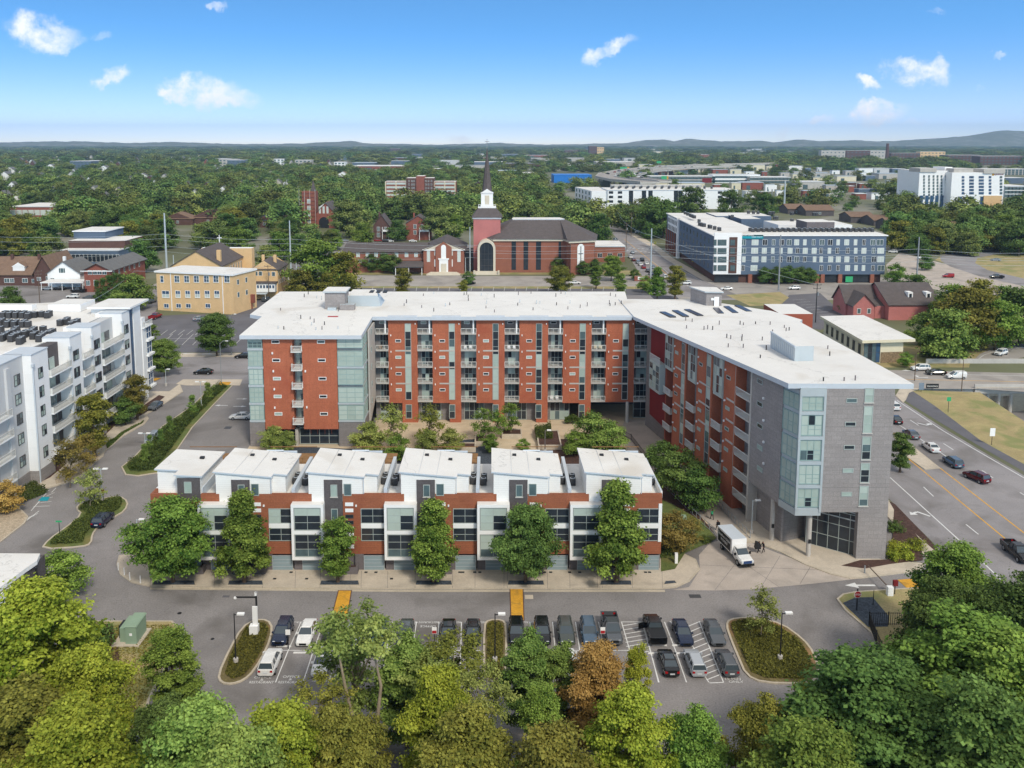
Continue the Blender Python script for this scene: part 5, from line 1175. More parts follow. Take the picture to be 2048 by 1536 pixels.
bt.location = (*((a+b)/2),.02); bt.rotation_euler = (0,0,math.atan2(dd.y,dd.x)); bt.location.x -= .9; bt.location.y += 1.6
for tx,zz_,sz in (('Southern Style',2.15,.62),('MOVERS',1.55,.55)):
 for sy in (-1,):
  ob = text_mesh(tx,sz,'white',.004); ob.parent = cb; ob.location = (-1.65,-1.13,zz_); ob.rotation_euler = (R(90),0,0)
g5 = 'cars queueing on the avenue beside the church'
cols = ['white','silver','black','grey','red','white','darkblue','lightgrey']
av_pts = [(1265,507),(1261,516),(1267,522),(1276,527),(1281,531),(1287,537),(1296,544),(1284,522),(1293,529),(1305,537),(1302,550),(1312,548),(1319,546),(1330,556),(1308,560)]
avl = ['silver','white','dark red','silver','white','red','black','black','white','silver','dark blue','white','grey','white','silver']
for i,(x_,y_) in enumerate(av_pts):
 px,py = G(x_,y_); ck = avl[i].replace('dark red','darkred').replace('dark blue','darkblue')
 dv = Vector(G(1225,470))-Vector(G(1300,540)); side = 'kerb lane' if i < 7 else 'middle lane'
 place_car(('sedan','suv')[i % 2],ck,px,py,math.atan2(dv.y,dv.x),'%s %s in the %s of the avenue queue, %s from the crosswalk' % (avl[i],('car','suv')[i % 2],side,['first','second','third','fourth','fifth','sixth','seventh','first','second','third','fourth','fifth','sixth','seventh','eighth'][i]),g5,True)
misc = [('suv','silver',1231,481,60,'silver car parked at the avenue kerb beyond the crosswalk'),('sedan','blue',1225,487,60,'blue car parked at the avenue kerb before the big tree'),('van','white',1268,462,20,'white van in the lot beside the far avenue, left one'),('van','white',1277,466,20,'white van in the lot beside the far avenue, right one'),('sedan','red',1258,455,20,'red car in the lot beside the far avenue'),
 ('suv','white',1588,579,180,'white suv driving past the blue building'),('sedan','white',1692,576,180,'white car in front of the blue building parking entrance'),('sedan','white',1453,580,180,'white sedan crossing at the blue building corner'),('sedan','white',1724,581,180,'white sedan behind the pink brick house'),
 ('pickup','white',1845,519,165,'white pickup on the gravel yard beneath the utility pole'),('suv','white',1786,506,150,'white car at the edge of the trees beyond the gravel yard'),('van','red',1896,555,170,'red van alone on the gravel yard'),('pickup','black',1993,557,180,'black pickup at the right of the gravel yard'),('sedan','silver',1991,522,150,'silver car on the looping ramp'),
 ('suv','white',146,596,180,'white suv in front of the red brick house'),('sedan','black',120,580,175,'black car under the white carport, right one'),('sedan','silver',96,580,175,'silver car under the white carport, left one'),('pickup','black',157,585,180,'black pickup beside the carport'),('sedan','grey',178,598,180,'grey car by the cypress row'),
 ('suv','grey',533,602,75,'grey suv in the drive of the small yellow house'),('sedan','black',517,592,75,'black car under the porch roof of the small yellow house'),('sedan','grey',303,606,80,'grey car on the side street left of the yellow hall'),('sedan','black',283,592,80,'dark car further up the side street left of the yellow hall'),
 ('suv','white',1371,569,180,'white suv on the church street at the junction'),('sedan','white',1150,568,0,'white car on the church street behind the olive tree'),('sedan','silver',690,483,0,'silver car on the lot before the brick church tower'),('sedan','red',756,483,0,'red car parked behind the long brick wing'),('suv','black',772,484,0,'black suv parked behind the long brick wing'),('sedan','white',780,484,0,'white car parked behind the long brick wing, left one'),('sedan','white',826,484,0,'white car parked behind the long brick wing, right one'),
 ('van','white',1905,586,160,'white van behind the olive trees at the right'),('sedan','black',940,568,0,'black car on the church street before the hall steps')]
for k,c_,x_,y_,rz_,lab in misc:
 px,py = G(x_,y_); place_car(k,c_,px,py,R(rz_),lab,'parked and passing cars beyond the lofts',True)
g6 = 'cars under the foreground trees'
for k,c_,x_,y_,rz_,lab in (('suv','white',643,1478,170,'white car glimpsed under the olive trees at the bottom left'),('suv','lightblue',733,1520,85,'pale car glimpsed below the leaning trunk at the bottom'),('suv','white',1150,1490,80,'white car glimpsed under the orange tree at the bottom'),('sedan','darkblue',262,1510,85,'dark blue car glimpsed between the trees at the bottom left'),('sedan','white',1273,1482,60,'white car glimpsed under the yellow-green tree at the bottom')):
 px,py = G(x_,y_); place_car(k,c_,px,py,R(rz_),lab,g6)
for dct,simple in ((protos,False),(far,True)):
 for k,p in dct.items():
  if (k,simple) not in used:
   for ch in list(p.children_recursive): bpy.data.objects.remove(ch)
   bpy.data.objects.remove(p)
# --- trees
def leaf_mat(name,c1,c2,hue=.015,val=.18,trans=.25):
 """leaves: colour between two greens by leaf and by clump, shifted a little for each tree"""
 m = bpy.data.materials.new(name); m.use_nodes = True; t = m.node_tree; b = t.nodes['Principled BSDF']; lk = t.links
 b.inputs['Roughness'].default_value = .75; b.inputs['Specular IOR Level'].default_value = .15
 at_ = nd(t,'ShaderNodeAttribute',attribute_name='cv'); oi = nd(t,'ShaderNodeObjectInfo')
 mx = nd(t,'ShaderNodeMix',data_type='RGBA'); mx.inputs[6].default_value = (*lin(c1),1); mx.inputs[7].default_value = (*lin(c2),1); lk.new(at_.outputs['Fac'],mx.inputs[0])
 hs = nd(t,'ShaderNodeHueSaturation'); hs.inputs['Saturation'].default_value = 1.04
 mh = nd(t,'ShaderNodeMapRange'); mh.inputs[3].default_value = .5-hue; mh.inputs[4].default_value = .5+hue; lk.new(oi.outputs['Random'],mh.inputs[0]); lk.new(mh.outputs[0],hs.inputs['Hue'])
 mm = nd(t,'ShaderNodeMath',operation='MULTIPLY',i_1=7.31); lk.new(oi.outputs['Random'],mm.inputs[0]); fr = nd(t,'ShaderNodeMath',operation='FRACT'); lk.new(mm.outputs[0],fr.inputs[0])
 mv = nd(t,'ShaderNodeMapRange'); mv.inputs[3].default_value = 1-val; mv.inputs[4].default_value = 1+val; lk.new(fr.outputs[0],mv.inputs[0]); lk.new(mv.outputs[0],hs.inputs['Value'])
 lk.new(mx.outputs[2],hs.inputs['Color']); lk.new(hs.outputs[0],b.inputs['Base Color'])
 if trans:
  tr = nd(t,'ShaderNodeBsdfTranslucent'); lk.new(hs.outputs[0],tr.inputs[0]); ms = nd(t,'ShaderNodeMixShader',i_0=trans); lk.new(b.outputs[0],ms.inputs[1]); lk.new(tr.outputs[0],ms.inputs[2]); lk.new(ms.outputs[0],t.nodes['Material Output'].inputs[0])
 MATS[name] = m; return m
leaf_mat('leaf_green','#3a5722','#98b258'); leaf_mat('leaf_dark','#334a22','#7c9652'); leaf_mat('leaf_yellow','#58691f','#bcc052'); leaf_mat('leaf_lime','#45642c','#a4bb66')
leaf_mat('leaf_olive','#4d5322','#a5a350'); leaf_mat('leaf_orange','#9a8044','#ccb06a'); leaf_mat('leaf_birch','#5a6a30','#acb66a'); leaf_mat('leaf_brown','#66602f','#9a8d50')
leaf_mat('leaf_cover','#474a28','#85803f'); leaf_mat('leaf_far','#3e512c','#82924f',.04,.45,0); leaf_mat('leaf_hedge','#3d4f28','#6c7a40'); leaf_mat('leaf_yellowfar','#56683a','#8c9454',.02,.2,0)
mat('bark','#6b5a4c',rough=.95,var=.2,scale=1.5); mat('bark_pale','#9a8c78',rough=.95,var=.2,scale=1.5)
def crown_mesh(name,seed,H,Rw,base,nclump,nleaf,ls,shape='round',clr=.28,core=True):
 """a crown of leaf quads gathered in clumps; base = height of the lowest leaves"""
 rg = np.random.default_rng(seed); h = H-base
 cen = []
 tries = 0
 while len(cen) < nclump:
  tries += 1
  t = rg.random(); a = rg.random()*2*math.pi; 
  if shape == 'cone': prof = (1-t)**.75*.95+.08
  elif shape == 'column': prof = .9*math.sin(math.pi*min(1,.12+t*.86))**.5
  elif shape == 'vase': prof = .35+.75*math.sin(math.pi*min(1,t*.93))**.8*(.4+.6*t)
  else: prof = math.sin(math.pi*(.1+.86*t))**.62*(1.05-.25*t)
  lob = 1+.17*math.sin(3*a+seed)+.12*math.sin(5*a+2.1*seed+4*t)
  r = Rw*prof*lob*math.sqrt(rg.random()*.75+.25) if rg.random() < .8 else Rw*prof*rg.random()*.6
  cen.append((math.cos(a)*r,math.sin(a)*r,base+h*t+rg.normal()*.04*h))
 cen = np.array(cen); csz = Rw*clr*(.6+.7*rg.random(nclump)); ccol = np.clip(rg.normal(.45,.26,nclump),0,1)
 ntw = max(nclump*3,nleaf//14); tci = rg.integers(0,nclump,ntw)
 d = rg.normal(size=(ntw,3)); d /= np.linalg.norm(d,axis=1)[:,None]; d[:,2] = d[:,2]*.7+.08
 tw = cen[tci]+d*(csz[tci]*(.2+.95*rg.random(ntw)**.7))[:,None]*np.array([1.15,1.15,.62])
 tcol = ccol[tci]*.6+rg.random(ntw)*.55-.05; ti = rg.integers(0,ntw,nleaf)
 sp_ = rg.normal(size=(nleaf,3))*ls*1.05; sp_[:,2] *= .6; p = tw[ti]+sp_; p[:,2] = np.maximum(p[:,2],base*.75); ci = tci[ti]; d = d[ti]
 axis = np.array([0,0,base+h*.35]); outw = p-axis; outw /= np.maximum(np.linalg.norm(outw,axis=1),.01)[:,None]
 n = d*.3+outw*.45+np.array([0,0,.75])+rg.normal(size=(nleaf,3))*.55; n /= np.linalg.norm(n,axis=1)[:,None]
 u = np.cross(n,rg.normal(size=(nleaf,3))); u /= np.linalg.norm(u,axis=1)[:,None]; v = np.cross(n,u)
 s = ls*(.6+.8*rg.random(nleaf)); u *= (s*.5)[:,None]; v *= (s*.8*.5)[:,None]
 V = np.stack([p-u,p-v*.9+u*.1,p+u,p+v],1).reshape(-1,3)
 me = bpy.data.meshes.new(name); me.vertices.add(4*nleaf); me.vertices.foreach_set('co',V.ravel().astype(np.float32))
 me.loops.add(4*nleaf); me.loops.foreach_set('vertex_index',np.arange(4*nleaf,dtype=np.int32)); me.polygons.add(nleaf)
 me.polygons.foreach_set('loop_start',np.arange(0,4*nleaf,4,dtype=np.int32)); me.polygons.foreach_set('loop_total',np.full(nleaf,4,dtype=np.int32))
 me.update(calc_edges=True)
 at_ = me.attributes.new('cv','FLOAT','FACE'); at_.data.foreach_set('value',np.clip(tcol[ti]+rg.normal(size=nleaf)*.12,0,1).astype(np.float32))
 return me,cen
def trunk_mb(H,base,Rw,seed,mt='bark',r0=.22,nb=7,cen=None):
 rr = random.Random(seed); m = MB(); top = base+(H-base)*.75
 bend = [(0,0,0),(rr.uniform(-.1,.1)*Rw*.3,rr.uniform(-.1,.1)*Rw*.3,base*.6),(rr.uniform(-.15,.15)*Rw*.5,rr.uniform(-.15,.15)*Rw*.5,base+(H-base)*.3),(rr.uniform(-.2,.2)*Rw*.5,0,top)]
 m.tube(bend,[r0*1.25,r0,r0*.7,r0*.2],mt,8)
 for i in range(nb):
  t = rr.uniform(.45,.9); z = base*.85+(top-base)*rr.uniform(0,.6); a = rr.uniform(0,6.28)
  if cen is not None: c = cen[rr.randrange(len(cen))]; e = Vector(c)
  else: e = Vector((math.cos(a)*Rw*.7,math.sin(a)*Rw*.7,z+(H-base)*.25))
  s = Vector((0,0,min(z,e.z-.3) if e.z-.3 > base*.5 else base*.6)); mid = s.lerp(e,.5)+Vector((0,0,.05*H)); m.tube([s,mid,e],[r0*.45,r0*.28,r0*.08],mt,5,cap=False)
 return m
TREE = {}
def tree_proto(key,H,Rw,base,ncl,nl,ls,shape='round',leaf='leaf_green',bark='bark',r0=.22,clr=.28,nb=7,seed=1):
 me,cen = crown_mesh('crown',seed,H,Rw,base,ncl,nl,ls,shape,clr); me.materials.append(MATS[leaf])
 tb_ = trunk_mb(H,base,Rw,seed,bark,r0,nb,cen); tm = bpy.data.meshes.new('trunk'); tm.from_pydata(tb_.v,[],tb_.f); tm.materials.append(MATS[bark]); tm.update()
 zc_ = np.empty(len(me.vertices)*3,dtype=np.float32); me.vertices.foreach_get('co',zc_); TREE[key] = (me,tm,float(np.percentile(zc_[2::3],99.6)))
def put_tree(key,x,y,label,cat='tree',group=None,s=1.,rz=None,leaf=None,z=0.,name='tree',sz=None):
 me,tm,H = TREE[key]; t = thing(name,label,cat,(x,y,z),group=group); t.rotation_euler = (0,0,rnd.uniform(0,6.28) if rz is None else rz); t.scale = (s,s,s*(sz or 1))
 c = bpy.data.objects.new('crown',me); C.collection.objects.link(c); c.parent = t
 if leaf: setmat(c,0,MATS[leaf])
 k = bpy.data.objects.new('trunk',tm); C.collection.objects.link(k); k.parent = t
 return t
def tree_px(key,px,pbase,ptop,label,**kw):
 """trunk foot at a pixel, scaled so that its top reaches row ptop"""
 x,y = G(px,pbase); H = TREE[key][2]; zt__ = A(px,ptop,y)[1]; return put_tree(key,x,y,label,s=zt__/H,**kw)
tree_proto('street_broad',10,4.6,2.2,110,30000,.28,'round','leaf_green',seed=3,clr=.22)
tree_proto('street_round',9,2.3,1.9,60,16000,.26,'column','leaf_green',seed=5,clr=.3)
tree_proto('street_cone',11,2.9,2.0,100,28000,.27,'cone','leaf_green',seed=8,clr=.22)
tree_proto('fg_a',14,5.6,2.0,150,60000,.31,'round','leaf_green',seed=11,r0=.3,clr=.2)
tree_proto('fg_b',14,5.6,1.5,150,64000,.31,'round','leaf_dark',seed=12,r0=.3,clr=.21)
tree_proto('fg_c',15,3.9,2.5,95,34000,.3,'column','leaf_lime',seed=13,r0=.28,clr=.22)
tree_proto('fg_sparse',15,4.2,4.0,55,9000,.3,'vase','leaf_birch',seed=14,r0=.26,clr=.2,nb=16,bark='bark_pale')
tree_proto('small_a',6,3.2,1.1,55,9000,.28,'round','leaf_green',seed=21,r0=.1,clr=.24)
tree_proto('small_sparse',6,2.4,1.5,40,2600,.24,'column','leaf_birch',seed=22,r0=.07,clr=.26,nb=12,bark='bark_pale')
tree_proto('conifer',6,1.5,.3,60,6000,.22,'cone','leaf_green',seed=23,r0=.08,clr=.26)
tree_proto('bush',1.6,1.3,.15,24,1400,.2,'round','leaf_hedge',seed=24,r0=.04,clr=.4,nb=3)
tree_proto('mid_a',13,6.8,1.4,60,12000,.58,'round','leaf_green',seed=31,r0=.3,clr=.24)
tree_proto('mid_b',12,6.0,1.2,50,11000,.58,'round','leaf_dark',seed=32,r0=.3,clr=.27)
tree_proto('mid_c',14,5.2,1.4,50,10000,.55,'column','leaf_yellow',seed=33,r0=.3,clr=.27)
tree_proto('far_a',12,7.6,.8,30,2600,1.05,'round','leaf_far',seed=41,r0=.35,clr=.32,nb=3)
tree_proto('far_b',11,6.8,.7,26,2400,1.05,'round','leaf_far',seed=42,r0=.35,clr=.34,nb=3)
tree_proto('far_c',13,6.2,.8,26,2400,1.05,'round','leaf_far',seed=43,r0=.35,clr=.34,nb=3)
gs = 'street trees in front of the townhouses'
tree_px('street_broad',346,1166,1000,'broad green street tree at the left end of the townhouse pavement',group=gs)
tree_px('street_cone',489,1166,985,'green street tree, second from the left before the townhouses, with a pointed top',group=gs)
tree_px('street_round',676,1166,1040,'narrow dark green street tree, smallest of the six before the townhouses',group=gs)
tree_px('street_cone',867,1166,1002,'green cone-shaped street tree in the middle of the townhouse row',group=gs,rz=2.2)
tree_px('street_broad',1051,1166,1015,'dark broad street tree right of the right speed table',group=gs,rz=2.5,leaf='leaf_dark').scale.x *= .8
tree_px('street_cone',1232,1166,966,'tallest cone-shaped street tree at the right end of the townhouses',group=gs,rz=4)
gf = 'trees in front of the car park'
def fg(key,px,py_top,ybase,label,leaf=None,rz=None,wide=1.,name='tree',x=None):
 """crown top at a pixel, foot at ground depth ybase"""
 X_ = AX(px,ybase,10); zt__ = A(px,py_top,ybase)[1]; s = zt__/TREE[key][2]
 t = put_tree(key,X_,ybase,label,group=gf,s=s,leaf=leaf,rz=rz); t.scale.x *= wide; t.scale.y *= wide; return t
FGS = [('fg_a',75,1175,77,'tall yellow-green tree at the left edge in front','leaf_yellow',1.0),('fg_a',175,1300,71,'yellow-green tree in front of the green transformer','leaf_yellow',.75),('fg_b',30,1380,66,'olive tree at the bottom left corner','leaf_olive',1.1),
 ('fg_c',340,1255,80,'light green tree right of the brown lawn','leaf_green',1.0),('fg_b',330,1400,69,'dark tree in the gap at the bottom left','leaf_dark',.8),('fg_a',395,1415,64,'bright lime tree at the bottom left of the car park','leaf_lime',.95),('fg_a',560,1415,64.5,'yellow-green tree at the bottom under the lane','leaf_yellow',.9),
 ('fg_sparse',712,1225,79,'tall thin-crowned birch-like tree over the parked cars','leaf_birch',1.05),('fg_c',812,1282,78,'drooping green tree in front of the middle of the car park','leaf_lime',1.15),('fg_sparse',905,1275,78,'pale yellow-green tree left of the middle lamp','leaf_olive',1.05),('fg_sparse',862,1308,76,'thin olive tree between the drooping tree and the middle lamp','leaf_birch',.9),('fg_sparse',640,1365,73,'thin yellowish tree below the lettered bays','leaf_olive',.9),('fg_sparse',965,1345,73,'thin tree below the narrow middle island','leaf_birch',.85),('fg_a',880,1345,70,'yellow-green tree in the middle of the bottom row','leaf_yellow',.75),('fg_b',690,1430,65,'olive tree behind the leaning trunks at the bottom','leaf_olive',.8),
 ('fg_c',1055,1270,80,'light green tree right of the middle lamp','leaf_lime',1.0),('fg_c',1120,1290,80,'second light green tree next to the orange one','leaf_lime',.85),('fg_c',1085,1370,72,'dark green ivy-covered tree below the light green pair','leaf_green',.8),('fg_a',1200,1295,77,'orange-brown autumn tree over the parked cars','leaf_orange',.85),('fg_c',1275,1290,77,'slim lime tree right of the orange tree','leaf_yellow',.5),
 ('fg_a',1260,1385,68,'bright yellow-green tree at the bottom centre right','leaf_yellow',.85),('fg_b',1390,1425,68,'green tree with hanging leaves at the bottom, left of the dark crown','leaf_green',.8),('fg_b',1530,1400,70,'olive-green tree at the bottom beside the big dark crown','leaf_olive',.75),
 ('fg_b',1620,1370,73,'yellow-green tree behind the big dark crown','leaf_yellow',.6),('fg_b',1740,1315,69,'huge dark green tree at the bottom right','leaf_dark',1.25),('fg_a',1935,1230,73,'mid green tree on the right slope','leaf_green',1.15),('fg_b',1880,1165,86,'dark green tree behind the iron fence','leaf_dark',.85),('fg_a',1915,1095,93,'tall green tree at the right edge above the road','leaf_green',1.0),('fg_b',2045,1160,84,'dark tree cut by the right edge','leaf_dark',1.0),
 ('fg_a',2040,1290,68,'green tree at the lower right edge','leaf_green',1.0),('fg_b',1990,1390,62,'dark crown at the bottom right corner','leaf_dark',1.0),('fg_a',150,1420,62,'yellow-green crown at the bottom, second from the left','leaf_yellow',.9),('fg_b',1620,1450,61,'dark crown at the bottom right of centre','leaf_green',.9),('fg_a',480,1460,60,'lime crown touching the bottom edge at the left','leaf_lime',.8),('fg_a',1110,1470,60,'olive crown touching the bottom edge in the middle','leaf_olive',.85),('fg_b',930,1440,62,'brown-olive crown touching the bottom edge','leaf_olive',.85),('fg_c',1880,1290,74,'yellow-tinged tree on the right slope','leaf_yellow',.8)]
for k,px,pt,yb,lab,lf,wd in FGS: fg(k,px,pt,yb,lab,lf,wide=wd)
for i,(pts,lab) in enumerate(((((745,1536),(752,1420),(762,1330),(742,1290)),'pale bare trunk leaning between the crowns at the bottom, taller one'),(((730,1536),(712,1440),(690,1390),(672,1340)),'thinner pale trunk left of the tall bare trunk'))):
 P_ = []
 for j,(a,b) in enumerate(pts): P_.append((AX(a,74,j*4.5),74,j*4.5))
 t = thing('tree',lab,'tree',P_[0]); m = MB(); m.tube(P_,[.26,.2,.14,.05],'bark_pale',8); m.build('trunk',t)
 me,cen = crown_mesh('crown',90+i,3.2,2.2,.3,16,1500,.3,'round',.3); me.materials.append(MATS['leaf_birch']); c = bpy.data.objects.new('crown',me); C.collection.objects.link(c); c.parent = t; c.location = (P_[-1][0]-P_[0][0],0,P_[-1][2]-1)
gc = 'courtyard trees'
CY_ = [('small_a',545,905,852,'bushy tree before the left block entrance, left one','leaf_birch'),('small_a',573,903,862,'bushy tree before the left block entrance, right one','leaf_birch'),('small_a',735,915,846,'bushy light green courtyard tree behind the third roof','leaf_birch'),('small_sparse',782,900,812,'thin sparse courtyard tree beside the left block corner','leaf_birch'),('small_a',795,925,872,'dark low courtyard tree behind the third roof','leaf_green'),
 ('small_sparse',858,895,812,'tall thin yellowing courtyard tree','leaf_olive'),('small_a',855,910,860,'bushy tree below the yellowing courtyard tree','leaf_birch'),('small_a',905,910,858,'round courtyard tree behind the fourth roof','leaf_birch'),('small_sparse',968,885,815,'airy tree in the left square planter','leaf_green'),('small_sparse',1022,872,805,'airy tree in the right square planter','leaf_green'),('small_sparse',993,880,822,'airy tree between the two square planters','leaf_green'),
 ('small_a',980,905,868,'small green courtyard tree below the planters','leaf_green'),('small_a',1045,905,878,'low green shrub-like tree beside the courtyard lamp','leaf_green'),('small_a',1190,900,826,'large willow-like tree in the courtyard before the passage','leaf_lime'),('small_a',1225,905,845,'willow-like tree right of the large one','leaf_lime'),('small_a',1150,912,862,'green tree left below the large willow-like one','leaf_green')]
for k,px,pb,pt,lab,lf in CY_:
 t = tree_px(k,px,pb,pt,lab,group=gc,leaf=lf)
 if 'large willow' in lab: t.scale.x *= 1.05; t.scale.y *= 1.05
gw = 'trees beside the ramp to the wing'
for k,px,pb,pt,lab,lf in (('small_a',1325,960,882,'dark green tree beside the ramp, farthest','leaf_dark'),('small_a',1362,1000,905,'dark green tree beside the ramp, middle','leaf_dark'),('small_a',1400,1022,940,'dark green tree beside the ramp, nearest','leaf_dark'),('small_a',1345,1110,1028,'grey-brown small tree on the lawn by the last townhouse','leaf_brown'),('small_sparse',1385,1090,1035,'sparse brown tree on the lawn','leaf_brown')):
 tree_px(k,px,pb,pt,lab,group=gw,leaf=lf)
gl_ = 'trees around the white building'
for k,px,pb,pt,lab,lf in (('street_round',190,915,790,'olive-green tree before the white building balconies','leaf_olive'),('street_round',275,840,752,'brown-green street tree before the far end of the white building','leaf_brown'),('small_a',252,850,795,'dark tree between the two olive trees at the white building','leaf_dark'),('small_sparse',140,975,880,'thin brownish tree by the white building base','leaf_brown'),('small_sparse',172,945,868,'thin bare-branched tree by the white building','leaf_brown'),('small_sparse',182,1020,940,'nearly bare sapling on the small island','leaf_birch'),
 ('street_broad',434,712,628,'round dark green tree beside the cross street','leaf_dark'),('street_broad',330,752,680,'light green vase-shaped tree at the end of the white building','leaf_lime'),('street_round',303,705,650,'green tree behind the end of the white building','leaf_green'),('small_a',128,1195,1100,'loose green tree above the lower left roof','leaf_green'),('small_a',10,1030,965,'orange-tinged bush-like tree at the left edge','leaf_orange'),
 ('small_sparse',1522,1275,1180,'slender pale birch on the big island','leaf_birch')):
 tree_px(k,px,pb,pt,lab,group=gl_,leaf=lf)
for i,(px,pb,pt) in enumerate(((290,925,888),(340,868,832),(385,828,790),(416,800,765),(322,890,858),(300,900,870))):
 tree_px('conifer',px,pb,pt,'%s young light green cypress of the hedge strip counted from the front' % ['nearest','third','fourth','farthest','second','low'][i],group='young cypresses in the hedge strip',name='conifer',leaf='leaf_lime')
tree_px('street_round',1800,945,868,'dark green tree behind the grey tower on the road side',leaf='leaf_dark').scale.x *= 1.1
def cover(name,label,pts,n,hgt,leaf,z=.12,ls=.22,inner=0.25):
 """low planting scattered over a polygon: one object of leaf quads"""
 pts = inset(pts,inner); rg = np.random.default_rng(len(label)+n); xs = [p[0] for p in pts]; ys = [p[1] for p in pts]
 P_ = []
 while len(P_) < n:
  x = rg.uniform(min(xs),max(xs)); y = rg.uniform(min(ys),max(ys)); ins = False; j = len(pts)-1
  for i in range(len(pts)):
   if (pts[i][1] > y) != (pts[j][1] > y) and x < (pts[j][0]-pts[i][0])*(y-pts[i][1])/(pts[j][1]-pts[i][1])+pts[i][0]: ins = not ins
   j = i
  if ins: P_.append((x,y))
 P_ = np.array(P_); hh = .5+.5*np.sin(P_[:,0]*1.3+2)*np.sin(P_[:,1]*1.1)+rg.normal(size=n)*.2
 p = np.column_stack([P_,z+hgt*np.clip(hh,.1,1.2)*rg.random(n)**.5])
 nn = rg.normal(size=(n,3))*.6+np.array([0,0,.7]); nn /= np.linalg.norm(nn,axis=1)[:,None]; u = np.cross(nn,rg.normal(size=(n,3))); u /= np.linalg.norm(u,axis=1)[:,None]; v = np.cross(nn,u); s = ls*(.6+.8*rg.random(n))
 u *= (s*.5)[:,None]; v *= (s*.4)[:,None]; V = np.stack([p-u,p-v,p+u,p+v],1).reshape(-1,3)
 me = bpy.data.meshes.new(name); me.vertices.add(4*n); me.vertices.foreach_set('co',V.ravel().astype(np.float32)); me.loops.add(4*n); me.loops.foreach_set('vertex_index',np.arange(4*n,dtype=np.int32)); me.polygons.add(n)
 me.polygons.foreach_set('loop_start',np.arange(0,4*n,4,dtype=np.int32)); me.polygons.foreach_set('loop_total',np.full(n,4,dtype=np.int32)); me.update(calc_edges=True); me.materials.append(MATS[leaf])
 a_ = me.attributes.new('cv','FLOAT','FACE'); a_.data.foreach_set('value',rg.random(n).astype(np.float32))
 o = bpy.data.objects.new(name,me); C.collection.objects.link(o); o['kind'] = 'stuff'; o['label'] = label; return o
cover('ground_cover','low green ground cover on the leftmost island of the car park',pg([(445,1350),(462,1364),(488,1356),(508,1336),(530,1298),(542,1258),(532,1246),(510,1246),(488,1260),(462,1304)]),9000,.35,'leaf_cover')
cover('ground_cover','low green ground cover on the narrow middle island',pg([(971,1254),(980,1246),(1003,1246),(1010,1255),(1009,1348),(998,1360),(982,1360),(971,1348)]),6500,.35,'leaf_cover')
cover('ground_cover','low green ground cover on the big rounded island',pg([(1457,1252),(1463,1245),(1490,1241),(1520,1244),(1560,1254),(1600,1283),(1621,1310),(1630,1340),(1622,1358),(1608,1363),(1530,1361),(1498,1347),(1482,1312),(1468,1281)]),22000,.4,'leaf_cover')
cover('ground_cover','dark shrubs on the small island by the parked suv',pg([(155,1018),(165,1010),(200,1002),(240,996),(250,1005),(245,1018),(222,1032),(190,1054),(176,1072),(172,1085),(160,1090),(92,1095),(102,1083),(136,1058),(168,1030)]),13000,.9,'leaf_hedge',inner=.4)
cover('hedge','long hedge strip between the two lanes',pg([(248,935),(255,945),(278,948),(315,941),(346,902),(380,853),(424,806),(460,773),(430,773),(388,816),(328,858),(276,914)]),26000,1.3,'leaf_hedge',inner=.5)
cover('dry_grass_tufts','brown autumn grass on the front left plot',pg([(160,1250),(340,1250),(350,1260),(300,1400),(200,1500),(100,1500)]),9000,.18,'leaf_brown')
cover('ground_cover','shrubs at the foot of the white building',pg([(30,985),(60,960),(100,985),(40,1010)]),3500,.8,'leaf_hedge',inner=.1)
cover('ground_cover','low plants along the kerb of the white building',pg([(215,900),(250,868),(285,848),(290,842),(250,862),(210,890)]),2500,.4,'leaf_hedge',inner=.1)
def hedge_box(px0,px1,py0,h,lab,dy=1.2,leaf='leaf_hedge',n=3500):
 a = G(px0,py0); b = G(px1,py0); t = cover('hedge',lab,[(a[0],a[1]),(b[0],b[1]),(b[0],b[1]+dy),(a[0],a[1]+dy)],n,h,leaf,z=h*.25,inner=0.02); t['kind'] = 'thing'; t['category'] = 'hedge'; return t
hedge_box(1072,1106,886,1.8,'clipped dark hedge in a long planter behind the fifth roof',7,n=6000)
hedge_box(1130,1180,850,1.5,'clipped low hedge before the fifth red panel',1.5,n=3500)
for i,(px,py,s) in enumerate(((1785,1118,.8),(1800,1108,1.0),(1788,1098,.7),(1835,1098,.9),(1815,1120,.7),(1790,1062,.9),(1410,1085,.6),(1350,1100,.8),(1330,1112,.8))):
 x,y = G(px,py); put_tree('bush',x,y,['yellow-green bush at the foot of the grey tower, nearest','large yellow-green bush in the mulch beside the grey tower','small bush against the grey tower wall','bush between the mulch bed and the road path','bush at the front of the mulch bed','grassy bush higher up beside the road path','small bush at the tip of the lawn','bush on the lawn by the last townhouse, right one','bush on the lawn by the last townhouse, left one'][i],cat='bush',group='bushes near the grey tower and the lawn',s=s,name='bush',leaf='leaf_yellow' if i < 5 else 'leaf_hedge')
for i,(px,py,s) in enumerate(((197,1300,1.4),(170,1262,.8))):
 x,y = G(px,py); put_tree('bush',x,y,['dark round evergreen shrub left of the green transformer','small shrub at the kerb behind the transformer'][i],cat='bush',s=s,name='bush',leaf='leaf_dark',sz=1.3)
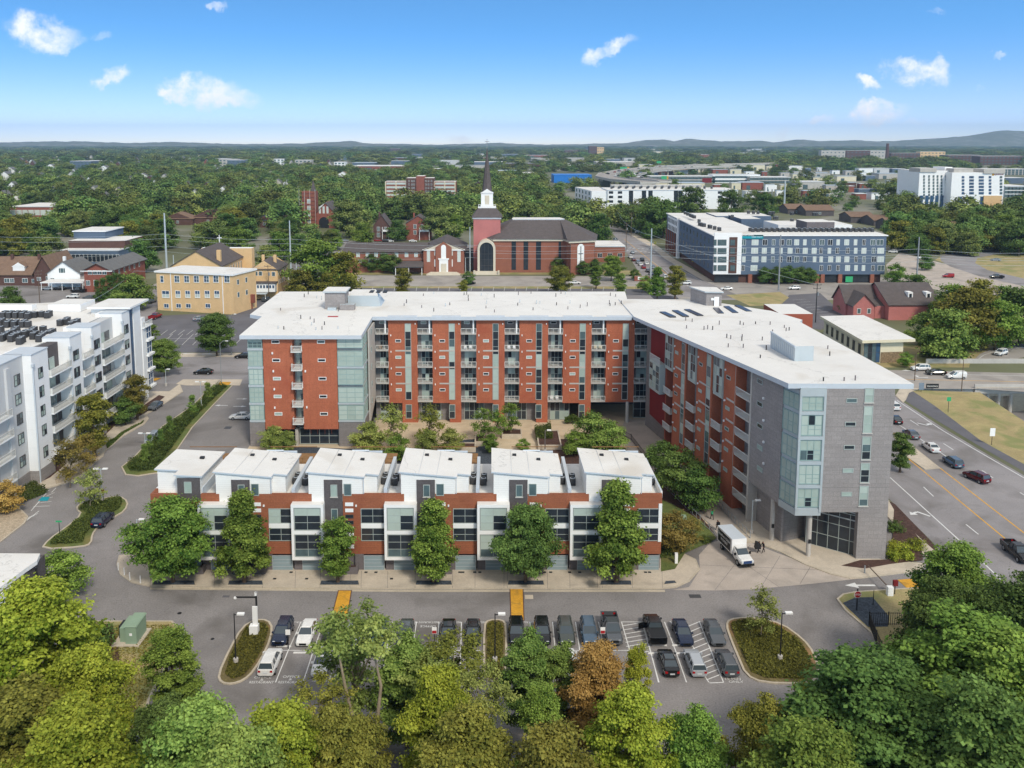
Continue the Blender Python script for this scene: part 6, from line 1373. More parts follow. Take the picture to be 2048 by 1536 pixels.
# --- the town behind
EXC = []                                               # pixel boxes of ground kept free of scattered trees
def win1(fr,ac,zc,w_,h_,parent,pane='glass_mid',frame='frame_white',d=0.,name='window',fw=.12):
 m = MB(); fr.box(m,ac-w_/2-fw,ac+w_/2+fw,d-.05,d+.05,zc-h_/2-fw,zc+h_/2+fw,frame)
 fr.box(m,ac-w_/2,ac+w_/2,d-.05,d+.07,zc-h_/2,zc+h_/2,pane)
 if w_ > 1.1: fr.box(m,ac-.05,ac+.05,d,d+.09,zc-h_/2,zc+h_/2,frame)
 return m.build(name,parent)
def gable(m,x0,x1,y0,y1,ze,zr,mw,mr,axis='y',ov=.5,parent=None,hip=0.):
 """walls into m; returns the roof mesh builder. axis = direction of the ridge"""
 m.box(x0,x1,y0,y1,0,ze,mw); r = MB()
 if axis == 'y':
  xm = (x0+x1)/2; m.poly([(x0,y0,ze),(x1,y0,ze),(xm,y0,zr)],mw); m.poly([(x1,y1,ze),(x0,y1,ze),(xm,y1,zr)],mw)
  k = (zr-ze)/((x1-x0)/2); a,b = x0-ov,x1+ov; ez = ze-ov*k; h = hip
  for s,xe in ((1,a),(-1,b)):
   q = [(xe,y0-ov,ez),(xm,y0-ov+h,zr),(xm,y1+ov-h,zr),(xe,y1+ov,ez)]
   r.hexa([*[(p[0],p[1],p[2]+.03) for p in (q if s < 0 else q[::-1])],*[(p[0],p[1],p[2]+.3) for p in (q if s < 0 else q[::-1])]],mr)
  if h: r.poly([(a,y0-ov,ez+.3),(b,y0-ov,ez+.3),(xm,y0-ov+h,zr+.3)],mr); r.poly([(b,y1+ov,ez+.3),(a,y1+ov,ez+.3),(xm,y1+ov-h,zr+.3)],mr)
 else:
  ym = (y0+y1)/2; m.poly([(x1,y0,ze),(x1,y1,ze),(x1,ym,zr)],mw); m.poly([(x0,y1,ze),(x0,y0,ze),(x0,ym,zr)],mw)
  k = (zr-ze)/((y1-y0)/2); a,b = y0-ov,y1+ov; ez = ze-ov*k; h = hip
  q = [(x0-ov,a,ez),(x1+ov,a,ez),(x1+ov-h,ym,zr),(x0-ov+h,ym,zr)]; r.hexa([(p[0],p[1],p[2]+.03) for p in q]+[(p[0],p[1],p[2]+.3) for p in q],mr)
  q = [(x0-ov+h,ym,zr),(x1+ov-h,ym,zr),(x1+ov,b,ez),(x0-ov,b,ez)]; r.hexa([(p[0],p[1],p[2]+.03) for p in q]+[(p[0],p[1],p[2]+.3) for p in q],mr)
  if h: r.poly([(x1+ov,a,ez+.3),(x1+ov,b,ez+.3),(x1+ov-h,ym,zr+.3)],mr); r.poly([(x0-ov,b,ez+.3),(x0-ov,a,ez+.3),(x0-ov+h,ym,zr+.3)],mr)
 return r
def house(label,px0,px1,pb,pe,pr,depth,mw,mr,axis='y',hip=0.,wins=(),cat='house',name='house',ov=.5,chim=0,group=None):
 Y = G((px0+px1)/2,pb)[1]; x0,x1 = AX(px0,Y,4),AX(px1,Y,4); ze = A(px0,pe,Y)[1]
 zr = A((px0+px1)/2,pr,Y if axis == 'y' and not hip else Y+depth/2)[1]
 h = thing(name,label,cat,((x0+x1)/2,Y,0),group=group); m = MB(); r = gable(m,x0,x1,Y,Y+depth,ze,zr,mw,mr,axis,ov,hip=hip); m.build('wall',h); ro = r.build('roof',h)
 fr = Fr(0,Y,1,0)
 for px,py,w_,h_ in wins: a,z = fr.at(px,py); win1(fr,a,z,w_,h_,h)
 for i in range(chim): m = MB(); cx_ = x0+(x1-x0)*(.3+.45*i); m.box(cx_-.5,cx_+.5,Y+depth*.4,Y+depth*.4+1,ze,zr+1.4,mw); m.build('chimney',ro)
 return h,fr,(x0,x1,Y,ze,zr)
# --- yellow church hall with the gabled chapel behind
yh = thing('church_hall','yellow brick church hall of three storeys with a flat white roof','building',(*G(390,624),0))
a,b = G(316,620),G(468,629); FY = Fr(a[0],a[1],b[0]-a[0],b[1]-a[1]); WY = math.hypot(b[0]-a[0],b[1]-a[1]); zy = FY.at(390,548)[1]
m = MB(); q = [FY.p(0,0,0),FY.p(WY,0,0),FY.p(WY+.5,-14,0),FY.p(1,-14,0)]; m.prism([p[:2] for p in q],0,zy,'brick_tan'); m.build('wall',yh)
m = MB(); q = [FY.p(-.5,.5,0),FY.p(WY+.4,.5,0),FY.p(WY+.9,-14.4,0),FY.p(.5,-14.4,0)]; m.prism([p[:2] for p in q],zy,zy+.55,'white','roof_white'); m.build('roof',yh)
for px_ in (324,354,373.5,393,413,432,454): a_,z_ = FY.at(px_,558); grid_window(FY,a_-(.7 if px_ == 324 else 1.05),a_+(.7 if px_ == 324 else 1.05),z_-1.2,z_+1.2,yh,frame='frame_white',nx=1 if px_ == 324 else 2,nz=2,panes=['glass_blue','glass_mid']*2,fw=.14,sill='limestone')
for px_ in (331.5,356,375.6,395,414.6,434): a_,z_ = FY.at(px_,588); grid_window(FY,a_-(1.5 if px_ < 340 else 1.0),a_+(1.5 if px_ < 340 else 1.),z_-1.3,z_+1.2,yh,frame='frame_white',nx=2,nz=2,panes=['glass_pale','glass_pale','glass_blue','glass_blue'],fw=.14,sill='limestone')
for px_ in (333,357.5,377,416): a_,z_ = FY.at(px_,611.5); grid_window(FY,a_-1.0,a_+1.0,z_-.75,z_+.75,yh,frame='frame_white',nx=2,nz=1,panes=['glass_blue']*2,fw=.12,sill='limestone')
for px_ in (343,446): a_,z_ = FY.at(px_,590); m = MB(); FY.box(m,a_-.12,a_+.12,0,.15,0,zy,'white'); m.build('downpipe',yh)
FYs = Fr(*FY.p(WY,0,0)[:2],*(Vector(FY.p(WY+.5,-14,0)[:2])-Vector(FY.p(WY,0,0)[:2])))
for k,z_ in enumerate((zy-2.6,zy-7)):
 for a_ in (3,8): win1(FYs,a_,z_,1,1.6,yh,'glass_mid')
m = MB(); FYs.box(m,10.2,11.2,0,1.3,2.2,5.2,'brick_red'); FYs.box(m,10.5,10.8,0,.4,0,2.2,'brick_red'); m.build('sign_post',yh)
ch_,fr_,(cx0,cx1,cY,cze,czr) = house('yellow brick chapel with a dark gabled roof and white cross behind the hall',345,444,585,532,503,30,'brick_tan','shingle_dark',cat='church',name='chapel')
FC = Fr(cx1,cY,0,1)
for k in range(7): win1(FC,5+k*3.6,cze-3.2,1,3.2,ch_,'glass_mid')
m = MB(); xm = (cx0+cx1)/2; m.box(xm-.13,xm+.13,cY+29.5,cY+29.8,czr,czr+3.4,'white'); m.box(xm-1,xm+1,cY+29.55,cY+29.75,czr+2,czr+2.3,'white'); m.build('cross',ch_)
m = MB(); m.box(cx0+2,cx1+4,cY+29,cY+33,0,cze+3.5,'brick_tan','white'); m.box(cx1-3,cx1-1.5,cY+4,cY+5.5,cze,czr,'brick_tan'); m.build('transept',ch_)
EXC += [(300,500,500,640)]
sh_,fr_,(x0,x1,Y,ze,zr) = house('small yellow brick house with a dark hipped roof and white enclosed porch',503,556,597,539,516,16,'brick_tan','shingle_dark',hip=6.,wins=((512,547,1.1,1.5),(521,547,1.1,1.5),(547,548,1.1,1.5)),chim=2)
m = MB(); m.box(x0+.3,x1-.4,Y-3,Y,3,6.2,'white'); m.box(x0,x1,Y-3.4,Y,6.2,6.6,'shingle_dark'); m.build('porch',sh_)
for k in range(8): win1(Fr(x0,Y-3,1,0),1+k*(x1-x0-2)/7,5,.7,1.1,sh_,'glass_blue',fw=.08)
m = MB(); m.box(x0-.6,x1-3,Y-6.2,Y-3.02,2.6,2.85,'metal_light'); m.tube([(x0-.3,Y-6,0),(x0-.3,Y-6,2.6)],.1,'white',6); m.tube([(x1-3.3,Y-6,0),(x1-3.3,Y-6,2.6)],.1,'white',6); m.build('carport',sh_)
for k in range(5): win1(Fr(x1,Y,0,1),2+k*2.8,ze-1.6,.9,1.5,sh_,'glass_mid'); win1(Fr(x1,Y,0,1),2+k*2.8,ze-5,.9,1.5,sh_,'glass_mid')
rh,fr_,(x0,x1,Y,ze,zr) = house('red brick house with white trim and a grey gabled roof',169,222,584,540,527,34,'brick_red','shingle_grey',wins=((180,545,1.4,1.5),(190,545,1.4,1.5),(199,545,1.4,1.5),(209,545,1.4,1.5),(176,566,1.4,1.8),(192,566,1.6,2.2)),ov=.9)
for k in range(6): win1(Fr(x1,Y,0,1),3+k*5,ze-1.8,1.2,1.6,rh,'glass_mid'); 
m = MB(); m.box(x0-1,x1+1,Y-.95,Y-.8,ze-.5,ze-.15,'white'); m.build('eave_trim',rh)
wh,fr_,(x0,x1,Y,ze,zr) = house('white clapboard house with a grey gabled roof behind a white carport',95,160,574,547,524,16,'white','shingle_grey',wins=((121,541,1.2,1.8),(127,541,1.2,1.8),(105,560,1.4,1.5)),chim=1)
m = MB(); y_ = Y-9; xa_,xb_ = AX(80,y_,3),AX(166,y_,3); m.box(xa_,xb_,y_,y_+8.5,3.0,3.35,'white','roof_white')
for q in np.linspace(xa_+.3,xb_-.3,5): m.tube([(q,y_+.3,0),(q,y_+.3,3)],.12,'white',6)
m.build('carport',wh)
bh,fr_,(x0,x1,Y,ze,zr) = house('brown brick house with a wide brown roof and white dormer at the left edge',-30,92,571,549,514,18,'brick_dark','shingle_brown',axis='x',wins=((14,561,2,1.6),(24,561,1.5,1.6),(50,561,2,1.6),(70,562,2.4,1.4)),chim=2)
m = MB(); dx = AX(38,Y+2,8); m.box(dx-2.4,dx+2.4,Y+1.5,Y+6,ze,ze+3,'white'); m.poly([(dx-2.9,Y+1.4,ze+3),(dx+2.9,Y+1.4,ze+3),(dx,Y+1.4,ze+4.8)],'white'); m.poly([(dx-2.9,Y+1.4,ze+3),(dx,Y+1.4,ze+4.8),(dx,Y+8,ze+4.8),(dx-2.9,Y+8,ze+3)],'shingle_brown'); m.poly([(dx+2.9,Y+1.4,ze+3),(dx,Y+1.4,ze+4.8),(dx,Y+8,ze+4.8),(dx+2.9,Y+8,ze+3)],'shingle_brown'); m.build('dormer',bh)
g_,fr_,(x0,x1,Y,ze,zr) = house('brown gabled house wing with white striped awnings',68,108,572,546,513,20,'brick_dark','shingle_brown',wins=((78,558,1.4,1.3),(96,556,1.4,1.3)),ov=.8)
EXC += [(-50,300,515,640),(490,600,500,620)]
def flat(label,px0,px1,pb,pt,depth,mw,wins=None,cat='building',name='building',mr='roof_white',par=.5,z0=0,win=(1.4,1.6),pane=None,frame='frame_white',skew=0,sides=False,rows=None,group=None,over=.3):
 Y = G((px0+px1)/2,pb)[1]; x0,x1 = AX(px0,Y,5),AX(px1,Y,5); zt_ = A(px0,pt,Y)[1]
 h = thing(name,label,cat,((x0+x1)/2,Y,0),group=group); m = MB(); m.box(x0,x1,Y,Y+depth,z0,zt_-par,mw); m.build('wall',h)
 m = MB(); m.box(x0-over,x1+over,Y-over,Y+depth+over,zt_-par,zt_,'roof_edge' if mr == 'roof_white' else mw,mr); m.build('roof',h); fr = Fr(x0,Y,1,0)
 if wins:
  nx_,nz_ = wins
  for j in range(nz_):
   for i in range(nx_):
    win1(fr,(x1-x0)*(i+.5)/nx_,zt_-par-(zt_-par-z0)*(j+.55)/nz_,win[0],win[1],h,pane or rnd.choice(['glass_mid','glass_dark','glass_pale']),frame,fw=.1)
 return h,fr,(x0,x1,Y,zt_)
s1,f1,(x0,x1,Y,zt_) = flat('grey school building with stepped white roofs among the trees at the left',122,237,528,500,22,'blue_siding',(14,1),win=(2.2,3.4),pane='glass_dark')
m = MB(); m.box(x0,x1,Y+8,Y+30,zt_,zt_+3.6,'brick_dark','roof_white'); m.box(x0-2,x1-14,Y+18,Y+40,zt_+3.6,zt_+7,'blue_siding','roof_white'); m.box(x0-2.5,x1-13.5,Y+17.5,Y+40,zt_+7,zt_+7.5,'white','roof_white'); m.build('upper_storey',s1)
flat('long low red brick school with a white roof at the far left',20,116,434,413,45,'brick_red',(8,1),win=(4,4),pane='glass_pale')
EXC += [(105,250,475,560),(5,128,412,474)]
for i,(a0,a1,pb,pe,pr,lab,mw,mr) in enumerate(((325,385,450,438,424,'brick house with a brown hipped roof left of the yellow hall, left one','brick_dark','shingle_brown'),(382,450,449,436,418,'brick house with a brown hipped roof above the yellow hall, right one','brick_dark','shingle_brown'),(506,551,455,441,430,'brick house with a slate blue hipped roof and white porch','brick_dark','blue_siding_dark'),(640,665,420,412,404,'small pale house behind the brick church tower','white','shingle_brown'),
 (90,112,342,334,328,'white gabled house deep in the wood at the left','white','shingle_grey'),(8,30,350,341,334,'white gabled house at the far left edge of the wood','white','shingle_grey'),(0,18,362,350,343,'grey roofed house at the left edge','white','shingle_grey'),(195,220,346,338,331,'white house beyond the blue apartment block','white','shingle_grey'),(672,700,358,350,343,'pale pitched roof house right of the wood','white','shingle_brown'),(920,948,392,382,372,'grey roofed house left of the steeple','brick_dark','shingle_dark'),(938,975,385,376,364,'dark roofed house just behind the steeple','brick_dark','shingle_dark'))):
 house(lab,a0,a1,pb,pe,pr,15,mw,mr,hip=5 if 'hip' in lab else 0,wins=(((a0+a1)/2,(pb+pe)/2,1.6,1.8),)); EXC.append((a0-4,a1+4,pr+12,pb+(46 if pb > 400 else 14)))
# --- red church with a tower under scaffolding
Y = G(640,457)[1]; rc = thing('church','red brick church with a square tower under scaffolding and a round arched door','church',(AX(640,Y,5),Y,0))
tx0,tx1 = AX(604,Y,10),AX(631,Y,10); nx0,nx1 = AX(631,Y,8),AX(668,Y,8); zt_ = A(617,383,Y)[1]; ze = A(640,427,Y)[1]; zr = A(648,407,Y)[1]
m = MB(); m.box(tx0,tx1,Y+1,Y+1+tx1-tx0,0,zt_,'brick_red'); m.build('tower',rc)
m = MB(); r_ = gable(m,nx0,nx1,Y+3,Y+30,ze,zr,'brick_red','shingle_dark'); m.build('nave_wall',rc); r_.build('roof',rc)
m = MB(); xm = tx1-1.6; q = [(xm-1.6,Y+1),(xm+1.6,Y+1),(xm+1.6,Y+4.2),(xm-1.6,Y+4.2)]; n = len(m.v); zz1 = A(622,365,Y)[1]
for i in range(4): m.poly([(*q[i],zt_),(*q[(i+1) % 4],zt_),(xm,Y+2.6,zz1+2)],'shingle_dark')
m.build('turret_roof',rc)
fr = Fr(0,Y+3,1,0); xm = AX(648,Y+3,3)
m = MB(); q = [(xm+3.4*math.cos(t),Y+2.9,4.2+3.4*math.sin(t)) for t in np.linspace(0,math.pi,13)]; m.poly([(xm+3.4,Y+2.9,0)]+q+[(xm-3.4,Y+2.9,0)],'black'); m.build('arched_door',rc)
for k in (-1,0,1): win1(fr,xm+k*2.6,12.5,1.1,4.5,rc,'glass_pale')
m = MB()
for z in np.arange(2,zt_+2,2.6):
 m.box(tx0-1.5,tx1+.3,Y-.9,Y-.5,z,z+.12,'wood'); m.box(tx0-1.5,tx0-1.1,Y-.5,Y+7,z,z+.12,'wood')
for x in np.linspace(tx0-1.5,tx1+.2,4): m.tube([(x,Y-.9,0),(x,Y-.9,zt_+1.5)],.08,'rail_white',5)
sc_ = m.build('scaffold',None); tag(sc_,'pale scaffolding standing against the red church tower','scaffold')
for k in range(4): win1(Fr(0,Y+1,1,0),(tx0+tx1)/2,5+k*4.5,2.0,2.6,rc,'glass_pale',fw=.15)
EXC += [(585,690,415,492)]
# --- two Victorian brick houses
for lab,a0,a1,pb,pe,pr,mw in (('narrow Victorian brick house with a steep gable and white arched window',747,779,480,452,430,'brick_dark'),('Victorian brick house with white porches and a stepped gable',812,860,480,447,432,'brick_red')):
 h,fr,(x0,x1,Y,ze,zr) = house(lab,a0,a1,pb,pe,pr,16,mw,'shingle_dark',wins=(((a0+a1)/2-6,pe+6,1.6,2.4),((a0+a1)/2+8,pe+6,1.4,2.2),((a0+a1)/2-6,pe+18,1.6,2.4)),chim=1)
 m = MB(); m.box(x0+(x1-x0)*.55,x1-.2,Y-1.8,Y,5.2,5.5,'white'); m.box(x0+(x1-x0)*.55,x1-.2,Y-1.8,Y-1.7,5.5,6.4,'white')
 for q in (x0+(x1-x0)*.56,x1-.5): m.box(q,q+.3,Y-1.8,Y-1.5,0,8,'white')
 m.build('porch',h)
EXC += [(735,875,440,510)]
# --- long brick wing, hall and the big church with the steeple
Yc = 391.; lw = thing('church_wing','long two-storey red brick wing with a dark roof left of the church hall','building',(AX(760,Yc,4),Yc,0))
x0,x1 = AX(688,Yc,5),AX(850,Yc,5); ze = A(760,504,Yc)[1]
m = MB(); r_ = gable(m,x0,x1,Yc,Yc+26,ze,ze+2.6,'brick_church','shingle_dark','x',.8); m.build('wall',lw); r_.build('roof',lw)
fr = Fr(0,Yc,1,0)
for px_ in (696,716,735,752,793,813,832): a_,z_ = fr.at(px_,509.5); win1(fr,a_,z_,1.4,1.9,lw,'glass_pale')
for px_ in (700,720,740): a_,z_ = fr.at(px_,522); win1(fr,a_,z_,1.4,1.4,lw,'glass_mid')
m = MB(); xa_,xb_ = AX(790,Yc-7,3),AX(846,Yc-7,3); m.hexa([(xa_,Yc-9,3.4),(xb_,Yc-9,3.4),(xb_,Yc,3.4),(xa_,Yc,3.4),(xa_,Yc-9,3.8),(xb_,Yc-9,3.8),(xb_,Yc,5.4),(xa_,Yc,5.4)],'frame_dark','shingle_dark')
for q in (xa_+.4,(xa_+xb_)/2,xb_-.4): m.tube([(q,Yc-8.6,0),(q,Yc-8.6,3.4)],.16,'white',6)
m.build('porch',lw)
hl = thing('church_hall','brick church hall with a white pediment and dark hipped roof left of the steeple','building',(AX(888,Yc-3,4),Yc-3,0)); Y = Yc-3
x0,x1 = AX(847,Y,6),AX(928,Y,6); ze = A(888,501,Y)[1]; xm = (x0+x1)/2; za = A(886,484,Y)[1]
m = MB(); m.box(x0,x1,Y,Y+30,0,ze,'brick_church'); m.box(xm-3.6,xm+3.6,Y-1,Y,0,ze+1.5,'brick_church'); m.build('wall',hl)
r_ = MB(); gable(MB(),x0,x1,Y,Y+30,ze,za,'white','shingle_dark'); mm = MB(); r_ = gable(mm,x0,x1,Y+.5,Y+30,ze,za,'brick_church','shingle_dark',ov=.9); r_.build('roof',hl)
m = MB(); m.hexa([(x0-.4,Y-.4,ze),(x1+.4,Y-.4,ze),(x1+.4,Y+.4,ze),(x0-.4,Y+.4,ze),(x0-.4,Y-.4,ze+.5),(x1+.4,Y-.4,ze+.5),(x1+.4,Y+.4,ze+.5),(x0-.4,Y+.4,ze+.5)],'white'); m.poly([(x0-.3,Y-.3,ze+.5),(x1+.3,Y-.3,ze+.5),(xm,Y-.3,za+.1)],'limestone'); m.build('pediment',hl)
m = MB(); m.poly([(xm-3.6,Y-1.05,ze+1.5),(xm+3.6,Y-1.05,ze+1.5),(xm,Y-1.05,za+.3)],'brick_church'); q = [(xm+1.1*math.cos(t),Y-1.12,ze+1.6+1.1*math.sin(t)) for t in np.linspace(0,math.pi,9)]; m.poly([(xm+1.1,Y-1.12,ze-3.6)]+q+[(xm-1.1,Y-1.12,ze-3.6)],'white'); m.build('arched_niche',hl)
fr = Fr(0,Y,1,0)
for px_ in (857,918): a_,z_ = fr.at(px_,511); win1(fr,a_,z_,1.2,5.5,hl,'glass_pale')
for px_ in (872,902):
 a_,z_ = fr.at(px_,506); win1(fr,a_,z_,1.3,2,hl,'glass_pale'); a_,z_ = fr.at(px_,526); win1(fr,a_,z_,1.3,3,hl,'white')
m = MB(); m.box(xm-2,xm+2,Y-1.3,Y-1,.8,6.4,'white'); m.box(xm-1.2,xm+1.2,Y-1.4,Y-1.3,.8,4.6,'limestone'); m.box(xm-2.4,xm+2.4,Y-1.5,Y-1,6.4,7,'white'); m.build('door',hl)
m = MB()
for k in range(4): m.box(xm-6-k*.5,xm+6+k*.5,Y-3-k,Y-1,0,.9-k*.22,'limestone')
m.build('steps',hl)
cc = thing('church','large brick church with a tall dark steeple, white belfry and wide arched entrance','church',(AX(1000,Yc,4),Yc,0))
Y = Yc; x0 = AX(988,Y,8); x1 = AX(1131,Y,8); x2 = AX(1189,Y-6,8); ze = A(1050,478,Y)[1]
wall_ = [(x0,Y),(x1,Y),(x1+1.5,Y-6),(x2-11,Y-8),(x2,Y-3.5),(x2+3,Y+18),(x1+4,Y+38),(x0-4,Y+38),(x0-4,Y+8)]
m = MB(); m.prism(wall_,0,ze,'brick_church'); m.build('wall',cc)
m = MB(); m.prism(inset(wall_,-.7),ze-.9,ze+.15,'limestone'); m.build('cornice',cc)
ev = inset(wall_,-1.2); zr = ze+7.2; a2 = sum(ev[i][0]*ev[(i+1) % len(ev)][1]-ev[(i+1) % len(ev)][0]*ev[i][1] for i in range(len(ev)))
tx_ = [(AX(1025,Y+17,24),Y+16),(AX(1120,Y+17,24),Y+16),(AX(1120,Y+17,24),Y+16),(AX(1130,Y+17,24),Y+17),(AX(1130,Y+17,24),Y+19),(AX(1130,Y+17,24),Y+22),(AX(1122,Y+17,24),Y+26),(AX(1028,Y+17,24),Y+26),(AX(1024,Y+17,24),Y+20)]
m = MB(); n_ = len(ev)
for i in range(n_):
 j = (i+1) % n_; m.poly([(*ev[i],ze+.15),(*ev[j],ze+.15),(*tx_[j],zr),(*tx_[i],zr)],'shingle_dark')
ro = m.build('roof',cc); m = MB(); m.prism([tx_[0],tx_[1],tx_[4],tx_[6],tx_[7],tx_[8]],zr-.4,zr+.35,'roof_edge','roof_white'); m.build('roof_deck',cc)
fr = Fr(0,Y,1,0)
for pa_,pb_ in ((1023,1032),(1047,1056.5),(1072,1082),(1117,1122)):
 m = MB(); m.box(AX(pa_,Y,8),AX(pb_,Y,8),Y-.06,Y+.1,1.2,ze-1,'glass_dark'); m.build('window',cc)
FD = Fr(x1+1.5,Y-6,x2-11-x1-1.5,-2); m = MB(); FD.box(m,1.5,3.6,-.1,.1,1,ze-1,'glass_dark'); m.build('window',cc); m = MB(); FD.box(m,5.2,6.4,-.1,.1,1,ze-1,'glass_dark'); m.build('window',cc)
FD2 = Fr(x2-11,Y-8,11,4.5); ac_ = 5.2; m = MB()
q = [FD2.p(ac_+1.7*math.cos(t),.12,ze-3.2+1.7*math.sin(t)) for t in np.linspace(0,math.pi,11)]; m.poly([FD2.p(ac_+1.7,.12,4)]+q+[FD2.p(ac_-1.7,.12,4)],'white'); ar = m.build('arched_niche',cc)
m = MB(); FD2.box(m,ac_-.14,ac_+.14,.12,.3,5.2,ze-2.6,'black'); FD2.box(m,ac_-1.1,ac_+1.1,.12,.3,ze-6,ze-5.7,'black'); m.build('cross',ar)
txa,txb = AX(947,Y+4,20),AX(1001,Y+4,20); ztw = A(972,438,Y+4)[1]; m = MB(); m.box(txa,txb,Y+4,Y+4+txb-txa,0,ztw,'brick_painted'); m.build('tower',cc)
m = MB(); m.box(txa-.4,txb+.4,Y+3.6,Y+4.4+txb-txa,ztw,ztw+.7,'white'); m.build('cornice',cc)
zb2 = A(972,417,Y+4)[1]; xm = (txa+txb)/2; ym = Y+4+(txb-txa)/2; hb2 = (AX(986,Y+4,28)-AX(962,Y+4,28))/2
m = MB(); h0 = (txb-txa)/2+.9; h1 = hb2+1.2
m.hexa([(xm-h0,ym-h0,ztw+.7),(xm+h0,ym-h0,ztw+.7),(xm+h0,ym+h0,ztw+.7),(xm-h0,ym+h0,ztw+.7),(xm-h1,ym-h1,zb2),(xm+h1,ym-h1,zb2),(xm+h1,ym+h1,zb2),(xm-h1,ym+h1,zb2)],'shingle_dark'); m.build('tower_roof',cc)
zb3 = A(973,386,Y+10)[1]; m = MB(); m.box(xm-h1-.2,xm+h1+.2,ym-h1-.2,ym+h1+.2,zb2,zb2+.4,'white')
for q in np.linspace(-h1,h1,9): m.box(xm+q-.08,xm+q+.08,ym-h1-.1,ym-h1+.05,zb2+.4,zb2+1.5,'white')
m.box(xm-h1-.1,xm+h1+.1,ym-h1-.15,ym-h1+.08,zb2+1.45,zb2+1.65,'white'); m.box(xm-hb2,xm+hb2,ym-hb2,ym+hb2,zb2+.4,zb3,'white')
m.poly([(xm-hb2-.3,ym-hb2-.3,zb3),(xm+hb2+.3,ym-hb2-.3,zb3),(xm,ym-hb2-.3,zb3+2)],'white'); m.poly([(xm-hb2-.3,ym-hb2-.3,zb3),(xm,ym-hb2-.3,zb3+2),(xm,ym+hb2,zb3+2),(xm-hb2-.3,ym+hb2,zb3)],'white'); m.poly([(xm,ym-hb2-.3,zb3+2),(xm+hb2+.3,ym-hb2-.3,zb3),(xm+hb2+.3,ym+hb2,zb3),(xm,ym+hb2,zb3+2)],'white')
bf = m.build('belfry',cc); m = MB(); m.box(xm-1,xm+1,ym-hb2-.06,ym-hb2,zb2+1.6,zb3-1,'limestone'); m.build('louvre',bf)
zsp = A(972,294,ym)[1]; m = MB(); m.tube([(xm,ym,zb3+.5),(xm,ym,zb3+8),(xm,ym,zsp)],[2.3,1.5,.06],'shingle_dark',8); m.build('spire',cc)
zx = A(972,278,ym)[1]; m = MB(); m.box(xm-.1,xm+.1,ym-.1,ym+.1,zsp-.6,zx,'pole_grey'); m.box(xm-1.1,xm+1.1,ym-.1,ym+.1,zx-1.3,zx-1.05,'pole_grey'); m.build('cross',cc)
ea,eb = AX(955,Y-4,6),AX(991,Y-4,6); em = (ea+eb)/2; er = (eb-ea)/2; zap = A(973,480.5,Y-4)[1]; zsg = zap-er
ring = lambda r,y: [(em+r*math.cos(t),y,zsg+r*math.sin(t)) for t in np.linspace(0,math.pi,17)]
m = MB(); o1,i1 = ring(er,Y-4),ring(er-1,Y-4); o2 = ring(er,Y+5)
for i in range(16): m.poly([o1[i],o1[i+1],i1[i+1],i1[i]],'limestone'); m.poly([o1[i],o2[i],o2[i+1],o1[i+1]],'limestone')
m.box(eb-1,eb,Y-4,Y+5,0,zsg,'limestone'); m.box(ea,ea+1,Y-4,Y+5,0,zsg,'limestone'); m.build('arch',cc)
m = MB(); m.poly([(em+er-1,Y-3.4,1)]+[(p[0],Y-3.4,p[2]) for p in i1]+[(em-er+1,Y-3.4,1)],'glass_dark'); gw_ = m.build('entrance_glass',cc)
m = MB()
for q in (-2.4,-.8,.8,2.4): m.box(em+q-.06,em+q+.06,Y-3.46,Y-3.4,1,zsg+er*.65,'frame_dark')
for z in (3.6,6.2,8.8): m.box(em-er+1,em+er-1,Y-3.47,Y-3.41,z,z+.12,'frame_dark')
m.build('mullion',gw_)
m = MB()
for k in range(5): m.box(em-5,em+5,Y-5-k*.7,Y-3.5,0,1.2-k*.24,'limestone')
m.box(em-5.8,em-5,Y-8,Y-4,0,1.6,'limestone'); m.box(em+5,em+5.8,Y-8,Y-4,0,1.6,'limestone'); m.build('steps',cc)
m = MB(); m.box(AX(928,Y,4),txa,Y+4,Y+14,0,9.5,'glass_dark','shingle_dark'); m.build('link',cc)
flat('flat-roofed brick annex to the right of the big church',1190,1250,524,492,24,'brick_church',(3,1),win=(2,2),pane='glass_dark')
m_ = thing('monument_sign','low brick sign with a white panel at the church corner','sign',(*G(1283,562),0)); p_ = G(1283,562); m = MB(); m.box(p_[0]-3,p_[0]+3.4,p_[1],p_[1]+.7,0,2.1,'brick_red','limestone'); m.build('base',m_); m = MB(); m.box(p_[0]-1.6,p_[0]+1.8,p_[1]-.06,p_[1],.5,1.8,'white'); m.build('panel',m_)
EXC += [(680,1260,462,580)]
# --- apartment tower behind
Y = G(840,402)[1]; at_ = thing('apartment_tower','red brick apartment tower of many storeys with pale side wings','building',(AX(840,Y,5),Y,0))
def sec(pa_,pb_,pt_,mt_,dd,nm_='wall',y_=0):
 m = MB(); m.box(AX(pa_,Y,15),AX(pb_,Y,15),Y+y_,Y+y_+dd,0,A(pa_,pt_,Y)[1],mt_,'roof_white'); return m.build(nm_,at_)
sec(770,815,363,'brick_church',18,'wing'); sec(866,912,363,'brick_church',18,'wing'); sec(813,868,356,'brick_dark',22,'wall',-2); sec(833,849,352,'brick_red',24,'stair_tower',-3)
fr = Fr(0,Y,1,0)
for pa_,pb_ in ((773,811),(870,909)):
 for k in range(5): m = MB(); a_,z_ = fr.at(pa_,367+k*7.6); b_,_ = fr.at(pb_,367); m.box(a_,b_,Y-.2,Y,z_-1,z_+1,'glass_pale'); m.build('window_band',at_)
 for px_ in (pa_-2,(pa_+pb_)/2,pb_+1): m = MB(); a_,z_ = fr.at(px_,367); m.box(a_-.5,a_+.5,Y-.4,Y,0,z_+2,'cream'); m.build('pier',at_)
fr = Fr(0,Y-2,1,0)
